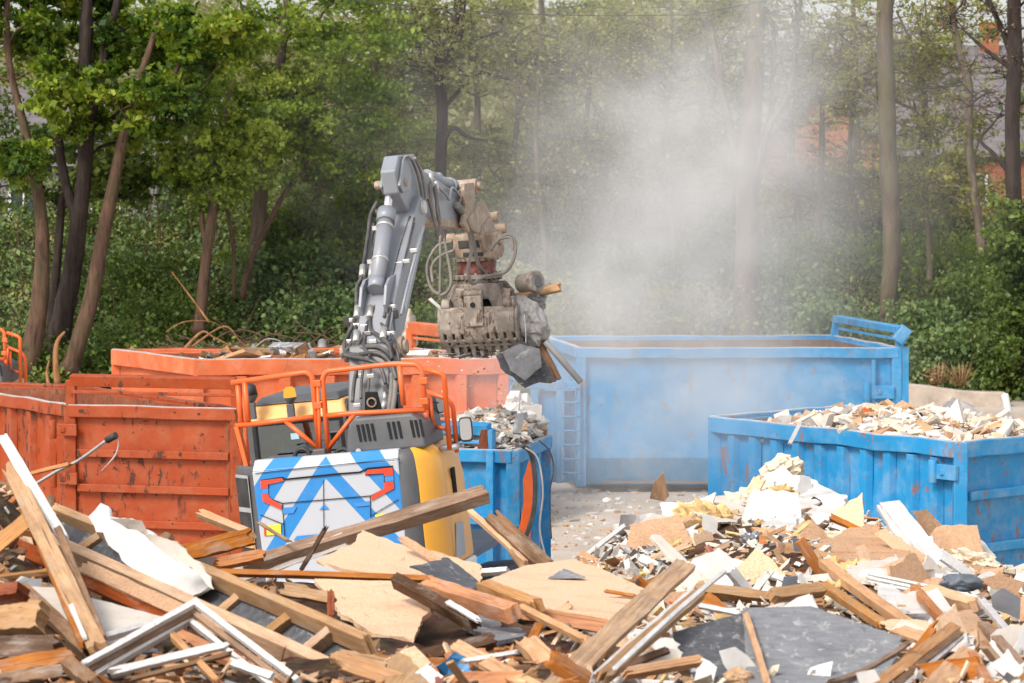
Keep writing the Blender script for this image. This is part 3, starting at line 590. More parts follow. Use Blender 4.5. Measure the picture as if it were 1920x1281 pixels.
# broken concrete wall on the right
cw=MB(); pts=[(1685,722),(1700,720),(1745,724),(1770,728),(1800,732),(1840,735),(1885,736),(1892,742)]
top=[P(a,b,80.) for a,b in pts]
n=len(top); vs=[]
for i,p in enumerate(top):
    j=.05*mnoise.noise(Vector((i*1.3,2,1)))
    vs+= [Vector((p.x,80.+j,-.05)),Vector((p.x,80.+j*2,p.z)),Vector((p.x+.03,80.6+j,p.z-.02)),Vector((p.x+.03,80.6+j,-.05))]
fs=[]
for i in range(n-1):
    a=i*4; fs+=[(a,a+4,a+5,a+1),(a+1,a+5,a+6,a+2),(a+2,a+6,a+7,a+3)]
fs+=[(0,1,2,3),(n*4-4,n*4-3,n*4-2,n*4-1)]
cw.add(vs,fs); tag(cw.build('concrete_wall',M['concrete'],bevel=.03),'broken sandy concrete wall standing behind the blue skips','wall')
# ================================================================== SKIPS
def RIM(px,py,H):
    d=ray(px,py); t=(H-CAMH)/d.z; return CAM+d*t
def xy(p,z): return Vector((p.x,p.y,z))
def skip(label,cs,H,mat,mat_in,ribs,z0=.18,rail=.17,group='waste skips',low=None,open_side=None):
    """cs: near-left, near-right, far-right, far-left (counter-clockwise seen from above)"""
    o=empty('waste_skip',xy(sum(cs,Vector())/4,0),label,'skip',group); ob=o.location.copy()
    cs=[Vector((c.x-ob.x,c.y-ob.y,0)) for c in cs]; cen=sum(cs,Vector())/4
    T=.06
    fl=MB(); fl.prism([xy(c+(cen-c)*(.16 if low else .02),z0+.02) for c in cs],(0,0,.06)); fl.build('floor_plate',mat_in,o)
    nm=['side_panel','end_panel','side_panel','end_panel']
    for k in range(4):
        p,q=cs[k],cs[(k+1)%4]; x=(q-p).normalized(); out=Vector((x.y,-x.x,0)); Ln=(q-p).length
        spec=ribs[k]; m=MB()
        pa=p+x*.05;qa=q-x*.05
        zl=low if (low and spec.get('under')) else z0
        # sheet: slightly dented grid outside, flat inside
        nx,nz=max(6,int(Ln/.3)),8
        vs=[];fs=[]
        for j in range(nz+1):
            for i in range(nx+1):
                b=pa.lerp(qa,i/nx); zz=lerp(zl,H-.05,j/nz); dd=.030*mnoise.noise(Vector((i*.45+k*7,j*.6,ob.x)))*(0 if i in(0,nx) or j in(0,nz) else 1)
                vs.append(xy(b,zz)-out*(.03-dd))
        for j in range(nz):
            for i in range(nx): a=j*(nx+1)+i; fs.append((a,a+1,a+nx+2,a+nx+1))
        m.add(vs,fs,True)
        m.beam(xy(pa,(zl+H-.05)/2)-out*.085,xy(qa,(zl+H-.05)/2)-out*.085,.05,H-.05-zl) if not spec.get('thin') else None
        if spec.get('under'):
            m.prism([xy(pa,zl)-out*.03,xy(qa,zl)-out*.03,xy(qa,z0)-out*.30,xy(pa,z0)-out*.30],-out*.05)
        if spec.get('v'):
            n=max(1,int(Ln/spec['v'])); w=spec.get('w',.13); dp=spec.get('dep',.055)
            for i in range(1,n+ (0)):
                c=p.lerp(q,i/n)
                t1=[xy(c-x*w,z0+.04)-out*.03,xy(c-x*w*.55,z0+.04)+out*dp,xy(c+x*w*.55,z0+.04)+out*dp,xy(c+x*w,z0+.04)-out*.03]
                m.prism(t1,(0,0,H-rail-z0-.05))
        for hz in spec.get('h',[]):
            m.beam(xy(p+x*.12,hz)+out*.022,xy(q-x*.12,hz)+out*.022,.10+spec.get('dep',0),.11)
        m.build(nm[k],[mat],o,bevel=.008,fix=False)
        ml=MB(); ml.beam(xy(p+x*.08,(zl+H-.06)/2)-out*.1125,xy(q-x*.08,(zl+H-.06)/2)-out*.1125,.004,H-.08-zl); ml.build('inner_lining',mat_in,o)
        r=MB(); wavy(r,xy(p,H-rail/2)+out*.02,xy(q,H-rail/2)+out*.02,.13,rail,.03,k*3.1+ob.x); ro=r.build('top_rail',mat,o,bevel=.012)
        e=MB(); wavy(e,xy(p,H+.003)+out*.02,xy(q,H+.003)+out*.02,.085,.012,.03,k*3.1+ob.x); e.build('worn_edge',M['edge_worn'] if not spec.get('rustedge') else mat_in,ro)
    for k in range(4):
        c=cs[k]; d=(cen-c).normalized(); b=MB(); b.box(xy(c,(z0+H)/2)+d*.03,(.17,.17,H-z0-.002)); b.build('corner_post',mat,o,bevel=.015)
    s=MB()
    x=(cs[1]-cs[0]).normalized() if (cs[1]-cs[0]).length>(cs[2]-cs[1]).length else (cs[2]-cs[1]).normalized(); out=Vector((x.y,-x.x,0)); Ln=max((cs[1]-cs[0]).length,(cs[2]-cs[1]).length)
    for sg in(-1,1):
        s=MB(); c=cen+out*.45*sg; s.beam(xy(c-x*Ln*.45,z0/2),xy(c+x*Ln*.45,z0/2),.12,z0); s.build('skid_rail',mat,o)
    return o,ob,cs
def hinge(o,p,x,out,z,mat,s=1.):
    m=MB(); m.beam(xy(p,z)+out*.10-x*.22*s,xy(p,z)+out*.10+x*.16*s,.06,.17*s); m.cyl(xy(p,z-.13*s)+out*.13-x*.2*s,xy(p,z+.13*s)+out*.13-x*.2*s,.055*s,10); m.box(xy(p,z)+out*.13-x*.05,(.07,.05,.07)); return m.build('hinge',mat,o,bevel=.008)
def header(o,p,q,H,rise,mat,w=.12,h=.16,inset=0.,lean=Vector((0,0,0))):
    m=MB(); x=(q-p).normalized(); a=xy(p+x*inset,H+rise)+lean;b=xy(q-x*inset,H+rise)+lean
    m.beam(a,b,w,h,up=(0,-.25,1)); m.beam(xy(p+x*inset,H-.1),a,w*.8,h*.9,up=x); m.beam(xy(q-x*inset,H-.1),b,w*.8,h*.9,up=x); m.beam(a+Vector((0,-.02,-.17)),b+Vector((0,-.02,-.17)),.03,.05)
    return m.build('header_bar',mat,o,bevel=.01)
def plus(p,v): return p+v
# --- red skip
H=2.3; c0=RIM(132,759,H); c1=RIM(446,766,H); c2=RIM(140,721,H); c3=c0+(c2-c1)
o,ob,cs=skip('dark rusty red skip with horizontally ribbed door end beside the excavator cab',[c0,c1,c2,c3],H,M['skip_red'],M['skip_red_in'],
   [dict(h=[.62,1.12,1.62],thin=0),dict(v=.6,rustedge=1),dict(v=.6,rustedge=1),dict(v=.62,w=.12)])
header(o,cs[0],cs[1],H,.36,M['skip_red'],inset=.02,lean=Vector((.0,-.05,0)))
x=(cs[1]-cs[0]).normalized(); out=Vector((x.y,-x.x,0))
for z in(1.95,1.25): hinge(o,cs[0]-x*.02,x,out,z,M['skip_red'])
# --- salmon skip
H=2.5; c0=RIM(370,674,H); c1=RIM(948,671,H); c3=RIM(216,655,H); c2=c1+(c3-c0)
o,ob,cs=skip('long faded salmon orange skip behind the excavator boom',[c0,c1,c2,c3],H,M['skip_salmon'],M['skip_red_in'],
   [dict(v=.66,h=[1.55,.8],dep=.12),dict(h=[.7,1.2,1.7]),dict(v=.7,rustedge=1),dict()],rail=.26)
header(o,cs[1],cs[2],H,.34,M['skip_salmon'],w=.13,h=.2)
x=(cs[1]-cs[0]).normalized(); out=Vector((x.y,-x.x,0)); hinge(o,cs[1]-x*.35,x,out,1.5,M['skip_salmon'],1.3); hinge(o,cs[1]-x*.35,x,out,.8,M['skip_salmon'],1.3)
SAL=(ob,cs,H)
# --- big blue skip
H=2.5; c0=RIM(1087,652,H); c1=RIM(1684,652,H); c2=RIM(1563,629,H); c3=RIM(1026,631,H)
o,ob,cs=skip('big plain sided blue skip standing empty in the dust',[c0,c1,c2,c3],H,M['skip_blue'],M['skip_in'],
   [dict(under=1),dict(h=[.8,1.5]),dict(v=.8),dict()],rail=.17,low=.62,z0=.14)
x=(cs[1]-cs[0]).normalized(); out=Vector((x.y,-x.x,0))
for z in(1.75,.7): hinge(o,cs[1]-x*.28,x,out,z,M['skip_blue'],1.3)
m=MB(); m.beam(xy(cs[1]-x*.42,.3)+out*.06,xy(cs[1]-x*.42,H-.2)+out*.06,.05,.07,up=x); m.beam(xy(cs[1]+x*.1,.25),xy(cs[1]+x*.1,H+.02),.1,.16,up=x); m.build('door_frame',M['skip_blue'],o,bevel=.01)
header(o,cs[2],cs[1],H,.30,M['skip_blue'],w=.16,h=.12,lean=Vector((.06,0,0)))
m=MB(); m.box(xy(cs[1],H+.22)+x*.06,(.2,.3,.3),Matrix.Rotation(R(35),3,'Y')); m.build('header_lug',M['skip_blue'],o,bevel=.02)
m=MB(); hx=x*-.80; z=1.86
m.beam(xy(cs[0]+hx,z)+out*.02,xy(cs[0],z)+out*.02,.1,.13); m.beam(xy(cs[3]+hx*.9,z),xy(cs[3],z),.1,.13); m.beam(xy(cs[0]+hx,z)+out*.02,xy(cs[3]+hx*.9,z),.1,.13)
m.beam(xy(cs[0]+hx*.96,.2)+out*.02,xy(cs[0]+hx*.96,z-.07)+out*.02,.12,.14,up=x); m.beam(xy(cs[0]+hx*.42,.2)+out*.03,xy(cs[0]+hx*.42,z-.07)+out*.03,.14,.12,up=x); m.beam(xy(cs[3]+hx*.86,.2),xy(cs[3]+hx*.86,z-.07),.12,.14,up=x)
m.prism([xy(cs[0]+hx*.9,.2)-out*.05,xy(cs[0]+hx*.1,.2)-out*.05,xy(cs[0]+hx*.1,z-.1)-out*.05,xy(cs[0]+hx*.9,z-.1)-out*.05],-out*.04); m.build('hook_frame',M['skip_blue'],o,bevel=.01)
m=MB(); a=cs[0]+hx*.36;b=cs[0]+hx*.02
for k in range(7): m.tube([xy(a,.38+.24*k)+out*.16,xy(b,.38+.24*k)+out*.16],.018,6)
m.beam(xy(a,.25)+out*.13,xy(a,1.95)+out*.13,.05,.05,up=x); m.beam(xy(b,.25)+out*.13,xy(b,1.95)+out*.13,.05,.05,up=x); m.build('ladder',M['skip_blue'],o)
# --- near blue skip
H=2.4; c0=RIM(1336,781,H); c1=RIM(1802,829,H); c2=RIM(2050,805,H); c3=c0+(c2-c1)
o,ob,cs=skip('ribbed blue skip with rust scrapes, heaped with white demolition rubble',[c0,c1,c2,c3],H,M['skip_blue_worn'],M['skip_in'],
   [dict(v=.42,w=.11),dict(h=[.55,1.05,1.72]),dict(v=.6),dict(v=.6)],rail=.2)
x=(cs[1]-cs[0]).normalized(); out=Vector((x.y,-x.x,0))
for z in(2.02,1.0): hinge(o,cs[1]-x*.14,x,out,z,M['skip_blue_worn'],1.1)
NB=(ob,cs,H)
# --- small blue skip
H=2.2; c0=RIM(792,838,H); c1=RIM(963,845,H); c2=RIM(1024,816,H); c3=c0+(c2-c1)
o,ob,cs=skip('small blue skip full of rubble, tucked close behind the excavator',[c0,c1,c2,c3],H,M['skip_blue'],M['skip_in'],
   [dict(h=[.7,1.3]),dict(v=.7),dict(v=.6),dict()],rail=.16)
header(o,cs[0],cs[0].lerp(cs[1],.74),H,.26,M['skip_blue'],w=.14,h=.14)
x=(cs[1]-cs[0]).normalized(); out=Vector((x.y,-x.x,0)); m=MB(); m.beam(xy(cs[0].lerp(cs[1],.78),.2)+out*.08,xy(cs[0].lerp(cs[1],.78),H)+out*.08,.08,.1,up=x); m.build('upright',M['skip_blue'],o,bevel=.008)
SB=(ob,cs,H)
# steel gate post standing beside the small skip
b=RIM(1020,1030,0.2); m=MB(); b=P(1022,1030,48); b.z=0
m.box((0,0,1.1),(.07,.07,2.2)); m.beam((0,0,.8),(-.28,0,.8),.05,.05); m.beam((0,0,1.7),(-.28,0,1.7),.05,.05); m.box((0,0,.01),(.2,.2,.02)); q=m.build('steel_post',M['skip_blue'],bevel=.005); q.location=b; tag(q,'slim blue steel post beside the small blue skip','post')
b=P(985,960,45.2); m=MB(); m.prism([(-.10,0,0),(.06,0,.02),(.11,0,.55),(.13,0,.9),(.05,0,1.0),(-.03,0,.75),(-.02,0,.45)],(0,.03,0)); q=m.build('plastic_scrap',M['rail'],bevel=.004); q.location=b-Vector((0,0,.35)); tag(q,'torn bright orange plastic sheet leaning on the small blue skip','plastic sheet')
for k,(pts,r,lab) in enumerate([([(978,835),(995,850),(1003,900),(1000,960),(985,1010),(972,1050)],.03,'thick grey hose hanging over the rim of the small blue skip'),
   ([(985,840),(1008,860),(1018,920),(1012,990),(1022,1040)],.012,'thin pale cable hanging beside the thick grey hose'),
   ([(1010,826),(1030,845),(1038,880),(1030,930),(1034,1010)],.010,'thin dark cable dangling outside the blue steel post')]):
    m=MB(); q=smooth_path([P(a,b,43.6+.06*i) for i,(a,b) in enumerate(pts)],6); m.tube(q,r,8); tag(m.build('hanging_cable',M['hose' if k!=1 else 'edge_worn']),lab,'cable')
def jagbox(m,c,d,Mx,rs,j=.28):
    vs=[]
    for k in(-.5,.5):
        for (a,b) in((-.5,-.5),(.5,-.5),(.5,.5),(-.5,.5)):
            vs.append(c+Mx@Vector((d[0]*(a+rs.uniform(-j,j)*.5),d[1]*(b+rs.uniform(-j,j)*.5),d[2]*k)))
    m.add(vs,[(3,2,1,0),(4,5,6,7),(0,1,5,4),(1,2,6,5),(2,3,7,6),(3,0,4,7)])
# crumbs on the yard
m=MB(); rs=random.Random(31); idx=[]
for k in range(900):
    y=rs.uniform(44,62); x=P(rs.uniform(985,1400),900,y).x; s=math.exp(rs.uniform(math.log(.015),math.log(.09))); f0=len(m.f)
    jagbox(m,Vector((x,y,s*.2)),(s*rs.uniform(.8,2.2),s,s*.5),Matrix.Rotation(rs.uniform(0,6),3,'Z'),rs,.4); idx+=[rs.choice([0,0,1,2])]*6
o=m.build('yard_rubble',[M['plaster'],M['stone'],M['tan_wood']],fix=False); o.data.polygons.foreach_set('material_index',idx); tag(o,'crumbs of plaster and wood scattered on the dusty yard','rubble',kind='stuff')
# loads
def load(sk,hfun,n,mats,weights,name,label,size=.16,inset=.14,seed=0,base='stone'):
    ob,cs,H=sk; rs=random.Random(seed); m=MB(); N=22
    cen=sum(cs,Vector())/4; q=[c+(cen-c)*.06+ob for c in cs]
    def at(u,v): return (q[0]*(1-u)+q[1]*u)*(1-v)+(q[3]*(1-u)+q[2]*u)*v
    vs=[]
    for j in range(N+1):
        for i in range(N+1):
            p=at(i/N,j/N); vs.append(xy(p,H+hfun(i/N,j/N)+.08*mnoise.noise(Vector((p.x*2,p.y*2,seed)))))
    m.add(vs,[(j*(N+1)+i,j*(N+1)+i+1,(j+1)*(N+1)+i+1,(j+1)*(N+1)+i) for j in range(N) for i in range(N)])
    mats_l=[M[base]]+[M[k] for k in mats]; idx=[0]*(N*N)
    for k in range(n):
        u,v=rs.random(),rs.random(); p=at(u,v); z=H+hfun(u,v); s=size*math.exp(max(-1,min(.9,rs.gauss(0,.5)))); mi=rs.choices(range(len(mats)),weights)[0]
        d=(s*rs.uniform(.6,2.6),s*rs.uniform(.5,1.2),s*rs.uniform(.1,.5)); Mx=Matrix.Rotation(rs.uniform(0,6.3),3,'Z')@Matrix.Rotation(rs.gauss(0,.5),3,'X')@Matrix.Rotation(rs.gauss(0,.4),3,'Y')
        f0=len(m.f); jagbox(m,Vector((p.x,p.y,z+rs.uniform(-.02,.14))),d,Mx,rs); idx+=[mi+1]*(len(m.f)-f0)
    o=m.build(name,mats_l,fix=False); o.data.polygons.foreach_set('material_index',idx); tag(o,label,'rubble',kind='stuff'); return o
load(NB,lambda u,v:-.17+.20*math.exp(-((u-.55)/.42)**2)*math.exp(-((v-.55)/.4)**2)-.15*(u<.2),3200,['plaster','creampaint','foam','hardboard','chipboard','stone','tan_wood'],[4,5,3,3,2,3,2],'skip_rubble','white plaster and board rubble heaped in the near blue skip',.068,seed=3,base='creampaint')
load(NB,lambda u,v:-.15+.19*math.exp(-((u-.55)/.42)**2)*math.exp(-((v-.55)/.4)**2)-.15*(u<.2),150,['plaster','creampaint','foam','hardboard','stone','chipboard'],[4,4,3,3,2,2],'board_rubble','larger white board pieces heaped in the near blue skip',.14,inset=.3,seed=13,base='creampaint')
load(SB,lambda u,v:-.06+.32*math.exp(-((u-.5)/.5)**2-((v-.6)/.5)**2),1100,['plaster','creampaint','stone','tan_wood','greyboard'],[6,4,3,2,1],'skip_rubble','white rubble and boards filling the small blue skip',.06,seed=5,base='creampaint')
load(SAL,lambda u,v:-.22+.16*math.sin(u*9)*math.sin(v*5+1),420,['old_wood','tan_wood','greyboard','redbrown','whitepaint','branch'],[4,3,2,2,1,2],'skip_rubble','scrap boards and pipes lying in the salmon skip',.12,seed=8,base='dark_wood')
# heap of white blocks between salmon and blue skips
m=MB(); rs=random.Random(4); idx=[]
for k in range(700):
    x=P(966,800,60).x+max(-.35,min(.28,rs.gauss(0,.2))); y=58+rs.gauss(0,.7); zt=max(.1,2.0-abs(y-58)*.9-abs(x-P(972,800,60).x)*1.2); f0=len(m.f)
    jagbox(m,Vector((x,y,zt*rs.random()**.6)),(rs.uniform(.08,.36),rs.uniform(.08,.3),rs.uniform(.06,.22)),Matrix.Rotation(rs.uniform(0,6),3,'Z')@Matrix.Rotation(rs.gauss(0,.6),3,'X'),rs,.4); idx+=[rs.choice([0,0,0,1])]*(len(m.f)-f0)
o=m.build('block_rubble',[M['plaster'],M['stone']],fix=False); o.data.polygons.foreach_set('material_index',idx); tag(o,'heap of pale broken blocks between salmon and big blue skips','rubble',kind='stuff')
# ================================================================== EXCAVATOR
YAW=R(-14); ROLL=R(-6)
RM=Matrix.Rotation(ROLL,3,'Y')@Matrix.Rotation(YAW,3,'Z')
ELOC=P(607,857,40.)-RM@Vector((0,-2.0,2.55)); RI=RM.transposed()
def Q(px,py,ax,val):
    o=RI@(CAM-ELOC); d=RI@ray(px,py); return o+d*((val-o[ax])/d[ax])
def Z7(zx,zy,y=-2.006): return Q(400+zx*.32,650+zy*.32,1,y)
EX=empty('excavator',label='grey boomed excavator with blue and white chevron rear, working with a grapple',cat='excavator',mat=Matrix.Translation(ELOC)@RM.to_4x4())
YR=-2.0
# house outline in plan (x,y), used for stacked slices
def plan(hw,ch,yr=YR,front=1.35): return [(-.83,yr),(.83,yr),(hw-.02,yr+ch),(hw,yr+ch+.35),(hw,front),(-hw,front),(-hw,yr+ch+.35),(-hw+.02,yr+ch)]
ZB,ZT=1.18,2.55
def quad(m,a,b,z0,z1,th=.05,inset_top=0):
    a=Vector((*a,0));b=Vector((*b,0)); x=(b-a).normalized(); out=Vector((x.y,-x.x,0))
    m.prism([xy(a,z0),xy(b,z0),xy(b,z1)-out*inset_top,xy(a,z1)-out*inset_top],-out*th)
pl=plan(1.22,.42)
# rear door panel (chevrons)
m=MB(); m.prism([(-.83,YR,ZB-.06),(.83,YR,ZB-.06),(.85,YR,ZT-.10),(-.85,YR,ZT-.10)],(0,.10,0)); m.prism([(-.85,YR,ZT-.098),(.85,YR,ZT-.098),(.84,YR+.10,ZT+.015),(-.84,YR+.10,ZT+.015)],(0,.1,0))
CW=m.build('rear_door',M['chevron'],EX,bevel=.012)
def strip(name,mat,polys,th=.012,y=-2.006,par=None):
    for grp in ([polys] if name=='seam' else [[p] for p in polys]):
        m=MB()
        for pg in grp: m.prism([Z7(a,b,y) for a,b in pg],(0,-th,0))
        m.build(name,mat,par or CW)
strip('red_reflector',M['red_trim'],[[(278,785),(405,770),(415,786),(322,806),(322,828),(280,832)],[(285,866),(322,862),(331,886),(400,930),(402,955),(292,906)]],.014)
strip('red_reflector',M['red_trim'],[[(887,748),(906,722),(1050,708),(1056,754),(1004,758),(1000,742)],[(1003,795),(1057,788),(1061,830),(928,900),(926,876),(1001,830)]],.014)
def linepoly(pts,w):
    out=[]
    for (a,b),(c,d) in zip(pts,pts[1:]):
        l=math.hypot(c-a,d-b); nx,ny=-(d-b)/l*w,(c-a)/l*w; out.append([(a+nx,b+ny),(c+nx,d+ny),(c-nx,d-ny),(a-nx,b-ny)])
    return out
strip('seam',M['black'],linepoly([(278,786),(405,768),(420,778),(745,745),(860,736),(905,714),(1052,702)],5)+linepoly([(322,806),(322,830)],2)+linepoly([(330,890),(405,918),(925,874),(1003,832),(1003,742),(890,752)],2.2)+linepoly([(405,920),(420,1130)],1.5)+linepoly([(920,878),(922,1000)],1.5)+linepoly([(645,785),(648,1070)],1.2)+linepoly([(245,742),(1085,655)],1.6)+linepoly([(275,985),(410,1040)],1.6)+linepoly([(1085,895),(925,990)],1.6),.008,-2.008)
strip('decal',M['blue_trim'],[[(622,955),(678,950),(650,925)],[(283,835),(322,830),(322,860),(285,864)],[(1004,762),(1056,757),(1057,785),(1003,792)],[(490,1110),(840,1078),(838,1094),(470,1135)],[(405,945),(490,938),(470,975),(405,982)],[(840,938),(920,930),(920,905),(815,915)]],.006,-2.009)
strip('warning_sticker',M['yellow_sticker'],[[(312,1048),(395,1040),(398,1098),(314,1106)],[(950,985),(1025,978),(1025,990),(950,998)]],.008,-2.01)
strip('warning_edge',M['red_trim'],[[(298,1050),(311,1048),(313,1106),(299,1108)]],.008,-2.01)
# corner columns
m=MB(); quad(m,pl[7],(-.835,YR+.005),ZB,ZT-.06,.08,.02); LG=m.build('grille_corner',M['charcoal'],EX,bevel=.02)
a=Vector((pl[7][0],pl[7][1],0));b=Vector((-.835,YR+.005,0)); x=(b-a).normalized(); out=Vector((x.y,-x.x,0)); 
m=MB(); m.prism([xy(a.lerp(b,.08),1.24)+out*.004,xy(a.lerp(b,.70),1.24)+out*.004,xy(a.lerp(b,.70),2.40)+out*.004,xy(a.lerp(b,.08),2.40)+out*.004],out*.006); m.build('grille_mesh',M['grille'],LG)
m=MB()
for k in range(9):
    t=.12+.54*k/8
    for j in range(3): m.box(xy(a.lerp(b,t),1.43+.385*j)+out*.012,(.014,.014,.33))
m.build('grille_bars',M['dark'],LG)
m=MB(); quad(m,(a.lerp(b,.1)+out*.028)[:2],(a.lerp(b,.68)+out*.028)[:2],1.58,1.72,.02); m.build('corner_sticker',M['yellow_dusty'],LG)
# grey strip right of door then yellow corner as a smooth swept column
def swept(name,mat,pts,zs,insets,bev=.01):
    m=MB(); vs=[];n=len(pts)
    P2=[Vector((*p,0)) for p in pts]; nrm=[]
    for i in range(n):
        d=(P2[min(i+1,n-1)]-P2[max(i-1,0)]).normalized(); nrm.append(Vector((d.y,-d.x,0)))
    for z,ins in zip(zs,insets):
        for p,q in zip(P2,nrm): vs.append(xy(p,z)-q*ins)
    k=len(zs); fs=[(j*n+i,j*n+i+1,(j+1)*n+i+1,(j+1)*n+i) for j in range(k-1) for i in range(n-1)]
    m.add(vs,fs,True); o=m.build(name,mat,EX,fix=False); s=o.modifiers.new('shell','SOLIDIFY'); s.thickness=.05; s.offset=-1; b=o.modifiers.new('b','BEVEL'); b.width=bev; b.limit_method='ANGLE'; b.angle_limit=R(50); b.segments=2; return o
zs=[1.18,1.3,2.2,2.42,2.50,2.56]; ins=[.02,0,0,.03,.06,.13]
swept('corner_trim',M['charcoal'],[(.835,-2.0),(.95,-1.97),(1.03,-1.91)],zs,ins)
YC=swept('corner_cover',M['yellow'],[(1.03,-1.91),(1.11,-1.82),(1.17,-1.72),(1.21,-1.6),(1.22,-1.45)],zs,ins)
YS=swept('side_cover',M['yellow_dusty'],[(1.222,-1.43),(1.225,-1.2),(1.225,-.75),(1.2,-.55)],[1.18,1.3,2.1,2.35,2.5,2.55],[0,0,.02,.06,.12,.2])
m=MB()
for k in range(4): m.box((1.215-.004*k,-1.18+.045*k,2.02),(.03,.014,.42))
m.build('vent_slots',M['black'],YS)
m=MB(); m.prism([(1.2275,-1.42,1.24),(1.2275,-1.05,1.24),(1.2275,-1.0,1.6),(1.2275,-1.28,1.62)],(.012,0,0)); m.build('side_step',M['grille'],YS)
# counterweight lower lip
m=MB(); pts=[(-1.1,-1.72),(-.8,-2.04),(.8,-2.04),(1.1,-1.83),(1.24,-1.5),(1.25,-.6),(-1.25,-.6),(-1.24,-1.4)]; m.prism([(a,b,.98) for a,b in pts],(0,0,.19)); m.build('counterweight_lip',M['white_panel'],EX,bevel=.03)
m=MB(); m.prism([(1.02,-1.905,1.0),(1.16,-1.72,1.0),(1.165,-1.72,1.165),(1.02,-1.905,1.165)],(.02,-.015,0)); m.prism([(1.165,-1.68,1.0),(1.25,-1.49,1.0),(1.252,-1.49,1.165),(1.165,-1.68,1.165)],(.02,-.01,0)); m.build('lip_corner',M['grille'],EX,bevel=.01)
# deck and body core
m=MB(); m.prism([(-.8,-1.93,1.2),(.8,-1.93,1.2),(1.1,-1.55,1.2),(1.12,-.5,1.2),(.55,.1,1.2),(-.2,.1,1.2),(-.25,-.55,1.2),(-1.1,-.55,1.2),(-1.1,-1.5,1.2)],(0,0,1.28)); m.build('engine_bay',M['charcoal'],EX,bevel=.02)
m=MB(); m.prism([(-1.2,-1.5,1.12),(1.2,-1.5,1.12),(1.2,1.6,1.12),(-1.2,1.6,1.12)],(0,0,.08)); m.build('deck_plate',M['boomdark'],EX)
# engine hood with slots
hl,hr=Q(650,848,1,-1.75).x,Q(800,838,1,-1.75).x; zt=2.93
prof=[(hl,2.54),(hl+.03,zt-.12),(hl+.12,zt),(hr-.14,zt),(hr-.03,zt-.10),(hr,2.54)]
m=MB(); m.prism([(x,-1.78+(z-2.54)*.12,z) for x,z in prof],(0,.8,0)); HD=m.build('engine_hood',M['charcoal'],EX,bevel=.03,seg=3)
m=MB()
def slot(x0,zc,hh,sl=.05):
    y=-1.795+(zc-2.54)*.12
    m.prism([(x0,y-.04*hh,zc-hh/2),(x0+.028,y-.04*hh,zc-hh/2),(x0+.028-sl*.5,y+.03*hh,zc+hh/2),(x0-sl*.5,y+.03*hh,zc+hh/2)],(0,.02,0))
sx=lambda zx:Q(400+zx*.32,650+520*.32,1,-1.75).x
for zx in(857,884,912,941,1037,1067,1097,1172,1199,1226): m=MB(); slot(sx(zx),2.76,.19); m.build('hood_slot',M['black'],HD)
m=MB(); m.tube([Q(672,846,1,-1.84),Q(672,846,1,-1.80)],.03,12); m.build('hood_latch',M['fitting'],HD)
for px in(567,643):
    m=MB(); c=Q(px,856,1,-1.7); pts=[c+Vector((math.cos(t)*.085,0,math.sin(t)*.085)) for t in [2*math.pi*i/20 for i in range(21)]]; m.tube(pts,.026,8,cap=False); m.build('lifting_ring',M['dark'],EX)
m=MB(); c=Q(600,849,1,-1.8); m.box(c,(.15,.10,.09)); m.box(c-Vector((0,0,.06)),(.3,.12,.05)); rc=m.build('rear_camera',M['charcoal'],EX,bevel=.015)
# low left hood section

# ---------------- cab
yc=-.45
def cb(px,py,y=yc): return Q(px,py,1,y)
xl,xr=cb(462,800).x,cb(652,800).x; zr=cb(600,742).z
CABP=[(xl,yc),(xr,yc),(xr,1.35),(xl,1.35)]
m=MB(); m.prism([(xl,yc,1.2),(xr,yc,1.2),(xr,1.35,1.2),(xl,1.35,1.2)],(0,0,.95)); 
zw0,zw1=2.14,zr-.25
for x in(xl+.06,xr-.06): m.box((x,yc+.06,(zw0+zw1)/2),(.12,.12,zw1-zw0)); m.box((x,1.29,(zw0+zw1)/2),(.1,.1,zw1-zw0)); m.box((x,.5,(zw0+zw1)/2),(.07,.1,zw1-zw0))
CAB=m.build('cab',M['charcoal'],EX,bevel=.02)
m=MB(); m.prism([(xl-.01,yc-.02,zw1),(xr+.01,yc-.02,zw1),(xr-.05,yc+.1,zr-.06),(xl+.05,yc+.1,zr-.06)],(0,1.72,0)); rf=m.build('cab_roof',M['yellow_dusty'],CAB,bevel=.04,seg=3)
m=MB(); m.prism([(xl+.08,yc+.08,zr-.06),(xr-.08,yc+.08,zr-.06),(xr-.14,yc+.2,zr+.02),(xl+.14,yc+.2,zr+.02)],(0,1.45,0)); m.build('roof_hatch',M['charcoal'],CAB,bevel=.02)
for nm,pts,vec in [('rear_window',[(xl+.12,yc+.03,zw0),(xr-.07,yc+.03,zw0),(xr-.07,yc+.03,zw1),(xl+.12,yc+.03,zw1)],(0,.012,0)),('side_window',[(xr-.03,yc+.13,zw0),(xr-.03,1.24,zw0),(xr-.03,1.24,zw1),(xr-.03,yc+.13,zw1)],(.012,0,0)),('side_window',[(xl+.03,yc+.13,zw0),(xl+.03,1.24,zw0),(xl+.03,1.24,zw1),(xl+.03,yc+.13,zw1)],(.012,0,0)),('windscreen',[(xl+.1,1.3,zw0),(xr-.1,1.3,zw0),(xr-.1,1.3,zw1),(xl+.1,1.3,zw1)],(0,.012,0))]:
    m=MB(); m.prism(pts,vec); m.build(nm,M['glass'],CAB)
m=MB(); m.box((xl+.5,.35,2.0),(.5,.5,.14)); m.box((xl+.5,.12,2.35),(.48,.13,.7),Matrix.Rotation(R(8),3,'X')); m.box((xl+.5,.1,2.8),(.28,.1,.18)); m.build('operator_seat',M['dark'],CAB,bevel=.04)
m=MB(); m.cyl((xl+.5,.9,1.9),(xl+.5,.95,2.3),.03); m.box((xr-.2,.95,2.25),(.2,.08,.25)); m.build('console',M['dark'],CAB)
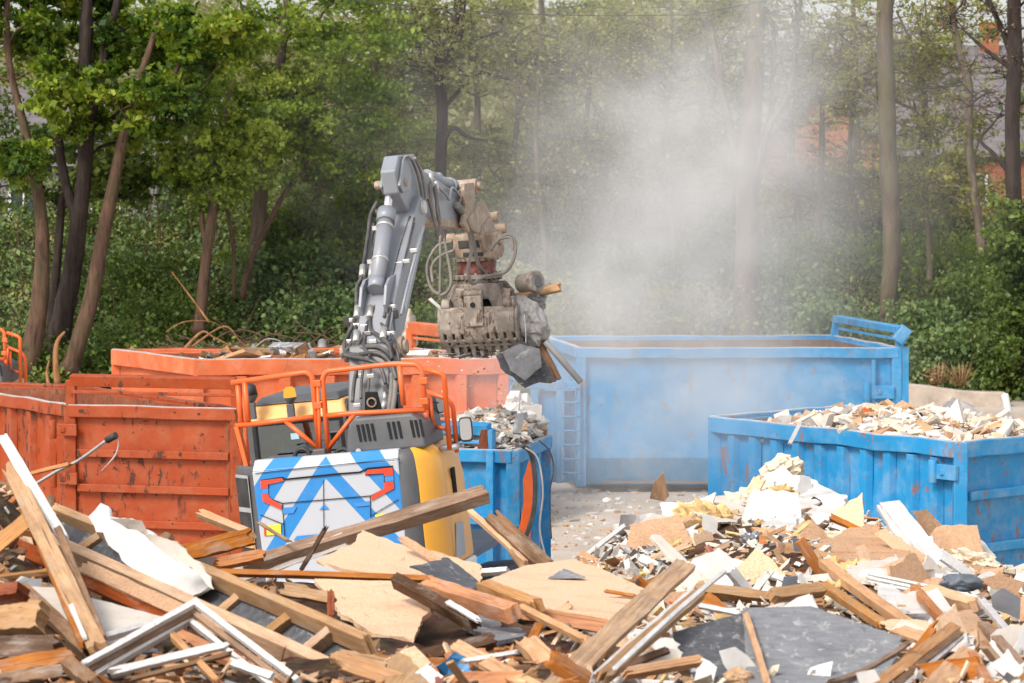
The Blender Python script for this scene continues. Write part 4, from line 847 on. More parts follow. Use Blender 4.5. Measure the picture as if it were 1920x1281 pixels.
m=MB(); t_=.05; x0,x1=xl+.09,xr-.07
for c_,d_ in (((x0,yc+.015,(zw0+zw1)/2),(t_,.03,zw1-zw0)),((x1,yc+.015,(zw0+zw1)/2),(t_,.03,zw1-zw0)),(((x0+x1)/2,yc+.015,zw1-t_/2),(x1-x0-t_,.03,t_)),(((x0+x1)/2,yc+.015,zw0+t_/2),(x1-x0-t_,.03,t_))): m.box(c_,d_)
m.build('window_seal',M['black'],CAB)
m=MB(); p=cb(553,818,yc+.02); m.box(p,(.10,.006,.07)); m.build('window_sticker',mat_plain('pale_blue_sticker',(.45,.68,.78)),CAB)
def beacon(px,py,y,lit,s=1.):
    p=Q(px,py,1,y); m=MB(); m.tube([p+Vector((0,0,-.30*s)),p+Vector((0,0,-.12*s))],.03*s,8); m.box(p+Vector((0,-.02,-.24*s)),(.10*s,.06*s,.2*s)); m.tube([p+Vector((0,0,-.13*s)),p+Vector((0,0,-.05*s))],[.045*s,.095*s],14)
    b=m.build('beacon',M['charcoal'],EX,bevel=.005)
    m=MB(); m.tube([p+Vector((0,0,-.05*s)),p+Vector((0,0,.06*s)),p+Vector((0,0,.09*s))],[.088*s,.075*s,.045*s],14); m.build('beacon_lens',M['lamp'] if lit else M['dark'],b)
beacon(543,738,-.6,True,.85); beacon(469,734,-.6,False,.95)
# ---------------- guard rails (orange tubes)
RY=-1.62
def rl(pts,y=RY,r=.030,fr=.1,name='guard_rail',ax=1):
    q=fillet([Q(400+a*.32,650+b*.32,ax,y) for a,b in pts],fr); m=MB(); m.tube(q,r,10); return m.build(name,M['rail'],EX)
rl([(105,212),(545,150),(580,175),(620,600)],RY); rl([(130,465),(590,412)],RY); rl([(183,205),(206,440)],RY); rl([(418,432),(612,596)],RY,.027)
rl([(142,210),(165,470)],RY+.02); 
m=MB(); a,b=Z7(140,470,RY),Z7(200,700,RY); m.beam(a,b,.05,.10,up=(0,1,0)); m.build('rail_bracket',M['rail'],EX,bevel=.006)
rl([(675,640),(640,190),(660,145),(1060,100),(1190,105),(1222,135),(1245,372)],RY); rl([(665,405),(800,392),(1245,372)],RY); rl([(1090,110),(1115,345)],RY); rl([(828,395),(675,595)],RY,.027)
rl([(612,235),(628,620)],RY-.02,.02)
for a in((608,215),(612,345),(1232,200),(1235,320)):
    m=MB(); m.box(Z7(*a,RY-.03),(.09,.04,.07)); m.build('rail_clamp',M['rail'],EX,bevel=.006)
# right hand rail runs forward along x
RX=1.12
rlx=lambda pts,r=.028:rl(pts,RX,r,.08,'guard_rail',0)
rl([(1225,130),(1335,160),(1352,178),(1385,600)],-1.25); rl([(1240,262),(1375,308),(1405,350),(1428,620)],-1.1,.027); rl([(1243,375),(1250,440)],-1.45); rl([(1268,300),(1285,460)],-1.3,.026); rl([(1250,270),(1255,400)],-1.35,.02); rl([(1290,465),(1390,490)],-1.2,.022)
# mirrors
def mirror(px,py,y,w,h,rot,label='mirror'):
    c=Q(px,py,1,y); Mr=Matrix.Rotation(R(rot),3,'Z')@Matrix.Rotation(R(-8),3,'X'); m=MB(); pts=[]
    for i in range(24):
        t=2*math.pi*i/24; s=lambda v:math.copysign(abs(v)**.45,v); pts.append(c+Mr@Vector((s(math.cos(t))*w/2,0,s(math.sin(t))*h/2)))
    m.prism(pts,Mr@Vector((0,.07,0))); o=m.build(label,M['dark'],EX,bevel=.012)
    g=MB(); g.prism([c+(p-c)*.86-Mr@Vector((0,.006,0)) for p in pts],Mr@Vector((0,.004,0))); g.build('mirror_glass',M['mirror'],o)
    return c
c=mirror(873,805,-1.1,.15,.28,8); m=MB(); m.tube([c+Vector((-.05,.08,-.1)),Z7(1400,570,-1.15)],.014,6); m.build('mirror_arm',M['dark'],EX)
c=mirror(824,757,-.9,.12,.22,62); m=MB(); m.tube([c+Vector((0,.05,0)),Z7(1270,322,-1.1)],.012,6); m.build('mirror_arm',M['dark'],EX)
m=MB(); m.box(Z7(1385,600,-1.2)+Vector((0,0,.02)),(.22,.12,.07)); m.build('work_lamp',M['grille'],EX,bevel=.03)
# ---------------- undercarriage
for sx_ in(-1,1):
    m=MB(); n=28; pts=[]
    for i in range(n):
        t=2*math.pi*i/n; pts.append((sx_*.98,math.copysign(1.35,math.sin(t))*min(1,abs(math.sin(t))*3)+.3*math.sin(t)+.3,.42+.40*math.cos(t)))
    m.prism([(sx_*.98-.26,p[1],p[2]) for p in pts],(.52,0,0)); tr=m.build('track',M['dark'],EX,bevel=.02)
    m=MB()
    for k in range(5): m.cyl((sx_*.98+sx_*.27,-1.1+.7*k,.42),(sx_*.98+sx_*.30,-1.1+.7*k,.42),.22 if k in(0,4) else .13,14)
    m.build('track_rollers',M['boomdark'],tr)
m=MB(); m.box((0,.3,.7),(1.5,1.2,.5)); m.cyl((0,.3,.9),(0,.3,1.13),.62,24); m.build('chassis',M['boomdark'],EX,bevel=.02)
# ---------------- boom (in plane x=BX)
BX=.12
def S(px,py,x=BX): return Q(px,py,0,x)
f0=Q(703,800,0,BX); f1=Q(700,655,0,BX); 
print('boom',[tuple(round(c,2) for c in S(*a)) for a in[(703,790),(700,655),(722,540),(765,400),(745,300),(872,425)]])
def boxboom(name,mat,pts,half,bev=.02,par=None,x=BX):
    m=MB(); m.prism([(x-half,p[0],p[1]) for p in pts],(2*half,0,0)); return m.build(name,mat,par or EX,bevel=bev)
foot=S(703,800); knee=S(702,655); elb=S(762,392)
def off(p,q,t,d):  # point along p->q (in yz) offset to the rear/up side by d
    a=Vector((p.y,p.z));b=Vector((q.y,q.z)); u=(b-a).normalized(); nrm=Vector((-u.y,u.x)); w=a.lerp(b,t)+nrm*d; return (w.x,w.y)
LB=boxboom('lower_boom',M['boomdark'],[off(foot,knee,-.7,.22),off(foot,knee,.3,.24),off(foot,knee,1.0,.20),off(foot,knee,1.12,.0),off(foot,knee,1.0,-.24),off(foot,knee,.3,-.34),off(foot,knee,-.7,-.3)],.25)
UB=boxboom('upper_boom',M['boomgrey'],[off(knee,elb,-.06,.10),off(knee,elb,.25,.20),off(knee,elb,.8,.20),off(knee,elb,1.03,.13),off(knee,elb,1.06,-.05),off(knee,elb,1.0,-.17),off(knee,elb,.8,-.24),off(knee,elb,.25,-.26),off(knee,elb,-.04,-.14)],.205)
m=MB(); pp=[off(knee,elb,.32,-.16),off(knee,elb,.86,-.16),off(knee,elb,.84,-.06),off(knee,elb,.36,.0)]; m.prism([(BX+.207,a,b) for a,b in pp],(.004,0,0)); m.build('side_stripe',M['boomlight'],UB)
m=MB(); m.cyl(knee+Vector((-.40,0,0)),knee+Vector((.40,0,0)),.085,18); 
for s in(-1,1): m.cyl(knee+Vector((s*.30,0,0)),knee+Vector((s*.36,0,0)),.125,18)
m.build('knee_pin',M['tansteel'],EX,bevel=.008)
m=MB()
for s in(-1,1): m.cyl(foot+Vector((s*.28,.05,.25)),foot+Vector((s*.32,.05,.25)),.10,14)
m.build('foot_pin',M['dark'],EX)
# stick cylinder on the back of the boom
c0=S(712,560,BX); ya,za=off(knee,elb,.22,.34); yb,zb=off(knee,elb,.93,.36)
A0=Vector((BX-.02,*off(knee,elb,.30,.30))); rodend=Q(733,345,0,BX-.03); A1=A0.lerp(rodend,.72)
m=MB(); m.tube([A0,A1],.092,16); m.tube([A1-(A1-A0).normalized()*.16,A1+(A1-A0).normalized()*.02],.112,16); m.tube([A0-(A1-A0).normalized()*.04,A0+(A1-A0).normalized()*.1],.10,14); CY=m.build('arm_cylinder',M['boomgrey'],EX)
m=MB(); m.tube([A1,rodend],.048,14); m.build('cylinder_rod',M['chrome'],CY)
m=MB(); m.cyl(rodend+Vector((-.10,0,0)),rodend+Vector((.10,0,0)),.105,18); m.cyl(rodend+Vector((-.2,0,0)),rodend+Vector((.2,0,0)),.05,12); m.build('rod_eye',M['tansteel'],CY,bevel=.01)
for t in(.35,.8):
    c=A0.lerp(A1,t); u=(A1-A0).normalized(); m=MB(); m.tube([c-u*.02,c+u*.02],.10,16); m.box(c+Vector((-.12,0,0)),(.06,.05,.05)); m.build('pipe_clamp',M['fitting'],CY)
# cylinder mount lugs
for s in(-1,1):
    m=MB(); q=[off(knee,elb,.16,.15),off(knee,elb,.17,.30),off(knee,elb,.27,.38),off(knee,elb,.34,.34),off(knee,elb,.44,.18)]; m.prism([(BX-.02+s*.15-.02,a,b) for a,b in q],(.04,0,0)); m.build('cylinder_lug',M['boomgrey'],UB,bevel=.01)
# ---------------- arm (stick)
AX=.14; AH=.095
apx=[(748,291),(777,289),(793,318),(862,366),(874,392),(872,428),(792,418),(768,402),(748,362),(741,320)]
pr=[Q(a,b,0,AX+AH) for a,b in apx]
m=MB(); m.prism(pr,(-2*AH,0,0)); AR=m.build('arm',M['boomgrey'],EX,bevel=.018)
m=MB()
lo=[Q(a,b,0,AX+AH) for a,b in [(790,405),(872,416),(872,429),(790,419)]]; m.prism([p+Vector((.012,0,0)) for p in lo],(-2*AH-.024,0,0)); m.build('arm_flange',M['tansteel'],AR)
for s in(-1,1):
    q=[Q(a,b,0,AX+AH) for a,b in[(752,300),(758,291),(768,330),(764,356),(752,362),(745,348)]]; m=MB(); m.prism([p+Vector((.0 if s>0 else -2*AH,0,0)) for p in q],(.035*s,0,0)); m.build('arm_lug',M['boomgrey'],AR,bevel=.008)
m=MB(); m.cyl(elb+Vector((-.24,0,0)),elb+Vector((.24,0,0)),.08,16); m.build('elbow_pin',M['fitting'],AR)
# bucket cylinder over the arm
b0=Q(800,330,0,AX); b1=Q(845,350,0,AX); b2=Q(868,352,0,AX); u=(b1-b0).normalized()
m=MB(); m.tube([b0,b1],.085,14); m.tube([b1-u*.1,b1+u*.03],.11,14); bc=m.build('bucket_cylinder',M['boomgrey'],EX); m=MB(); m.tube([b1,b2+u*.15],.05,12); m.build('cylinder_rod',M['chrome'],bc)
m=MB(); m.cyl(b2+Vector((-.17,0,0)),b2+Vector((.19,0,0)),.10,16); m.cyl(b2+Vector((-.22,0,0)),b2+Vector((.24,0,0)),.055,12); m.build('link_pin',M['tansteel'],EX,bevel=.01)
def plate(name,px,x,th,mat,par=None,bev=.01):
    m=MB(); m.prism([Q(a,b,0,x) for a,b in px],(-th,0,0)); return m.build(name,M[mat],par or EX,bevel=bev)
for dx in(.20,-.14):
    plate('tipping_link',[(872,344),(889,342),(891,360),(888,408),(880,436),(868,420),(874,385),(870,356)],AX+dx,.05,'tansteel')
for dx in(.22,-.16):
    plate('bucket_link',[(878,412),(888,398),(903,381),(912,384),(921,404),(905,432),(897,438),(884,430)],AX+dx,.05,'tansteel')
m=MB()
for a,b in((897,410),(912,432)):
    p=Q(a,b,0,AX); m.cyl(p+Vector((-.24,0,0)),p+Vector((.27,0,0)),.07,14)
m.build('link_pin',M['tansteel'],EX,bevel=.008)
for dx in(.24,-.18):
    plate('coupler_cheek',[(905,425),(920,405),(929,425),(938,448),(935,475),(910,472),(903,450)],AX+dx,.05,'tansteel')
# ---------------- grapple
GD=46.6
GR=Matrix.Rotation(R(-3),3,'Y')@Matrix.Rotation(R(-16),3,'Z'); GO=P(897,602,GD); s_=F/GD
GM=RI@GR; GL=RI@(GO-ELOC)
GP=empty('grapple',mat=None); GP.parent=EX; GP.matrix_local=Matrix.Translation(GL)@GM.to_4x4()
def G(px,py,y=0):   # photo pixel on the grapple-local plane y
    o=GR.transposed()@(CAM-GO); d=GR.transposed()@ray(px,py); return o+d*((y-o.y)/d.y)
def gb(m,name,mat,bev=.012): return m.build(name,M[mat],GP,bevel=bev)
# coupler head + rotator
m=MB(); m.prism([G(850,440,-.2),G(925,436,-.2),G(930,470,-.2),G(926,486,-.2),G(858,486,-.2),G(848,470,-.2)],(0,.42,0)); gb(m,'coupler_head','tansteel',.03)
m=MB(); m.prism([G(858,452,-.215),G(905,450,-.215),G(908,464,-.215),G(860,466,-.215)],(0,.02,0)); m.prism([G(868,474,-.215),G(905,473,-.215),G(905,480,-.215),G(868,481,-.215)],(0,.02,0)); gb(m,'coupler_recess','dark',.004)
m=MB(); p=G(846,448,0); m.cyl(p+Vector((-.05,0,0)),p+Vector((.06,0,0)),.07,14); p=G(930,450,0); m.cyl(p+Vector((-.03,0,0)),p+Vector((.08,0,0)),.07,14); gb(m,'coupler_pin','tansteel',.008)
def disc(m,c,r,h,n=28,sq=.9):
    pts=[c+Vector((math.cos(t)*r,math.sin(t)*r*sq,-h/2)) for t in [2*math.pi*i/n for i in range(n)]]; m.prism(pts,(0,0,h))
def gz(py): return G(890,py,0).z
cx_=G(893,500,0).x
m=MB(); disc(m,Vector((cx_,0,gz(486))),.30,.045); disc(m,Vector((cx_,0,gz(518))),.33,.06); disc(m,Vector((cx_,0,gz(527))),.29,.05); gb(m,'rotator_flange','dustysteel',.006)
m=MB(); disc(m,Vector((cx_,0,(gz(489)+gz(514))/2)),.25,gz(489)-gz(514)-.01); gb(m,'rotator','rustred',.01)
m=MB()
for i in range(14):
    t=2*math.pi*i/14; m.cyl(Vector((cx_+math.cos(t)*.31,math.sin(t)*.28,gz(518)-.05)),Vector((cx_+math.cos(t)*.31,math.sin(t)*.28,gz(518)+.05)),.018,6)
gb(m,'flange_bolts','dustysteel',0)
# grapple frame: two side cheeks plus cross box and cylinder
m=MB(); 
pf=[(-.24,gz(530)),(.30,gz(530)),(.40,gz(548)),(.44,gz(600)),(.34,gz(604)),(.22,gz(560)),(-.14,gz(560)),(-.26,gz(604)),(-.38,gz(600)),(-.34,gz(552))]
for y in(-.30,.22): m.prism([(x+cx_*.0+.02,y,z) for x,z in pf],(0,.08,0))
m.prism([(-.22,-.22,gz(532)),(.30,-.22,gz(532)),(.30,-.22,gz(556)),(-.22,-.22,gz(556))],(0,.44,0)); gb(m,'grapple_frame','dustysteel',.02)
m=MB(); m.cyl((-.3,.0,gz(574)),(.42,.0,gz(574)),.12,16); gb(m,'jaw_cylinder','black',0)
m=MB(); p=G(975,532,.1); q=G(1005,528,.0); m.cyl(p,q,.12,18); m.cyl(q-(q-p)*.25,q+(q-p)*.12,.145,18); gb(m,'rotation_motor','dustysteel',.015)
m=MB(); m.tube([q+(q-p)*.10,q+(q-p)*.16],[.09,.07],14); gb(m,'motor_cap','boomdark',0)
for px,w in((852,.11),(940,.13)):   # curved hinge arms down to the shell
    a=G(px-6,545,-.32);b=G(px+12,545,-.32); m=MB(); c=G(px+2,570,-.32); m.prism([G(px-2,540,-.36),G(px+20,542,-.36),G(px+16,560,-.36),G(px+20,588,-.36),G(px+14,597,-.36),G(px-8,596,-.36),G(px-10,572,-.36)],(0,.1,0)); gb(m,'jaw_arm','dustysteel',.02)
# shells: quarter-cylinder grids with true holes
W0,W1=G(828,600,-.4).x,G(967,600,-.4).x
ztop,zbot=gz(590),gz(652)
def shell(sign,name,holes=True):
    pr=[(-.44,ztop+.12),(-.47,ztop),(-.475,ztop-.10),(-.465,lerp(ztop,zbot,.45)),(-.44,lerp(ztop,zbot,.6)),(-.40,lerp(ztop,zbot,.76)),(-.33,lerp(ztop,zbot,.9)),(-.22,zbot),(-.06,zbot-.05)]
    pts=smooth_path([Vector((0,a*sign*-1 if sign>0 else a,b)) for a,b in pr],4)
    n=len(pts); NX=52; vs=[];fs=[]
    for p in pts:
        for i in range(NX+1): vs.append((lerp(W0,W1,i/NX),p.y,p.z))
    for j in range(n-1):
        for i in range(NX):
            tt=j/(n-1); hole=False
            if holes:
                if 13<=j<=17 and i%6 in(2,3) and i not in(20,21,26,27): hole=True
                if 20<=j<=24 and i%6 in(4,5): hole=True
            if not hole: a=j*(NX+1)+i; fs.append((a,a+1,a+NX+2,a+NX+1))
    m=MB(); m.add(vs,fs,True); o=m.build(name,M['dustysteel'],GP,fix=True); sd=o.modifiers.new('t','SOLIDIFY'); sd.thickness=.035; sd.offset=0
    # side plates
    for X in(W0,W1):
        pl=[(X,p.y,p.z) for p in pts]+[(X,-.02*sign*-1 if sign>0 else -.02,lerp(ztop,zbot,.55)),(X,(-.12 if sign<0 else .12),ztop+.12)]
        q=MB(); q.prism(pl,(.035 if X==W1 else -.035,0,0)); q.build('shell_side',M['dustysteel'],o,bevel=.006)
    return o
SH=shell(-1,'front_shell'); shell(1,'rear_shell')
m=MB(); m.prism([G(868,556,-.52),G(902,554,-.52),G(908,612,-.52),G(872,614,-.52)],(0,.07,0)); m.prism([G(905,590,-.5),G(912,590,-.5),G(914,626,-.5),G(908,626,-.5)],(0,.05,0)); m.prism([G(862,592,-.5),G(869,592,-.5),G(871,628,-.5),G(864,628,-.5)],(0,.05,0)); m.build('shell_bracket',M['dustysteel'],SH,bevel=.02)
m=MB(); p=G(886,572,-.53); m.cyl(p,p+Vector((0,.02,0)),.035,12); m.build('bracket_hole',M['black'],SH)
m=MB(); m.cyl(G(830,572,-.42),G(845,572,-.42),.075,14); m.build('shell_hinge',M['dustysteel'],SH,bevel=.008); m=MB(); m.cyl(G(946,568,-.42),G(966,566,-.42),.08,14); m.build('shell_hinge',M['dustysteel'],SH,bevel=.008); m=MB(); m.cyl(G(862,552,-.4),G(905,550,-.4),.05,12); m.build('shell_hinge',M['dustysteel'],SH,bevel=.008)
m=MB(); m.prism([(W0,-.475,ztop-.02),(W1,-.475,ztop-.02),(W1,-.475,ztop+.12),(W0,-.475,ztop+.12)],(0,.05,0)); m.build('shell_rail',M['dustysteel'],SH,bevel=.015)
for k in range(9):
    X=lerp(W0,W1,(k+.5)/9); m=MB(); m.prism([(X-.035,-.36,lerp(ztop,zbot,.9)),(X+.035,-.36,lerp(ztop,zbot,.9)),(X+.02,-.30,zbot-.09),(X-.02,-.30,zbot-.09)],(0,.03,0)); m.build('jaw_tooth',M['dustysteel'],SH,bevel=.006)
for k in range(12):
    X=lerp(W0+.04,W1-.04,k/11); m=MB(); m.cyl((X,-.482,ztop+.07),(X,-.46,ztop+.07),.016,8); m.build('shell_bolt',M['tansteel'],SH)
m=MB(); m.prism([(W0,-.40,lerp(ztop,zbot,.84)),(W1,-.40,lerp(ztop,zbot,.84)),(W1,-.37,lerp(ztop,zbot,.9)),(W0,-.37,lerp(ztop,zbot,.9))],(0,-.02,0)); m.build('wear_strip',M['dustysteel'],SH)
# ---------------- hoses
def hose(pts,r=.02,mat='hose',fn=None,k=6):
    q=smooth_path([ (fn or (lambda a,b,x=BX-.05:Q(a,b,0,x)))(*p) for p in pts],k); m=MB(); m.tube(q,r,8); return m.build('hose',M[mat],EX)
def BH(px,py,lift=.30):   # on a plane just behind the boom's rear face
    # plane facing back along the boom: use the y of the boom at that height plus lift
    for _ in range(3): pass
    z=Q(px,py,0,BX).z; t=(z-knee.z)/(elb.z-knee.z); a=off(knee,elb,max(t,-1),.22+lift) if t>0 else off(foot,knee,max(0,(z-foot.z)/(knee.z-foot.z)),.24+lift)
    return Q(px,py,1,a[0])
bh=lambda a,b:BH(a,b,.10)
bh2=lambda a,b:BH(a,b,.20)
BH3=lambda a,b:BH(a,b,.25)
zz=lambda l:[(375+x*.6154,262+y*.6154) for x,y in l]
hs=[[(540,190),(520,230),(512,290),(500,370),(492,420),(478,450),(476,510),(466,560),(446,605),(440,640),(470,655),(540,650),(580,680),(598,730)],
    [(535,215),(545,240),(528,330),(512,385),(500,430),(497,520),(480,560),(462,610),(480,635),(545,632),(585,665),(605,720)],
    [(524,400),(530,440),(535,500),(520,545),(522,580),(548,600),(575,625),(585,668)],
    [(520,425),(505,470),(520,520),(508,570),(500,630),(520,660)],
    [(478,590),(455,630),(442,655),(500,668),(548,690),(566,745)],[(500,590),(470,640),(436,658),(540,656),(578,690),(594,745)],
    [(480,690),(470,740),(464,800)],[(520,690),(514,740),(510,800)],[(500,680),(492,740),(490,790)],[(552,560),(580,590),(600,640),(610,700)],
    [(640,235),(610,330),(585,430),(560,540)],[(652,240),(625,350),(596,460),(570,560),(560,600)]]
for i,p in enumerate(hs): hose(zz(p),.023 if i<7 else .017,'hose',bh2 if i%2 else BH3)
# hard pipes on the boom
for pts in ([(778,420),(756,500),(734,585)],[(768,425),(748,500),(726,585)],[(787,440),(768,520),(752,590)],[(758,420),(742,470),(724,540)],[(795,425),(782,470),(765,530)],[(700,420),(688,490),(676,575)],[(694,430),(684,490)]):
    q=[bh(a,b) for a,b in pts]; m=MB(); m.tube(q,.018,8); m.build('hydraulic_pipe',M['boomgrey'],EX)
for a,b in((678,590),(694,590),(668,610),(683,612),(706,520),(722,508),(662,600),(657,640),(690,625),(762,490),(748,495),(735,575),(776,470),(672,705),(695,705),(690,625),(670,760),(700,640),(733,625)):
    p=bh2(a,b); m=MB(); m.box(p,(.09,.05,.05)); m.build('pipe_clamp',M['fitting'],EX,bevel=.008)
for a,b in zz([(497,400),(525,400),(481,525),(520,525),(478,600),(560,590)]):
    m=MB(); m.tube([BH(a,b-9,.27),BH(a-2,b+11,.27)],.042,8); m.build('hose_ferrule',M['fitting'],EX)
for a,b in((738,590),(653,602)):
    m=MB(); m.box(BH(a,b,.02),(.10,.08,.10)); m.tube([BH(a,b+4,.02),BH(a+2,b+30,.02),BH(a-12,b+38,.05)],.012,6); m.build('boom_lamp',M['dark'],EX,bevel=.015)
m=MB(); m.box(BH(735,728,.1),(.19,.10,.10)); m.build('valve_block',M['charcoal'],EX,bevel=.01)
for a in(722,733): 
    m=MB(); m.tube([BH(a,735,.12),BH(a-1,752,.12)],.028,8); m.tube([BH(a-1,752,.12),BH(a-3,768,.12)],.033,8); m.build('hose_ferrule',M['fitting'],EX)
for a in(742,735): hose([(a,700),(a-2,740),(a-8,780),(a-14,800)],.03,'hose_dusty',bh2)
m=MB(); m.prism([Q(684,735,1,-1.2),Q(706,735,1,-1.2),Q(722,795,1,-1.2),Q(682,795,1,-1.2)],(0,.05,0)); m.build('boom_bracket',M['black'],EX,bevel=.01)
m=MB(); c=Q(697,755,1,-1.21); m.tube([c+Vector((math.cos(t)*.05,0,math.sin(t)*.05)) for t in [2*math.pi*i/16 for i in range(17)]],.012,6); m.build('bracket_ring',M['tansteel'],EX)
# arm hoses and loops to the grapple
ar=lambda a,b:Q(a,b,0,AX+AH+.06)
for pts,r in (([(772,298),(784,330),(792,370),(790,395),(778,400)],.02),([(778,296),(790,325),(797,360),(797,392)],.018),([(762,292),(770,298),(780,315)],.016),([(806,345),(810,395),(822,440),(824,410),(814,350)],.022),([(818,355),(820,400),(828,432),(832,445)],.02),([(790,390),(800,370),(808,390),(815,420),(822,440)],.02),([(868,400),(878,430),(884,470),(878,500),(880,525),(893,530),(915,510)],.024),([(872,398),(886,440),(895,490),(908,510),(925,505),(930,460)],.024),([(880,385),(888,360),(868,362),(862,380)],.016)): hose(pts,r,'hose_dusty',ar)
gh=lambda a,b:GL+GM@G(a,b,-.42)
for pts,r in (([(848,454),(822,460),(803,490),(802,520),(812,545),(828,553)],.021),([(852,470),(826,480),(810,500),(812,530)],.022),([(826,440),(826,500),(825,552)],.022),([(832,442),(843,500),(846,530),(838,548),(826,554)],.022),([(920,470),(930,455),(950,440),(965,450),(965,480),(950,508),(928,515),(905,520),(888,532),(880,528)],.022),([(940,447),(958,446),(962,470)],.02)): hose(pts,r,'hose_dusty',gh)
for a,b in((807,335),(817,350)):
    m=MB(); m.tube([ar(a,b-10),ar(a+3,b+12)],.03,8); m.build('hose_ferrule',M['fitting'],EX)
m=MB(); m.tube([ar(858,385),ar(868,402)],.05,8); m.build('swivel',M['hose_dusty'],EX)
m=MB(); m.tube(smooth_path([ar(815,345),ar(836,365),ar(842,374),ar(848,352),ar(862,368)],4),.018,6); m.build('hydraulic_pipe',M['boomgrey'],EX)
m=MB(); p=Q(820,335,0,AX); m.box(p,(.15,.18,.11),Matrix.Rotation(R(-25),3,'X')); p2=Q(842,345,0,AX); m.box(p2,(.13,.15,.10),Matrix.Rotation(R(-25),3,'X')); m.build('hydraulic_valve',M['boomgrey'],EX,bevel=.03)
# ---------------- what the grapple holds (separate things, world coordinates)
GW=lambda a,b,d=0:P(a,b,GD+d)
# ---------------- second machine at the edge: same body, no boom in view
E2=empty('excavator',label='second grey excavator with an orange guard rail, parked by the maple stems',cat='excavator')
SK={'lower_boom','upper_boom','arm','grapple','hose','knee_pin','foot_pin','arm_cylinder','elbow_pin','bucket_cylinder','link_pin','tipping_link','bucket_link','coupler_cheek','hydraulic_pipe','pipe_clamp','hose_ferrule','boom_lamp','valve_block','boom_bracket','bracket_ring','swivel','hydraulic_valve','mirror','mirror_arm','work_lamp','beacon'}
def ctree(o,par):
    c=o.copy(); C.objects.link(c); c.parent=par
    for k in o.children: ctree(k,c)
for k in list(EX.children):
    if k.name.split('.')[0] not in SK: ctree(k,E2)
E2M=Matrix.Rotation(R(-1.5),3,'Y')@Matrix.Rotation(R(-13),3,'Z'); p=P(8,716,62)
E2.matrix_world=Matrix.Translation(p-E2M@Vector((hr+.02,-1.75,2.56)))@E2M.to_4x4()
m=MB()
# ================================================================== DEBRIS
SIL=[(-250,880),(0,905),(100,962),(160,985),(330,1050),(450,1085),(620,1075),(680,1062),(900,1085),(1000,1075),(1080,1066),(1130,1035),(1170,995),(1230,985),(1300,985),(1400,925),(1460,900),(1520,912),(1600,955),(1700,990),(1800,1015),(1900,1060),(2150,1085)]
DTP=[(-250,28),(0,28),(300,29.5),(620,31),(900,31),(1080,32),(1150,35),(1240,35.5),(1300,35.5),(1460,37),(1700,36),(1900,34),(2150,33)]
def Dp(px,py):
    yt=interp(px,SIL); dt=interp(px,DTP); t=(1281-py)/(1281-yt)
    return 22+(dt-22)*min(t,1.25) if t>=0 else max(12,22+t*9)
def SP(px,py,off=.25): return P(px,py,Dp(px,py)-off)
RS=random.Random(21)
# base heap
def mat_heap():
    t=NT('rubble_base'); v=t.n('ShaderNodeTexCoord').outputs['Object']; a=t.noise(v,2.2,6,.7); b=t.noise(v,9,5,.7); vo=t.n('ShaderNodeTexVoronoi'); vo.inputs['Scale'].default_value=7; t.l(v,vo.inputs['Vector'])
    c=t.ramp(a,[(.25,(.03,.016,.010)),(.5,(.11,.06,.035)),(.75,(.26,.17,.11))]); c=t.mix(t.math('MULTIPLY',t.rng(b,.45,.7),.5),c,(.05,.035,.03)); hs=t.mix(.35,c,vo.outputs['Color'],'MULTIPLY')  # dark browns put the shade between the loose pieces into the colour
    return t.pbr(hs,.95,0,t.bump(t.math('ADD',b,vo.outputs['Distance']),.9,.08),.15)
m=MB(); cols=[-250+24*i for i in range(101)]; rows=24; vs=[]
for j in range(-5,rows+1+8):
    for px in cols:
        yt=interp(px,SIL); dt=interp(px,DTP)
        if j<0:
            k=-j; top=P(px,yt+14,dt); zz=top.z*[1,.86,.62,.36,.12,-.02][k]; p=Vector((top.x,top.y+.75*k,zz))
        elif j<=rows:
            py=lerp(yt+14,1281,j/rows); p=P(px,py,Dp(px,py)+.15); q=p*1.3; d=mnoise.fractal(q,1,2,4)*.16
            p=p+Vector((0,-d*.5,d*.7 if j>0 else d*.3))
        else:
            k=j-rows; py=1281+k*70; p=P(px,py,max(12,22-1.3*k)); d=mnoise.fractal(p*1.3,1,2,4)*.16; p=p+Vector((0,0,d))
            if k==8: p.z=-.05; p.y-=2
            elif k==7: p.z*=.6; p.y-=1
        vs.append(p)
W=len(cols); H_=len(vs)//W
m.add(vs,[(j*W+i,j*W+i+1,(j+1)*W+i+1,(j+1)*W+i) for j in range(H_-1) for i in range(W-1)],True)
tag(m.build('rubble_mound',mat_heap(),fix=False),'dark compacted core of the demolition heap','rubble',kind='stuff')
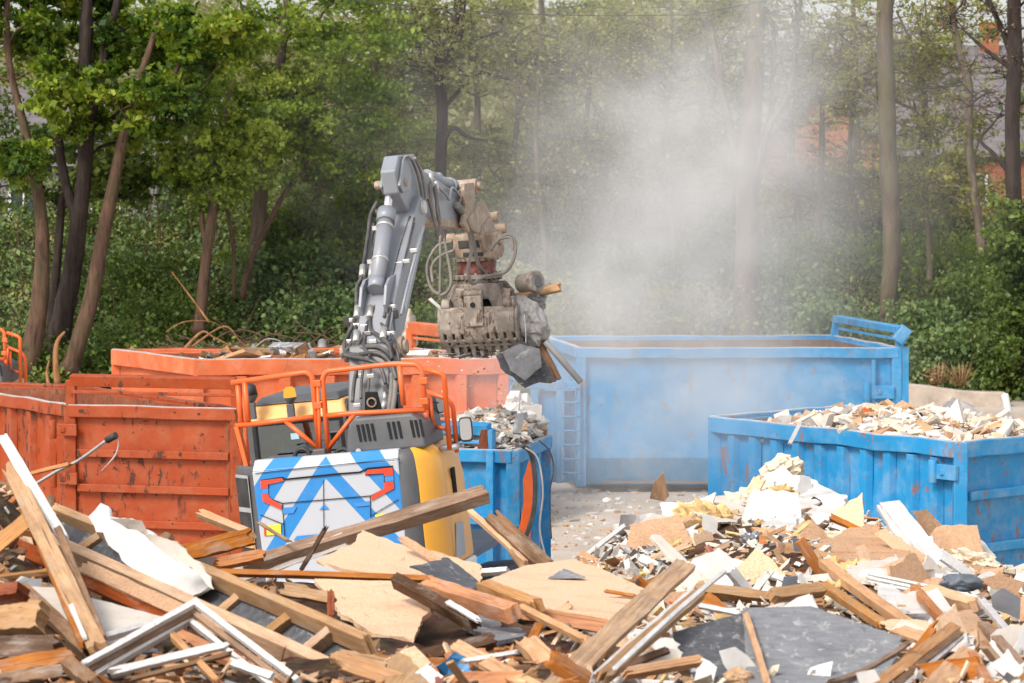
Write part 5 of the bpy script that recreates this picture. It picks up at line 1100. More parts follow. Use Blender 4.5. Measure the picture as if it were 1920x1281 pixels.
# --- builders
NAMED=[]   # (position, short phrase) landmarks
def frame(p,q,tilt,twist=0):
    x=(q-p).normalized(); h=Vector((0,-math.sin(R(tilt)),math.cos(R(tilt)))); z=(h-x*h.dot(x)); 
    if z.length<.05: z=x.orthogonal()
    z.normalize(); y=z.cross(x)
    Mx=Matrix((x,y,z)).transposed()
    return Mx@Matrix.Rotation(R(twist),3,'X')
def plankmesh(Ln,w,t,jag=(.0,.0),bend=0,seed=0,nx=10,ny=6,wear=.009):
    rs=random.Random(seed); m=MB(); js=[rs.uniform(-1,1)*(2.2 if rs.random()<.2 else 1) for _ in range(ny+1)]; je=[rs.uniform(-1,1)*(2.2 if rs.random()<.2 else 1) for _ in range(ny+1)]; wv=.03; wear=min(wear,w*.05); b0=rs.uniform(-.006,.006)*Ln; tw=rs.gauss(0,.06)
    vs=[]
    for s in(1,-1):
        for i in range(nx+1):
            for k in range(ny+1):
                x=Ln*(i/nx-.5); y=w*(k/ny-.5)
                if i==0: x+=abs(js[k])*jag[0]*(1+.25*s)
                if i==nx: x-=abs(je[k])*jag[1]*(1+.25*s)
                e=rs.uniform(-wear,wear) if k in(0,ny) and 0<i<nx else 0
                u=i/nx-.5; yy=y*(1+wv*mnoise.noise(Vector((i*.5,seed*1.7,s))))+e; zz_=s*t/2*(1+.05*mnoise.noise(Vector((i*.6,seed,5))))+(bend+b0)*(u*u-.08)*4+rs.uniform(-wear,wear)*.4; ca,sa=math.cos(tw*u),math.sin(tw*u); vs.append((x,yy*ca-zz_*sa,yy*sa+zz_*ca))
    n1=(nx+1)*(ny+1)
    for i in range(nx):
        for k in range(ny):
            a=i*(ny+1)+k; m_=(a,a+ny+1,a+ny+2,a+1); m.f.append(m_); m.f.append(tuple(reversed([j+n1 for j in m_]))); m.sm+=[False,False]
    for i in range(nx):
        for k in(0,ny):
            a=i*(ny+1)+k; b=a+ny+1; f=(a,a+n1,b+n1,b) if k==0 else (a,b,b+n1,a+n1); m.f.append(f); m.sm.append(False)
    for k in range(ny):
        for i in(0,nx):
            a=i*(ny+1)+k; b=a+1; f=(a,b,b+n1,a+n1) if i==0 else (a,a+n1,b+n1,b); m.f.append(f); m.sm.append(False)
    m.v=vs; return m
_pk=[0]
def plank3(name,label,cat,p,q,w,t,mat,tilt=55,twist=0,jag=(.02,.02),bend=0,group=None,parent=None,land=None,bev=.004):
    _pk[0]+=1; Mx=frame(p,q,tilt,twist); m=plankmesh((q-p).length,w,t,jag,bend,_pk[0])
    mw=Matrix.Translation((p+q)/2)@Mx.to_4x4()
    if parent is not None: 
        o=m.build(name,M[mat],parent,bevel=bev,fix=True); o.matrix_local=parent.matrix_world.inverted()@mw
    else:
        o=m.build(name,M[mat],None,bevel=bev,M=mw); tag(o,label,cat,group)
        if land: NAMED.append(((p+q)/2,land))
    return o
def plank(label,a,b,wpx,tm,mat,tilt=55,twist=0,jag=(.05,.05),off=.3,off2=None,d=None,name='broken_plank',cat='plank',land=None,bend=0,parent=None):
    if d: p,q=P(*a,d[0]),P(*b,d[1])
    else: p,q=SP(*a,off),SP(*b,off if off2 is None else off2)
    D=(p.y+q.y)/2; return plank3(name,label,cat,p,q,wpx*D/F,tm,mat,tilt,twist,jag,bend,None,parent,land)
def poly3(name,label,cat,pts,th,mat,jag=.02,parent=None,land=None,seg=.10,sag=0,bev=0,jagedges=None):
    _pk[0]+=1; rs=random.Random(_pk[0]*13)
    c=sum(pts,Vector())/len(pts); n=Vector()
    for a,b in zip(pts,pts[1:]+pts[:1]): n+=(a-c).cross(b-c)
    n.normalize(); 
    if n.y>0: n=-n
    ln=max(range(len(pts)),key=lambda i:(pts[(i+1)%len(pts)]-pts[i]).length); x=(pts[(ln+1)%len(pts)]-pts[ln]); x=(x-n*x.dot(n)).normalized(); y=n.cross(x)
    out=[]
    L2=[((p-c).dot(x),(p-c).dot(y)) for p in pts]
    if sum(a[0]*b[1]-b[0]*a[1] for a,b in zip(L2,L2[1:]+L2[:1]))<0: L2=L2[::-1]
    for i,(a,b) in enumerate(zip(L2,L2[1:]+L2[:1])):
        l=math.hypot(b[0]-a[0],b[1]-a[1]); k=max(1,int(l/seg)); nx,ny=(b[1]-a[1])/l,-(b[0]-a[0])/l
        rough=jag*(1 if (jagedges is None or i in jagedges) else .12)*rs.choice([.35,1,1.2])
        for j in range(k):
            t=j/k; e=rs.uniform(-1,1)*rough if j else rs.uniform(-.3,.3)*rough
            out.append(Vector((lerp(a[0],b[0],t)+nx*e,lerp(a[1],b[1],t)+ny*e,0)))
    bm=bmesh.new(); vt=[bm.verts.new(v) for v in out]; bm.faces.new(vt)
    if sag: 
        bmesh.ops.triangulate(bm,faces=bm.faces[:]); bmesh.ops.subdivide_edges(bm,edges=bm.edges[:],cuts=2)
        ext=max(v.co.length for v in bm.verts)
        for v in bm.verts: v.co.z+=sag*((v.co.x/ext)**2*1.0+.3*mnoise.noise(v.co*2.5)+.2*v.co.y/ext)
    r=bmesh.ops.extrude_face_region(bm,geom=bm.faces[:]); 
    for v in r['geom']:
        if isinstance(v,bmesh.types.BMVert): v.co+=Vector((rs.uniform(-.3,.3)*jag,rs.uniform(-.3,.3)*jag,-th))
    bmesh.ops.recalc_face_normals(bm,faces=bm.faces); me=bpy.data.meshes.new(name); bm.to_mesh(me); bm.free(); me.materials.append(M[mat])
    o=bpy.data.objects.new(name,me); C.objects.link(o); mw=Matrix.Translation(c)@Matrix((x,y,n)).transposed().to_4x4()
    if parent is not None: o.parent=parent; o.matrix_local=parent.matrix_world.inverted()@mw
    else:
        o.matrix_world=mw; tag(o,label,cat)
        if land: NAMED.append((c,land))
    if bev: b=o.modifiers.new('bevel','BEVEL'); b.width=bev; b.segments=2; b.limit_method='ANGLE'; b.angle_limit=R(50)
    return o
def panel(label,px,th,mat,off=.3,jag=.02,name='broken_board',cat='board',land=None,dd=None,sag=0,parent=None,seg=.08,jagedges=None):
    pts=[P(a,b,Dp(a,b)-off) if dd is None else P(a,b,dd[i] if isinstance(dd,list) else dd) for i,(a,b) in enumerate(px)]
    return poly3(name,label,cat,pts,th,mat,jag,parent,land,seg,sag,jagedges=jagedges)
def lump(label,px,py,rx,ry,mat,off=.1,name='insulation_lump',cat='insulation',rough=.35,freq=3.,D=None,land=None,rz=None,sub=4,rot=0):
    c=P(px,py,D) if D else SP(px,py,off); s=c.y/F; bm=bmesh.new(); bmesh.ops.create_icosphere(bm,subdivisions=sub,radius=1)
    sd=Vector((px*.37,py*.21,1))
    for v in bm.verts:
        d=1+rough*mnoise.fractal(v.co*freq*.6+sd,.9,2,5)+.25*mnoise.noise(v.co*.9+sd); v.co=Vector((v.co.x*rx*s*d,v.co.y*(rz or (rx+ry)/2)*s*d,v.co.z*ry*s*d))
    me=bpy.data.meshes.new(name); bm.to_mesh(me); bm.free(); 
    me.polygons.foreach_set('use_smooth',[mat in('bluegrey','blueplastic')]*len(me.polygons)); me.materials.append(M[mat]); o=bpy.data.objects.new(name,me); C.objects.link(o); o.location=c; o.rotation_euler=(0,R(rot),0); tag(o,label,cat)
    if land: NAMED.append((c,land))
    return o
# ======== left foreground
J=empty('door_jamb',SP(100,1010,.9),'long broken door jamb with a white painted edge standing across the stud frame','door jamb'); bpy.context.view_layer.update()
NAMED.append((J.location.copy(),'the white edged door jamb'))
plank(None,(4,818),(121,1014),20,.03,'whitepaint',60,0,(.01,.04),d=(27.0,25.2),name='white_edge',parent=J)
plank(None,(14,866),(183,1214),34,.05,'tan_wood',60,4,(.12,.04),d=(26.9,22.6),name='jamb_board',parent=J)
plank(None,(24,890),(160,1212),20,.04,'orange_wood',55,-8,(.15,.08),d=(26.95,22.7),name='jamb_batten',parent=J)
plank(None,(108,990),(194,1200),15,.035,'old_wood',60,10,(.02,.02),d=(25.2,22.7),name='jamb_strip',parent=J)
plank(None,(118,1100),(160,1198),9,.02,'whitepaint',60,0,(.02,.02),d=(23.9,22.7),name='jamb_sliver',parent=J)
WF=empty('stud_frame',SP(400,1130,.3),'fallen wooden stud wall frame with grey backing between its noggins','wall frame'); bpy.context.view_layer.update(); NAMED.append((WF.location.copy(),'the fallen stud frame'))
def wf(px,py,o=0): # plane of the frame
    return P(px,py,27.2-(px-0)*.0052-o+ (1130-py)*.006)
def wfp(a,b,w,t,mat,name,tw=0,o=0): p,q=wf(*a,o),wf(*b,o); return plank3(name,None,None,p,q,w*p.y/F,t,mat,48,tw,(.01,.02),0,None,WF)
poly3('backing_board',None,None,[wf(a,b,-.12) for a,b in[(-60,900),(100,965),(480,1119),(690,1206),(630,1258),(300,1120),(0,985),(-60,960)]],.02,'felt',.01,WF)
wfp((90,953),(692,1208),17,.14,'tan_wood','rail'); wfp((-60,948),(632,1262),20,.15,'tan_wood','rail',0,.05); wfp((-60,890),(40,935),16,.14,'old_wood','rail')
for a,b in[((22,920),(-20,950)),((118,955),(85,985)),((195,1008),(155,1035)),((240,1040),(285,1085)),((467,1112),(418,1150)),((556,1152),(508,1190)),((627,1184),(578,1222)),((60,935),(52,985))]: wfp(a,b,17,.13,'tan_wood','noggin',0,.02)
wfp((50,955),(57,1000),15,.08,'old_wood','noggin',0,.25); wfp((97,935),(94,965),13,.08,'old_wood','noggin',0,.1)
plank('long brown fascia board running along under the stud frame',(0,1010),(330,1165),34,.035,'redbrown',50,0,(.03,.08),d=(26.6,24.6),land='the brown fascia board')
plank('second brown fascia board continuing below the stud frame towards the white corner',(150,1060),(420,1185),30,.03,'hardboard',50,0,(.05,.05),d=(25.7,24.2),land='the lower fascia board')
panel('long sheet of snapped white plasterboard with a torn paper edge on the stud frame',[(163,966),(178,958),(192,946),(205,950),(206,968),(218,968),(262,990),(300,1012),(350,1046),(384,1070),(400,1102),(372,1112),(344,1119),(300,1092),(248,1066),(206,1022),(180,990)],.03,'plaster',dd=[26.6,26.6,26.6,26.5,26.4,26.3,26.,25.7,25.4,25.2,25.,25.,25.1,25.4,25.8,26.2,26.5],jag=.03,name='plasterboard',land='the snapped white plasterboard')
panel('curled torn strip peeling along the top of the snapped plasterboard',[(210,966),(240,972),(300,1008),(352,1040),(382,1062),(402,1102),(392,1096),(340,1052),(290,1020),(240,988)],.02,'creampaint',dd=24.9,jag=.04,name='plasterboard_strip',sag=.12)
K=empty('door_leaf',SP(180,1150,.5),'cream door leaf with a chipped brown edge lying beneath the door jamb','door'); bpy.context.view_layer.update(); NAMED.append((K.location.copy(),'the cream door leaf'))
panel(None,[(52,1103),(100,1100),(320,1162),(190,1225),(160,1220)],.04,'creampaint',dd=[24.6,24.6,23.9,22.9,22.9],jag=.006,name='door_panel',parent=K)
plank(None,(42,1105),(172,1228),26,.09,'old_wood',62,0,(.02,.04),d=(24.4,22.8),name='door_edge',parent=K)
plank(None,(180,1200),(290,1170),12,.05,'whitepaint',55,0,d=(22.9,23.6),name='door_lip',parent=K)
W=empty('window_frame',SP(350,1200,.6),'white painted corner of a broken window frame forming an upturned vee','window frame'); bpy.context.view_layer.update(); NAMED.append((W.location.copy(),'the white frame corner'))
for (a,b) in[((150,1250),(372,1127)),((362,1128),(560,1278))]:
    plank(None,a,b,11,.05,'whitepaint',55,0,(.02,.01),d=(22.0,22.6) if a[0]<300 else (22.6,21.6),name='outer_moulding',parent=W)
    dx=(6,14) if a[0]<300 else (-8,15)
    plank(None,(a[0]+dx[0],a[1]+dx[1]),(b[0]+dx[0],b[1]+dx[1]),11,.04,'old_wood',55,0,(.02,.01),d=(22.05,22.65) if a[0]<300 else (22.65,21.65),name='weathered_groove',parent=W)
    dx=(12,26) if a[0]<300 else (-16,29)
    plank(None,(a[0]+dx[0],a[1]+dx[1]),(b[0]+dx[0]-10,b[1]+dx[1]),9,.06,'whitepaint',55,0,(.05,.03),d=(22.05,22.65) if a[0]<300 else (22.65,21.65),name='inner_moulding',parent=W)
plank('white moulded casing lying below the white frame corner',(205,1262),(430,1208),15,.04,'whitepaint',55,0,d=(21.6,22.0),name='casing_board',land='the white casing below the frame corner')
plank('grey underside strip split from the white casing',(232,1278),(440,1224),8,.03,'old_wood',55,0,d=(21.6,22.0))
plank('end piece of brown timber against the foot of the white frame corner',(128,1246),(185,1290),26,.1,'old_wood',60,0,d=(21.8,21.2))
plank('small white splintered board at the lower edge beside the frame corner',(428,1240),(520,1270),14,.03,'plaster',60,0,(.1,.1),d=(21.6,21.3),jag=None) if False else plank('small white splintered board tip beside the frame corner',(428,1240),(520,1272),14,.03,'plaster',60,0,(.1,.1),d=(21.6,21.3))
for i,(a,b,w,mt,lab) in enumerate([((-20,1165),(88,1158),55,'tan_wood','thick pale beam end poking out beneath the cream door leaf'),((-20,1222),(120,1218),44,'dark_wood','dark heavy beam under the thick pale beam end'),((-20,1262),(150,1232),30,'orange_wood','orange board wedged under the dark heavy beam'),((-20,1285),(140,1262),26,'old_wood','grey brown board lowest of the stack under the door leaf'),((-20,1118),(50,1108),24,'redbrown','short red brown timber above the thick pale beam end')]):
    plank(lab,a,b,w,.14,mt,58,0,(.02,.05),d=(22.6-.3*i*.5,22.5-.3*i*.5),name='beam_end',cat='beam')
plank('plank with orange underside passing beneath the white frame corner',(320,1185),(460,1250),26,.05,'orange_wood',50,0,off=.35)
plank('narrow stick lying across behind the white casing',(320,1190),(410,1281),12,.05,'pine',50,0,d=(22.3,21.6),name='batten',cat='batten')
plank('wide orange board propped behind the stud frame under the excavator',(335,1040),(478,1004),34,.04,'orange_wood',62,0,(.08,.03),d=(28.6,28.8),land='the wide orange board')
plank('tan batten slanting down onto the wide orange board',(371,962),(478,1006),15,.07,'pine',50,0,d=(29.6,28.9),land='the slanting tan batten')
plank('slab of orange timber under the wide orange board',(400,1060),(500,1040),22,.06,'orange_wood',50,0,d=(28.0,28.2))
# metal pole with cap and wire
PO=empty('metal_pole',P(140,865,28.2),'thin grey metal pole with a dark cap rising before the red skip','pole'); bpy.context.view_layer.update()
def intoparent(o,par): o.parent=par; o.matrix_local=par.matrix_world.inverted()
m=MB(); m.tube(smooth_path([P(60,912,28.4),P(110,882,28.3),P(150,862,28.2),P(205,822,28.0)],4),.013,8); intoparent(m.build('pole_rod',M['fitting']),PO)
m=MB(); m.tube([P(200,826,28.02),P(218,816,27.98)],.028,10); intoparent(m.build('pole_cap',M['dark']),PO)
m=MB(); m.tube(smooth_path([P(216,818,28),P(222,830,28),P(218,850,28),P(205,868,28),P(190,884,28.1)],5),.006,5); intoparent(m.build('loose_wire',M['edge_worn']),PO)
plank('thin orange splinter sticking out toward the red skip',(50,890),(138,868),7,.02,'orange_wood',60,0,(.1,.3),d=(28.2,28.0),name='splinter',cat='splinter')
# ======== middle foreground
plank('huge sawn brown beam jutting up across the excavator rear',(448,1068),(914,926),38,.11,'old_wood',18,0,(.02,.02),d=(29.8,31.0),name='sawn_beam',cat='beam',land='the huge sawn beam')
plank('pale grey fascia fixed along the underside of the huge sawn beam',(430,1083),(668,1006),30,.03,'creampaint',75,0,(.02,.3),d=(29.7,30.3),name='fascia_board',cat='board')
panel('large torn chipboard sheet leaning up to a point before the excavator',[(682,974),(700,982),(760,1018),(840,1056),(898,1080),(905,1094),(820,1090),(730,1084),(640,1080),(590,1074),(618,1050),(634,1036),(640,1026),(656,1020),(668,1006),(672,988)],.03,'chipboard',dd=[30.0,29.9,29.6,29.4,29.2,28.2,28.2,28.3,28.4,28.6,28.9,29.1,29.2,29.3,29.5,29.8],jag=.04,land='the pointed chipboard sheet',jagedges=[9,10,11,12,13,14,15])
plank('long narrow orange batten lying along the foot of the pointed chipboard',(400,1073),(815,1086),12,.05,'orange_wood',50,0,(.02,.02),d=(28.0,27.7),name='batten',cat='batten',land='the long orange batten')
panel('second chipboard sheet with a ragged edge slumped below the orange batten',[(590,1088),(735,1090),(800,1130),(806,1142),(790,1165),(776,1208),(730,1192),(690,1175),(640,1150),(612,1118)],.035,'chipboard',dd=[27.6,27.4,26.4,26.2,25.9,25.3,25.4,25.6,26.2,27.0],jag=.03,land='the slumped chipboard sheet')
panel('dark slate coloured felt triangle lying over the pointed chipboard',[(770,1060),(840,1046),(918,1106),(880,1100),(820,1088)],.012,'felt',dd=[28.2,28.9,27.8,27.7,27.9],jag=.02,name='roofing_felt',cat='roofing felt',land='the slate felt triangle')
plank('orange strip stuck along the edge of the slate felt triangle',(748,1006),(835,1062),17,.012,'hardboard',50,0,(.06,.1),d=(29.3,28.9))
plank('dark burnt timber with a broken end beside the slumped chipboard',(738,1086),(890,1170),22,.1,'dark_wood',50,0,(.06,.1),d=(26.6,25.4),land='the dark burnt timber')
plank('bright white plastic sliver next to the dark burnt timber',(838,1128),(900,1165),11,.02,'plaster',55,0,(.02,.08),d=(25.7,25.2),name='plastic_strip',cat='strip')
plank('heavy orange rafter running from the burnt timber toward the tan plank',(796,1098),(965,1152),30,.12,'orange_wood',40,0,(.05,.03),d=(26.6,25.5),land='the heavy orange rafter')
plank('orange rafter offcut above the heavy rafter',(905,1100),(1010,1140),26,.1,'pine',40,0,(.05,.05),d=(26.9,26.))
OF=empty('offcut_frame',SP(560,1130,.3),'little upright frame of three offcuts beside the slumped chipboard','timber frame'); bpy.context.view_layer.update()
plank(None,(514,1100),(506,1160),13,.07,'old_wood',60,0,d=(25.6,25.3),name='post',parent=OF); plank(None,(524,1106),(630,1124),22,.05,'tan_wood',60,0,d=(25.7,25.5),name='crosspiece',parent=OF); plank(None,(621,1112),(620,1166),13,.08,'redbrown',60,0,d=(25.4,25.1),name='post',parent=OF)
plank('thin dark stick poking up in front of the huge sawn beam',(563,1072),(614,984),7,.03,'dark_wood',60,0,(.02,.12),d=(28.2,28.0),name='stick',cat='stick')
plank('thin grey splinter crossing the yellow sticker of the excavator',(482,978),(546,1018),6,.02,'old_wood',60,0,(.05,.1),d=(30.5,29.8),name='splinter',cat='splinter')
plank('pale round pole leaning from the heap past the small blue skip',(880,958),(990,1058),10,.06,'pine',50,0,(.01,.02),d=(32.6,31.6),name='wooden_pole',cat='pole',land='the pale leaning pole')
plank('weathered thick plank tilted beside the pale leaning pole',(921,966),(1028,1064),30,.06,'old_wood',58,0,(.05,.05),d=(32.3,31.4),land='the weathered tilted plank')
plank('thin pale batten crossing the foot of the weathered tilted plank',(955,1030),(990,1080),9,.04,'tan_wood',60,0,d=(31.6,31.2),name='batten',cat='batten')
plank('white round edged trim lying behind the slate felt triangle',(896,1074),(958,1070),11,.05,'whitepaint',50,0,d=(30.4,30.2),name='trim_piece',cat='trim')
panel('grey slab of board half buried under the heavy orange rafter',[(868,1180),(905,1150),(960,1158),(985,1200),(930,1210)],.03,'greyboard',off=.35,land='the half buried grey slab')
panel('light chipboard wedge with a peak in front of the yard opening',[(985,1072),(1075,1046),(1135,1075),(1205,1112),(1195,1132),(1120,1128),(940,1112),(905,1098)],.03,'chipboard',dd=[30.2,31.,30.,28.6,28.0,27.6,27.8,28.6],jag=.02,land='the peaked chipboard wedge')
panel('small slate grey scrap on the peaked chipboard wedge',[(1028,1086),(1058,1068),(1098,1084)],.01,'greyboard',dd=[29.0,29.7,29.0],jag=.01,name='slate_scrap',cat='slate')
panel('broad pale plywood deck lying below the peaked chipboard wedge',[(930,1112),(1190,1130),(1200,1150),(1150,1168),(940,1132)],.03,'chipboard',dd=[27.5,27.5,26.9,26.3,26.7],jag=.01,name='plywood_sheet')
plank('deep orange faced joist beneath the broad plywood deck',(925,1140),(1150,1178),26,.10,'orange_wood',75,0,d=(26.4,26.0),name='joist',cat='joist',land='the deep orange joist')
plank('thin orange lath with a white tip on the peaked chipboard wedge',(1132,1108),(1196,1118),6,.02,'orange_wood',60,0,d=(27.2,27.0),name='lath',cat='lath')
plank('narrow orange batten slanting down below the deep orange joist',(974,1138),(1102,1203),14,.05,'pine',55,0,d=(25.8,24.6),name='batten',cat='batten')
plank('split blond timber chunk with a splintered top under the joist',(985,1202),(1050,1268),40,.08,'pine',60,0,(.16,.04),d=(24.2,23.4),name='timber_chunk',cat='timber',land='the split blond chunk')
plank('orange splinter standing on the split blond chunk',(1012,1168),(990,1216),16,.04,'orange_wood',60,0,(.15,.05),d=(24.5,24.2),name='splinter',cat='splinter')
plank('long broad tan plank running diagonally up out of the heap',(1020,1310),(1286,1058),43,.05,'tan_wood',62,0,(.02,.03),d=(21.3,26.6),name='long_plank',land='the long tan plank')
plank('grooved pinkish casing board lying alongside the long tan plank',(1128,1272),(1312,1112),26,.05,'tan_wood',60,0,(.06,.03),d=(21.2,24.6),land='the grooved casing board')
plank('white bead along the grooved casing board',(1112,1268),(1300,1104),8,.03,'whitepaint',60,0,d=(21.2,24.7),name='bead_strip',cat='strip')
plank('thin white square rod crossing over the grooved casing board',(1150,1255),(1362,1066),9,.03,'whitepaint',60,0,d=(21.4,25.2),name='white_rod',cat='rod',land='the thin white rod')
plank('orange batten resting flat below the grooved casing board',(1168,1264),(1318,1238),18,.06,'pine',55,0,d=(21.2,21.6),name='batten',cat='batten')
panel('large grey sheet lying face up in front of the white heap',[(1392,1140),(1520,1138),(1692,1192),(1655,1310),(1405,1312)],.015,'greyboard',dd=[24.4,24.5,23.3,21.2,21.1],jag=.012,name='grey_sheet',cat='sheet',land='the large grey sheet')
panel('darker grey sheet torn off beside the large grey sheet',[(1262,1186),(1392,1148),(1436,1310),(1325,1308)],.015,'felt',dd=[23.6,24.3,21.5,21.5],jag=.02,name='grey_sheet',cat='sheet',land='the darker grey sheet')
plank('thin orange lath between the two grey sheets',(1398,1150),(1440,1285),12,.03,'pine',60,0,d=(24.0,21.3),name='lath',cat='lath')
panel('square white plaster flake lying on the darker grey sheet',[(1348,1222),(1378,1214),(1404,1232),(1424,1256),(1400,1270),(1372,1268)],.03,'plaster',dd=22.2,jag=.02,name='plaster_flake',cat='plaster')
lump('rounded tan wood lump under the white plaster flake',1385,1270,26,18,'tan_wood',D=21.8,name='wood_lump',cat='timber',rough=.2)
panel('blue tarpaulin rag crumpled under the heavy beams',[(812,1250),(838,1236),(852,1222),(878,1240),(884,1272),(850,1276)],.02,'blueplastic',dd=22.6,jag=.02,name='tarpaulin_rag',cat='tarpaulin',sag=.12,land='the blue tarpaulin rag')
plank('pale rod lying across the blue tarpaulin rag',(860,1242),(975,1222),8,.03,'whitepaint',60,0,d=(22.3,22.5),name='white_rod',cat='rod')
plank('brown rafter end left of the blond chunk and below the slumped chipboard'.replace('left of','beside'),(626,1234),(742,1258),30,.09,'tan_wood',40,0,(.03,.05),d=(23.0,22.6),land='the brown rafter end')
panel('wedge of broad planed wood pointing up at the bottom of the heap',[(690,1300),(742,1222),(770,1232),(815,1300)],.06,'tan_wood',dd=[21.4,22.6,22.4,21.4],jag=.01,name='wood_wedge',cat='timber',land='the planed wood wedge')
plank('thin red brown stick beside the blue tarpaulin rag',(805,1248),(835,1300),9,.03,'redbrown',60,0,d=(22.4,21.4),name='stick',cat='stick')
plank('long rough board lying from the blue rag toward the tan plank',(850,1210),(1010,1295),30,.04,'pine',55,0,(.05,.05),d=(23.0,21.4))
plank('bark brown joist end in the dark hollow under the orange rafter',(770,1240),(930,1200),26,.08,'dark_wood',50,0,d=(24.2,24.6),name='joist',cat='joist')
# ======== right heap
lump('great cream foam lump crowning the white heap',1462,884,42,28,'foam',D=36.6,rough=.45,land='the cream foam crown',rot=-25)
panel('shallow white insulation sheet sliding off the cream foam crown',[(1440,905),(1470,892),(1530,905),(1590,940),(1600,968),(1540,975),(1470,965),(1425,945)],.05,'plaster',dd=[36.3,36.4,36.1,35.6,35.0,34.8,35.0,35.6],jag=.08,name='insulation_sheet',cat='insulation',sag=.15,land='the sliding white sheet')
panel('white ribbed panel stuck upright in the slope of the white heap',[(1488,1000),(1562,925),(1588,930),(1580,950),(1515,1008)],.03,'plaster',dd=[33.8,35.,35.,34.6,33.7],jag=.02,name='ribbed_panel',cat='panel',land='the white ribbed panel')
panel('tilted grey board with a torn orange edge at the near side of the white heap',[(1232,932),(1290,944),(1345,930),(1330,965),(1280,1000),(1258,1010)],.02,'whitepaint',dd=[35.2,35.,35.,34.6,34.4,34.6],jag=.02,land='the tilted grey board')
panel('jagged reddish brown scrap standing behind the tilted grey board',[(1218,934),(1226,905),(1246,886),(1255,930),(1244,940)],.02,'old_wood',dd=35.8,jag=.03,name='wood_scrap',cat='scrap')
plank('narrow white casing strip leaning at the foot of the tilted grey board',(1238,1070),(1242,980),16,.03,'whitepaint',75,0,d=(33.2,34.4),name='casing_strip',cat='strip')
lump('yellow glass wool mass spilled beside the tilted grey board',1330,985,62,42,'insul',off=.25,rough=.6,freq=5,land='the yellow glass wool mass',rot=20)
lump('lower roll of yellow glass wool on the white heap',1268,1035,26,20,'insul',off=.25,rough=.6,freq=5)
lump('smaller tuft of yellow glass wool above the spilled mass',1392,950,40,22,'foam',off=.2,rough=.6,freq=5)
lump('tuft of yellow glass wool under the white ribbed panel',1462,930,36,18,'insul',D=35.5,rough=.6,freq=5)
panel('pale white sheet bent over the yellow glass wool mass',[(1318,962),(1338,966),(1342,1000),(1325,1005),(1316,985)],.02,'plaster',dd=33.6,jag=.03,name='plaster_flake',cat='plaster')
panel('round edged tan hardboard scrap in the middle of the white heap',[(1368,1030),(1402,1022),(1440,1028),(1448,1062),(1420,1092),(1390,1078),(1372,1056)],.012,'hardboard',dd=[32.6,32.8,32.6,31.9,31.2,31.4,32.],jag=.025,land='the tan hardboard scrap')
lump('dusty blue grey metal fitting lying on the tan hardboard scrap',1408,1012,18,13,'tin',D=32.6,name='metal_fitting',cat='fitting',rough=.5)
plank('red brown board slanting beside the tan hardboard scrap',(1326,1044),(1408,1102),17,.03,'redbrown',60,0,(.03,.02),d=(31.6,30.6),land='the red brown slanting board')
plank('grey brown beam lying level in front of the white heap',(1300,1104),(1545,1135),20,.09,'tan_wood',50,0,(.02,.03),d=(28.,28.2),name='level_beam',cat='beam',land='the level grey brown beam')
plank('white plastic trim lying under the level grey brown beam',(1305,1135),(1395,1152),9,.03,'plaster',60,0,d=(25.5,25.2),name='trim_piece',cat='trim')
plank('pale wooden stick poking out of the yellow glass wool',(1285,1060),(1372,1018),11,.03,'tan_wood',60,0,(.02,.08),d=(31.8,32.6),name='stick',cat='stick')
m=MB(); m.tube(smooth_path([SP(1250,1128,.6),SP(1320,1136,.6),SP(1400,1150,.6),SP(1480,1138,.6),SP(1540,1128,.6)],6),.008,6); tag(m.build('orange_cable',M['rail']),'thin orange cable trailing across the heap above the grey sheets','cable')
BF=empty('box_frame',SP(1560,985,.3),'shallow wooden box frame open toward the sky on the white heap','frame'); bpy.context.view_layer.update(); NAMED.append((BF.location.copy(),'the wooden box frame'))
for a,b,mt in(((1553,968),(1622,1000),'orange_wood'),((1553,978),(1512,1012),'dark_wood'),((1556,985),(1625,1010),'whitepaint')): plank(None,a,b,11,.06,mt,60,0,d=(33.6,33.4),name='frame_side',parent=BF)
plank('broad white composite board sloping down in front of the blue skip',(1668,946),(1772,1070),40,.05,'whitepaint',58,0,(.02,.02),d=(35.0,32.0),land='the broad white board')
plank('narrower white board edge pressed against the broad white board',(1650,952),(1722,1060),15,.05,'plaster',62,0,(.03,.05),d=(35.1,32.4),land='the narrower white board')
panel('curved sheet of brown hardboard slumped across the white heap',[(1512,1030),(1580,1010),(1640,1005),(1700,1035),(1752,1082),(1735,1088),(1660,1064),(1590,1060),(1520,1062)],.012,'hardboard',dd=[32.,32.8,33.,32.3,30.8,30.6,31.2,31.2,31.2],jag=.03,sag=.12,land='the curved hardboard sheet')
panel('torn hardboard leaf standing behind the broad white board',[(1708,958),(1738,955),(1768,985),(1800,1025),(1790,1035),(1745,1010)],.012,'hardboard',dd=34.2,jag=.03,sag=.06)
panel('second hardboard leaf low on the far slope beside the foam strip',[(1640,1002),(1660,990),(1745,1045),(1760,1070),(1700,1050)],.012,'chipboard',dd=32.2,jag=.02)
lump('long yellow foam strip with a dark torn face near the blue skip door',1826,1052,46,20,'foam',D=32.8,rough=.5,freq=4,rot=18,land='the yellow foam strip')
lump('cluster of yellow wool under the curved hardboard sheet',1600,1075,40,22,'insul',off=.25,rough=.65,freq=5)
lump('yellow wool scrap behind the long round edged timber',1560,1110,26,20,'insul',off=.2,rough=.65,freq=5)
lump('cream wool tuft beside the wooden box frame',1575,1012,30,14,'foam',off=.25,rough=.6,freq=5)
plank('long round edged orange timber slanting across the heap',(1545,1058),(1712,1180),22,.07,'pine',55,0,(.02,.02),d=(30.,26.2),land='the long orange timber')
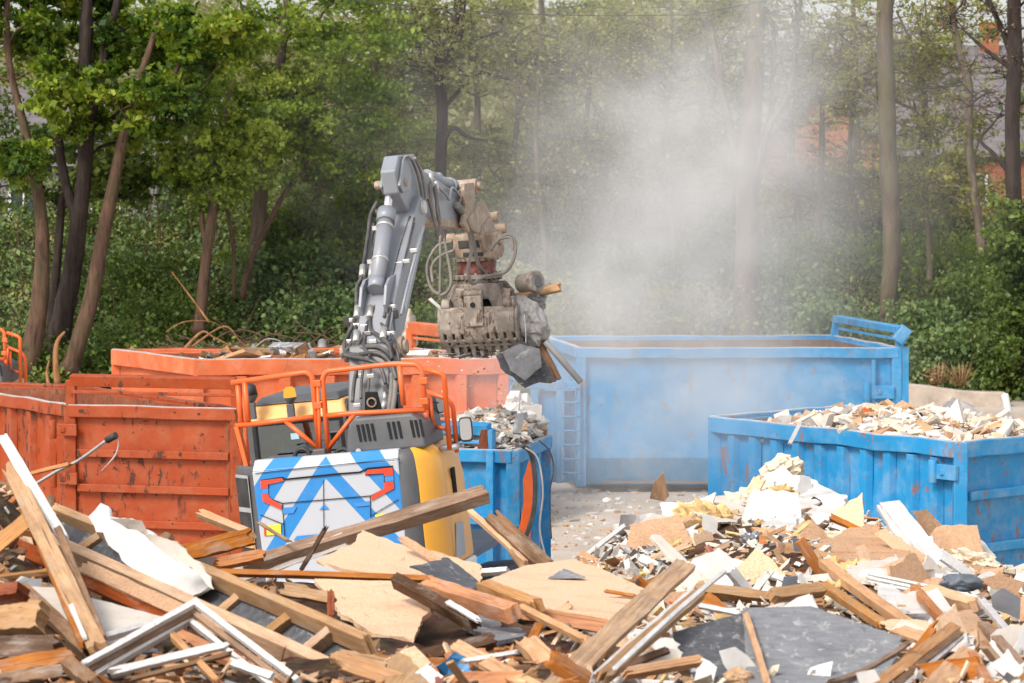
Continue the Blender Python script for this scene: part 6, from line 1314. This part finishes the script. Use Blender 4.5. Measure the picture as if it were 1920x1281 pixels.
plank('shorter orange timber parallel below the long orange timber',(1542,1098),(1655,1172),20,.06,'pine',55,0,(.05,.02),d=(28.2,26.2),land='the shorter orange timber')
plank('grey beam end resting on the shorter orange timber',(1440,1118),(1545,1105),26,.07,'tan_wood',45,0,d=(27.2,27.6),name='beam_end',cat='beam')
panel('dark blue tile fragment beside the grey beam end',[(1466,1100),(1470,1082),(1496,1080),(1492,1108)],.02,'bluegrey',dd=28.,jag=.006,name='tile_fragment',cat='tile')
panel('dark blue slate flap near the wooden box frame',[(1484,1008),(1500,1012),(1532,1028),(1515,1036),(1490,1034)],.02,'bluegrey',dd=31.4,jag=.01,name='slate_flap',cat='slate')
plank('deep orange square batten standing up out of the heap',(1714,1104),(1778,1174),17,.06,'orange_wood',60,0,(.02,.02),d=(28.,26.),name='batten',cat='batten',land='the deep orange batten')
panel('white plaster sheet broken beside the long orange timber',[(1640,1098),(1672,1094),(1690,1112),(1724,1136),(1740,1150),(1705,1150),(1680,1132),(1660,1128)],.025,'plaster',dd=[28.6,28.8,28.3,27.6,27.2,27.1,27.6,27.8],jag=.03,name='plaster_sheet',cat='plaster',land='the broken plaster sheet')
SL=empty('slatted_frame',SP(1740,1100,.4),'white slatted window sash lying on a thick timber','window sash'); bpy.context.view_layer.update(); NAMED.append((SL.location.copy(),'the white slatted sash'))
for k in range(3): plank(None,(1626,1076+8*k),(1838,1122+6*k),6,.03,'whitepaint',60,0,d=(29.6-.1*k,28.-.1*k),name='sash_bar',parent=SL)
plank('thick orange timber block carrying the white slatted sash',(1735,1108),(1830,1138),26,.1,'pine',45,0,d=(28.2,27.6),name='timber_block',cat='timber',land='the thick timber block')
lump('crumpled blue grey plastic sack beside the white slatted sash',1800,1092,40,17,'bluegrey',D=28.4,name='plastic_sack',cat='sack',rough=.3,land='the blue grey sack')
panel('grey ribbed tin sheet at the far edge of the heap',[(1858,1118),(1880,1102),(1914,1122),(1912,1162),(1862,1142)],.02,'tin',dd=27.8,jag=.004,name='tin_sheet',cat='tin sheet',land='the grey tin sheet')
plank('long white gutter strip slanting below the grey tin sheet',(1838,1124),(1925,1226),15,.04,'edge_worn',60,0,d=(27.4,24.8),name='gutter_strip',cat='strip',land='the white gutter strip')
plank('brown board lying below the white gutter strip',(1842,1168),(1935,1275),22,.05,'old_wood',58,0,d=(26.,23.2),land='the lower brown board')
panel('flat pinkish hardboard under the grey tin sheet',[(1835,1086),(1870,1078),(1920,1092),(1905,1116),(1860,1102)],.012,'hardboard',dd=29.4,jag=.02)
panel('smooth tan hardboard lying below the thick timber block',[(1785,1150),(1820,1142),(1868,1200),(1850,1216),(1805,1200)],.012,'hardboard',dd=[26.6,26.8,25.4,25.,25.4],jag=.02,land='the smooth tan hardboard')
SPK=empty('layered_plank',SP(1720,1240,.5),'layered broken plank with a white metal edge at the bottom of the heap','plank'); bpy.context.view_layer.update(); NAMED.append((SPK.location.copy(),'the layered plank'))
plank(None,(1628,1300),(1790,1176),24,.05,'pine',60,0,(.02,.03),d=(21.3,24.4),name='upper_layer',parent=SPK); plank(None,(1652,1310),(1802,1186),14,.06,'old_wood',60,0,d=(21.2,24.3),name='lower_layer',parent=SPK); plank(None,(1668,1312),(1804,1194),9,.03,'edge_worn',60,0,d=(21.1,24.2),name='metal_edge',parent=SPK)
plank('thin crooked pole lying over the large grey sheet',(1545,1292),(1700,1214),8,.035,'old_wood',60,0,d=(21.2,22.9),name='thin_pole',cat='pole',bend=.06)
plank('broad smooth timber slab beside the layered plank',(1745,1300),(1825,1222),48,.04,'pine',60,0,(.02,.05),d=(21.2,23.2),land='the broad timber slab')
plank('pale timber triangle end above the layered plank',(1680,1180),(1740,1200),30,.03,'pine',60,0,(.1,.02),d=(24.6,24.))
plank('dark orange offcut propped against the broad timber slab',(1822,1228),(1858,1290),18,.05,'orange_wood',60,0,d=(23.,21.4))
panel('white flake at the bottom edge of the large grey sheet',[(1605,1262),(1640,1255),(1650,1275),(1615,1290)],.02,'plaster',dd=21.4,jag=.01,name='plaster_flake',cat='plaster')
for lab,pg,dd,mt in [('broad cream sheet laid over the near shoulder of the white heap',[(1290,966),(1345,930),(1412,908),(1446,912),(1452,940),(1400,972),(1340,992)],[34.6,35.2,35.8,36.1,35.6,34.6,34.2],'creampaint'),
  ('white board lying flat between the foam crown and the box frame',[(1450,945),(1530,940),(1562,985),(1500,1010),(1455,985)],[35.2,35.2,34.2,33.4,34.],'plaster'),
  ('crumpled white sheet between the glass wool and the long white bar',[(1430,985),(1490,975),(1500,1030),(1452,1052),(1425,1025)],[33.8,34.2,32.4,31.6,32.2],'plaster'),
  ('large buff chipboard under the tan hardboard scrap',[(1300,1060),(1390,1040),(1470,1072),(1460,1105),(1370,1108),(1310,1092)],[31.4,32.2,31.4,30.2,30.,30.6],'chipboard'),
  ('cream board with a broken corner behind the long orange timber',[(1590,1062),(1680,1050),(1712,1084),(1640,1108),(1600,1090)],[30.6,31.2,30.2,29.2,29.6],'creampaint'),
  ('pale plywood piece low on the heap beside the deep orange batten',[(1655,1160),(1700,1150),(1760,1186),(1720,1206),(1670,1190)],[26.4,26.8,25.6,25.,25.4],'chipboard'),
  ('torn white sheet under the broad white board',[(1690,1060),(1760,1068),(1800,1100),(1740,1098),(1700,1086)],[31.4,31.2,30.2,30.2,30.6],'plaster'),
  ('dusty tan sheet at the outer slope of the heap near the blue door',[(1790,1020),(1850,1048),(1890,1090),(1830,1082),(1780,1050)],[34.2,33.4,31.8,31.8,33.],'hardboard')]:
    panel(lab,pg,.02,mt,dd=dd,jag=.045,name='broken_sheet',cat='sheet',sag=.07,land='the '+' '.join(lab.split()[:3]))
# small heap in the gap
plank('thin white batten sticking up at the dark rubble in the gap',(1086,1052),(1172,985),8,.04,'whitepaint',60,0,d=(33.6,34.4),name='white_batten',cat='batten',land='the thin white batten')
plank('square white batten lying across the dark rubble',(1146,1084),(1238,1056),12,.05,'plaster',60,0,d=(32.4,33.),name='white_batten',cat='batten',land='the square white batten')
panel('crumpled clear grey plastic sheet behind the dark rubble',[(1158,990),(1162,962),(1200,966),(1240,966),(1242,992),(1200,994)],.008,'edge_worn',dd=36.4,jag=.03,sag=.2,name='plastic_sheet',cat='plastic sheet')
for a,b,r in((1202,992,10),(1218,1000,14),(1170,1000,9),(1232,1008,12)): lump(f'black bitumen crumb {["topmost of","under the plastic sheet in","beside the white batten in","nearest the grey board in"][[1202,1218,1170,1232].index(a)]} the dark rubble',a,b,r,r*.6,'dark',off=.2,name='bitumen_lump',cat='bitumen',rough=.5,sub=3)
# yard bits
lump('small white plaster lump alone on the yard by the big blue skip',1138,938,7,6,'plaster',D=57.5,name='plaster_lump',cat='plaster',sub=2); b=P(1176,944,56); b.z=0; m=MB(); m.box((0,0,.04),(.38,.28,.09)); o=m.build('white_slab',M['plaster'],bevel=.01); o.location=b; o.rotation_euler=(R(4),0,.3); tag(o,'flat white slab lying on the yard before the big blue skip','slab')
# ======== held by the grapple and in the loads
panel('dark grey board hanging from the grapple jaw',[(930,668),(978,640),(1018,668),(1040,712),(985,728),(948,700)],.03,'felt',dd=45.95,jag=.02,name='hanging_board',cat='board')
panel('pale dusty plate hanging in front of the dark board',[(942,660),(975,645),(1012,655),(1016,688),(984,714),(956,694)],.02,'greyboard',dd=45.8,jag=.008,name='hanging_plate',cat='plate')
plank('long plank gripped crosswise in the grapple and pointing into the dust',(962,560),(1052,538),17,.05,'tan_wood',60,0,(.02,.03),d=(46.9,46.6),name='gripped_plank')
plank('charred grey plank dangling down beside the hanging board',(1004,640),(1042,716),26,.05,'old_wood',75,0,(.05,.02),d=(46.3,46.2),name='dangling_plank')
m=MB(); m.tube([P(1022,640,46.2),P(1050,672,46.2),P(1089,717,46.1)],.042,10); tag(m.build('dangling_pipe',M['corr']),'bent grey pipe dangling furthest out from the grapple','pipe')
lump('rough concrete chunk wedged in the grapple end',996,606,30,46,'corr',D=46.3,name='concrete_chunk',cat='concrete',rough=.28,freq=3,rot=-25); lump('grey rubble clump squeezed above the concrete chunk',1000,570,20,18,'corr',D=46.7,name='rubble_clump',cat='rubble',rough=.6,freq=4); lump('round dusty stone sitting on top of the gripped plank',1018,535,16,9,'corr',D=46.8,name='rounded_stone',cat='stone',rough=.2,sub=3)
panel('little white splinter caught on the free side of the grapple',[(803,562),(808,558),(826,574),(826,582)],.02,'plaster',dd=46.3,jag=.004,name='white_splinter',cat='splinter')
lump('dark mud and root clump hanging under the grapple',880,662,38,8,'corr',D=46.5,name='mud_clump',cat='mud',rough=.9,freq=6); m=MB()
m.tube(smooth_path([P(983,590,46.0),P(986,640,46.0),P(979,700,46.0),P(973,770,46.0)],6),.008,5); tag(m.build('pale_string',M['edge_worn']),'thin pale cord dangling from the concrete chunk','cord')
plank('dark torn rag strip falling below the hanging board',(976,772),(968,818),16,.03,'greyboard',75,0,(.05,.12),d=(46.0,45.8),name='falling_strip',cat='scrap')
for k in range(46):
    a,b=RS.gauss(905,45),RS.uniform(655,760); m=MB(); jagbox(m,Vector((0,0,0)),(RS.uniform(.01,.035),RS.uniform(.01,.03),.012),Matrix.Rotation(RS.uniform(0,3),3,'X'),RS); o=m.build('falling_chip',M['plaster' if k%2 else 'tan_wood']); o.location=P(a,b,RS.uniform(45.8,47.2)); tag(o,'tiny chip of debris falling through the air below the grapple','debris chip','chips falling from the grapple')
NBD=46.5
panel('orange red triangular board with a pale stripe in the near blue skip load',[(1597,796),(1622,763),(1662,797)],.03,'rail',dd=47.5,jag=.004,name='orange_board')
panel('corrugated grey sheet leaning out of the near blue skip load',[(1757,778),(1788,738),(1826,768),(1820,786)],.02,'corr',dd=[48.2,49.4,49.2,48.],jag=.01,name='corrugated_sheet',cat='sheet')
m=MB(); m.tube([P(1898,806,48.),P(1884,740,48.2)],.05,8); tag(m.build('white_pipe',M['plaster']),'white pipe standing out of the near blue skip load','pipe')
plank('pale strip hanging over the rim of the near blue skip',(1502,790),(1479,835),7,.02,'edge_worn',75,0,d=(46.5,46.3),name='hanging_strip',cat='strip')
panel('pinkish board corner peeping over the rear of the near blue skip load',[(1554,775),(1560,760),(1580,752),(1584,772)],.03,'hardboard',dd=49.,jag=.02)
panel('reddish brown plank end standing in the small blue skip load',[(895,842),(902,806),(914,806),(916,842)],.05,'redbrown',dd=44.8,jag=.004,name='plank_end',cat='plank')
lump('dark tarpaulin bundle on the rear of the small blue skip load',790,778,42,6,'bluegrey',D=46,name='tarpaulin_bundle',cat='tarpaulin',rough=.2)
lump('big pale concrete boulder perched in the salmon skip',763,622,20,40,'concrete',D=69.,name='concrete_boulder',cat='boulder',rough=.3,freq=2,land=None)
for a,b,r,lab in(((443,652),(478,678),.05,'grey pipe offcut poking from the salmon skip, nearest its closed end'),((522,650),(560,672),.05,'second grey pipe offcut in the salmon skip, slanting the same way'),((476,650),(482,672),.06,'short upright grey pipe between the slanting offcuts'),((604,642),(604,674),.08,'grey square post end standing in the salmon skip')):
    m=MB(); m.tube([P(*a,70),P(*b,69)],r,8); tag(m.build('pipe_offcut',M['corr']),lab,'pipe')
plank('brown board lying along the load of the salmon skip',(330,660),(440,672),12,.05,'redbrown',50,0,d=(70.5,69.5)); plank('tan slat rising from the salmon skip load',(560,676),(640,650),8,.05,'tan_wood',50,0,d=(69.,69.5))
m=MB(); m.tube(smooth_path([P(480,650,69.5),P(500,636,69.5),P(525,640,69.5),P(545,662,69.5)],5),.012,5); tag(m.build('wire_loop',M['corr']),'loop of bent wire standing over the salmon skip load','wire')
# ======== fillers
LADJ={'pine':'pale pine','orange_wood':'orange','tan_wood':'tan','old_wood':'weathered','dark_wood':'dark','redbrown':'red brown','whitepaint':'chipped white','plaster':'white plaster','chipboard':'chipboard','hardboard':'tan hardboard','greyboard':'grey','creampaint':'dirty cream','felt':'slate grey','foam':'cream foam','insul':'yellow wool','corr':'dusty grey'}
fill=[]
def pick(px):
    if px<1130: return RS.choices(['pine','orange_wood','tan_wood','old_wood','dark_wood','redbrown','whitepaint','chipboard','greyboard'],[5,6,5,5,3,1,1.2,2,1])[0]
    return RS.choices(['pine','orange_wood','tan_wood','old_wood','whitepaint','plaster','creampaint','hardboard','chipboard','redbrown'],[3,2,3,1.4,5,9,7,4,3,.8])[0]
tries=0
while len(fill)<185 and tries<4000:
    tries+=1; px=RS.uniform(-40,1960); yt=interp(px,SIL); py=RS.uniform(yt+12,1290)
    if px<720 and RS.random()<.9: continue
    if 720<=px<1130 and RS.random()<.6: continue
    if 590<px<900 and 1000<py<1180: continue
    if 1270<px<1690 and py>1150 and RS.random()<.85: continue
    mt=pick(px); D=Dp(px,py); ln=math.exp(RS.gauss(-.75,.45))*(1.15 if px<1130 else .8)
    if 540<px<960 and 985<py<1225: continue
    c=SP(px,py,RS.uniform(.0,.12)); ang=RS.uniform(-1,1)*1.2
    dx=Vector((math.cos(ang),RS.gauss(0,.35),math.sin(ang)*.75)).normalized()*ln/2
    if mt in('plaster','creampaint','hardboard','chipboard','greyboard') and RS.random()<.75:
        h=Vector((RS.gauss(0,.5),-math.sin(R(50)),math.cos(R(50)))).normalized(); x=h.orthogonal().normalized(); y=h.cross(x); n=RS.choice([4,5,5,6]); r=RS.uniform(.14,.40) if px>1130 else min(.3,ln*.46); a0=RS.uniform(0,6); st=RS.uniform(.4,1)
        pts=[c+(x*math.cos(a0+6.283*i/n)*r*RS.uniform(.6,1.25)+y*math.sin(a0+6.283*i/n)*r*st*RS.uniform(.6,1.25)) for i in range(n)]
        o=poly3('board_fragment',None,'board',pts,RS.choice([.012,.02,.03]),mt,.02,None,None,.07); kind='fragment'
    else:
        w=RS.choice([.05,.06,.09,.12,.15]); t=RS.choice([.02,.03,.05]); 
        o=plank3('timber_scrap',None,'timber',c-dx,c+dx,w,t,mt,RS.uniform(35,70),RS.gauss(0,18),(RS.choice([0,.02,.1]),RS.choice([0,.02,.12])),0); kind='scrap'
    sz='long' if ln>.62 else ('short' if ln<.4 else 'middling')
    fill.append((c,mt,kind,sz,o))
ORD=['closest to','second closest to','third closest to','fourth closest to','fifth closest to','sixth closest to','seventh closest to','eighth closest to','ninth closest to','tenth closest to','eleventh closest to','twelfth closest to']
from collections import defaultdict
gr=defaultdict(list)
for c,mt,kind,sz,o in fill:
    L_=min(NAMED,key=lambda n:(n[0]-c).length); gr[(L_[1],mt,kind,sz)].append(((L_[0]-c).length,o))
for (land,mt,kind,sz),lst in gr.items():
    lst.sort(key=lambda a:a[0])
    for i,(d,o) in enumerate(lst):
        base=f"{sz} {LADJ[mt]} {'board fragment' if kind=='fragment' else 'timber scrap'}"
        o['label']=f"{base} lying beside {land}" if len(lst)==1 else f"{base} {ORD[min(i,11)]} {land}"
        o['group']='loose pieces of the demolition heap'
# chips: uncountable small stuff
def chips(name,label,n,region,mats,weights,smin,smax,off,seed):
    rs=random.Random(seed); m=MB(); idx=[]
    while len(idx)<n*6:
        px=rs.uniform(region[0],region[1]); yt=interp(px,SIL); py=rs.uniform(yt+2,1290)
        if 560<px<930 and 1000<py<1215: continue
        c=SP(px,py,rs.uniform(-.05,off)); s=math.exp(rs.uniform(math.log(smin),math.log(smax)))
        d=(s*rs.uniform(.8,3.2),s*rs.uniform(.3,.9),s*rs.uniform(.06,.35)); Mx=Matrix.Rotation(rs.uniform(0,6.3),3,'Z')@Matrix.Rotation(rs.gauss(.5,.6),3,'X')@Matrix.Rotation(rs.gauss(0,.5),3,'Y')
        jagbox(m,c,d,Mx,rs,.35); idx+=[rs.choices(range(len(mats)),weights)[0]]*6
    o=m.build(name,[M[k] for k in mats],fix=False); o.data.polygons.foreach_set('material_index',idx); tag(o,label,'rubble',kind='stuff')
chips('wood_splinters','litter of wood splinters and chips between the beams',1500,(-60,1150),['pine','orange_wood','tan_wood','old_wood','dark_wood','chipboard','plaster','greyboard'],[4,6,4,4,4,2,.8,.8],.025,.10,.12,5)
chips('plaster_rubble','litter of white plaster crumbs and board chips on the heap',2600,(1100,1980),['plaster','creampaint','hardboard','tan_wood','pine','foam','insul','greyboard','orange_wood'],[7,6,2,2,1.5,4,3,.8,.8],.025,.12,.18,6)
chips('dark_rubble','dark crumbly rubble in the gap between the two heaps',900,(1110,1260),['stone','greyboard','dark','old_wood','plaster','creampaint'],[5,4,2,3,3,2],.03,.09,.15,9)
# ================================================================== DUST
def dust():
    c=P(1320,440,60); lo=Vector((-11,45.6,.05)); hi=Vector((11.5,80,11.8)); ctr=(lo+hi)/2; sz=hi-lo
    m=MB(); m.box((0,0,0),sz); t=NT('dust_volume'); tc=t.n('ShaderNodeTexCoord').outputs['Object']
    w=t.n('ShaderNodeTexNoise'); w.inputs['Scale'].default_value=.55; w.inputs['Detail'].default_value=2.5; t.l(tc,w.inputs['Vector'])
    sub=t.n('ShaderNodeVectorMath',operation='SUBTRACT'); t.l(w.outputs['Color'],sub.inputs[0]); sub.inputs[1].default_value=(.5,.5,.5)
    ma=t.n('ShaderNodeVectorMath',operation='MULTIPLY_ADD'); t.l(sub.outputs[0],ma.inputs[0]); ma.inputs[1].default_value=(2.8,2.8,2.8); t.l(tc,ma.inputs[2]); vec=ma.outputs[0]
    tot=None
    for px,py,D,r,a in DUST:
        p=P(px,py,D)-ctr; s=t.n('ShaderNodeVectorMath',operation='SUBTRACT'); t.l(vec,s.inputs[0]); s.inputs[1].default_value=p
        d=t.n('ShaderNodeVectorMath',operation='DIVIDE'); t.l(s.outputs[0],d.inputs[0]); d.inputs[1].default_value=r
        q=t.n('ShaderNodeVectorMath',operation='DOT_PRODUCT'); t.l(d.outputs[0],q.inputs[0]); t.l(d.outputs[0],q.inputs[1])
        g=t.math('MULTIPLY',t.math('EXPONENT',t.math('MULTIPLY',q.outputs['Value'],-1.)),a); tot=g if tot is None else t.math('ADD',tot,g)
    n=t.noise(tc,.75,4,.6,.4); tot=t.math('MULTIPLY',tot,t.rng(n,.38,.62,.08,1.25))
    tot=t.math('MAXIMUM',t.math('SUBTRACT',tot,.004),0.)
    pv=t.n('ShaderNodeVolumePrincipled'); pv.inputs['Color'].default_value=(.89,.89,.89,1); pv.inputs['Anisotropy'].default_value=.15; t.l(tot,pv.inputs['Density']); t.l(pv.outputs[0],t.out.inputs['Volume'])
    o=m.build('dust_cloud',t.m); o.location=ctr; tag(o,'white dust plume drifting up from the grapple over the blue skips','dust',kind='stuff')
DUST=[(1390,800,47,(1.3,1.3,.8),.16),(650,330,78,(5.,4,4.),.009),(1010,650,48.5,(.8,1.4,.7),.16),(1500,300,72,(5.,5,5.),.012),(1180,800,53,(1.6,2,1.0),.10),(1480,720,57,(1.6,2,.9),.07),(1420,60,66,(1.5,3,2.0),.09),(1310,250,64,(1.7,3,1.5),.15),(1190,440,60,(1.7,2.8,1.3),.25),(1120,560,56,(1.5,3,1.0),.17),(1360,430,62,(1.5,3,2.0),.18),(1000,250,72,(4.5,6,4.5),.016),(1270,700,53.5,(1.2,2.0,.9),.17),(1400,780,52,(1.0,1.6,.6),.17),(1040,740,52,(1.4,2,1.1),.10),(1300,300,66,(3.6,5,3.6),.040),(1580,250,70,(3.2,4,3.6),.015)]  # faint lobe behind the boom is added haze that lightens the dark trees
dust()
# ================================================================== LIGHT, CAMERA
w=bpy.data.worlds.new('World'); scene.world=w; w.use_nodes=True; nt=w.node_tree; nt.nodes.clear()
out=nt.nodes.new('ShaderNodeOutputWorld'); bg=nt.nodes.new('ShaderNodeBackground'); sky=nt.nodes.new('ShaderNodeTexSky'); sky.sky_type='NISHITA'; sky.sun_disc=False
EL,AZ=R(44),R(-142)   # sun behind and to the left of the camera
sky.sun_elevation=EL; sky.sun_rotation=AZ; sky.air_density=1.; sky.dust_density=2.; sky.ozone_density=1.
hs=nt.nodes.new('ShaderNodeHueSaturation'); hs.inputs['Saturation'].default_value=.3; nt.links.new(sky.outputs[0],hs.inputs['Color']); nt.links.new(hs.outputs[0],bg.inputs[0]); bg.inputs[1].default_value=.13; nt.links.new(bg.outputs[0],out.inputs[0])
sd=Vector((math.sin(AZ)*math.cos(EL),math.cos(AZ)*math.cos(EL),math.sin(EL)))
sl=bpy.data.lights.new('sun','SUN'); sl.energy=1.5; sl.angle=R(17); sl.color=(1,.95,.87); so=bpy.data.objects.new('sun',sl); C.objects.link(so); so.rotation_euler=(-sd).to_track_quat('-Z','Y').to_euler(); so.location=(0,0,40)
cam=bpy.data.cameras.new('camera'); co=bpy.data.objects.new('camera',cam); C.objects.link(co); co.location=CAM; co.rotation_euler=(R(90)-TH,0,0)
cam.sensor_width=36; cam.lens=36*F/1920; cam.clip_end=2000; cam.clip_start=.5
cam.dof.use_dof=True; cam.dof.focus_distance=41.5; cam.dof.aperture_fstop=5.0
scene.camera=co
vs_=scene.view_settings; scene.display_settings.display_device='sRGB'; vs_.view_transform='Standard'; vs_.look='None'; vs_.gamma=1; vs_.use_curve_mapping=False; vs_.exposure=EXPO
cy=scene.cycles; cy.use_denoising=True; cy.max_bounces=8; cy.diffuse_bounces=3; cy.glossy_bounces=3; cy.transmission_bounces=4; cy.transparent_max_bounces=8; cy.volume_bounces=2; cy.volume_step_rate=1.5; cy.volume_max_steps=128; cy.sample_clamp_indirect=6; cy.caustics_reflective=False; cy.caustics_refractive=False
try: cy.denoiser='OPENIMAGEDENOISE'
except Exception: pass
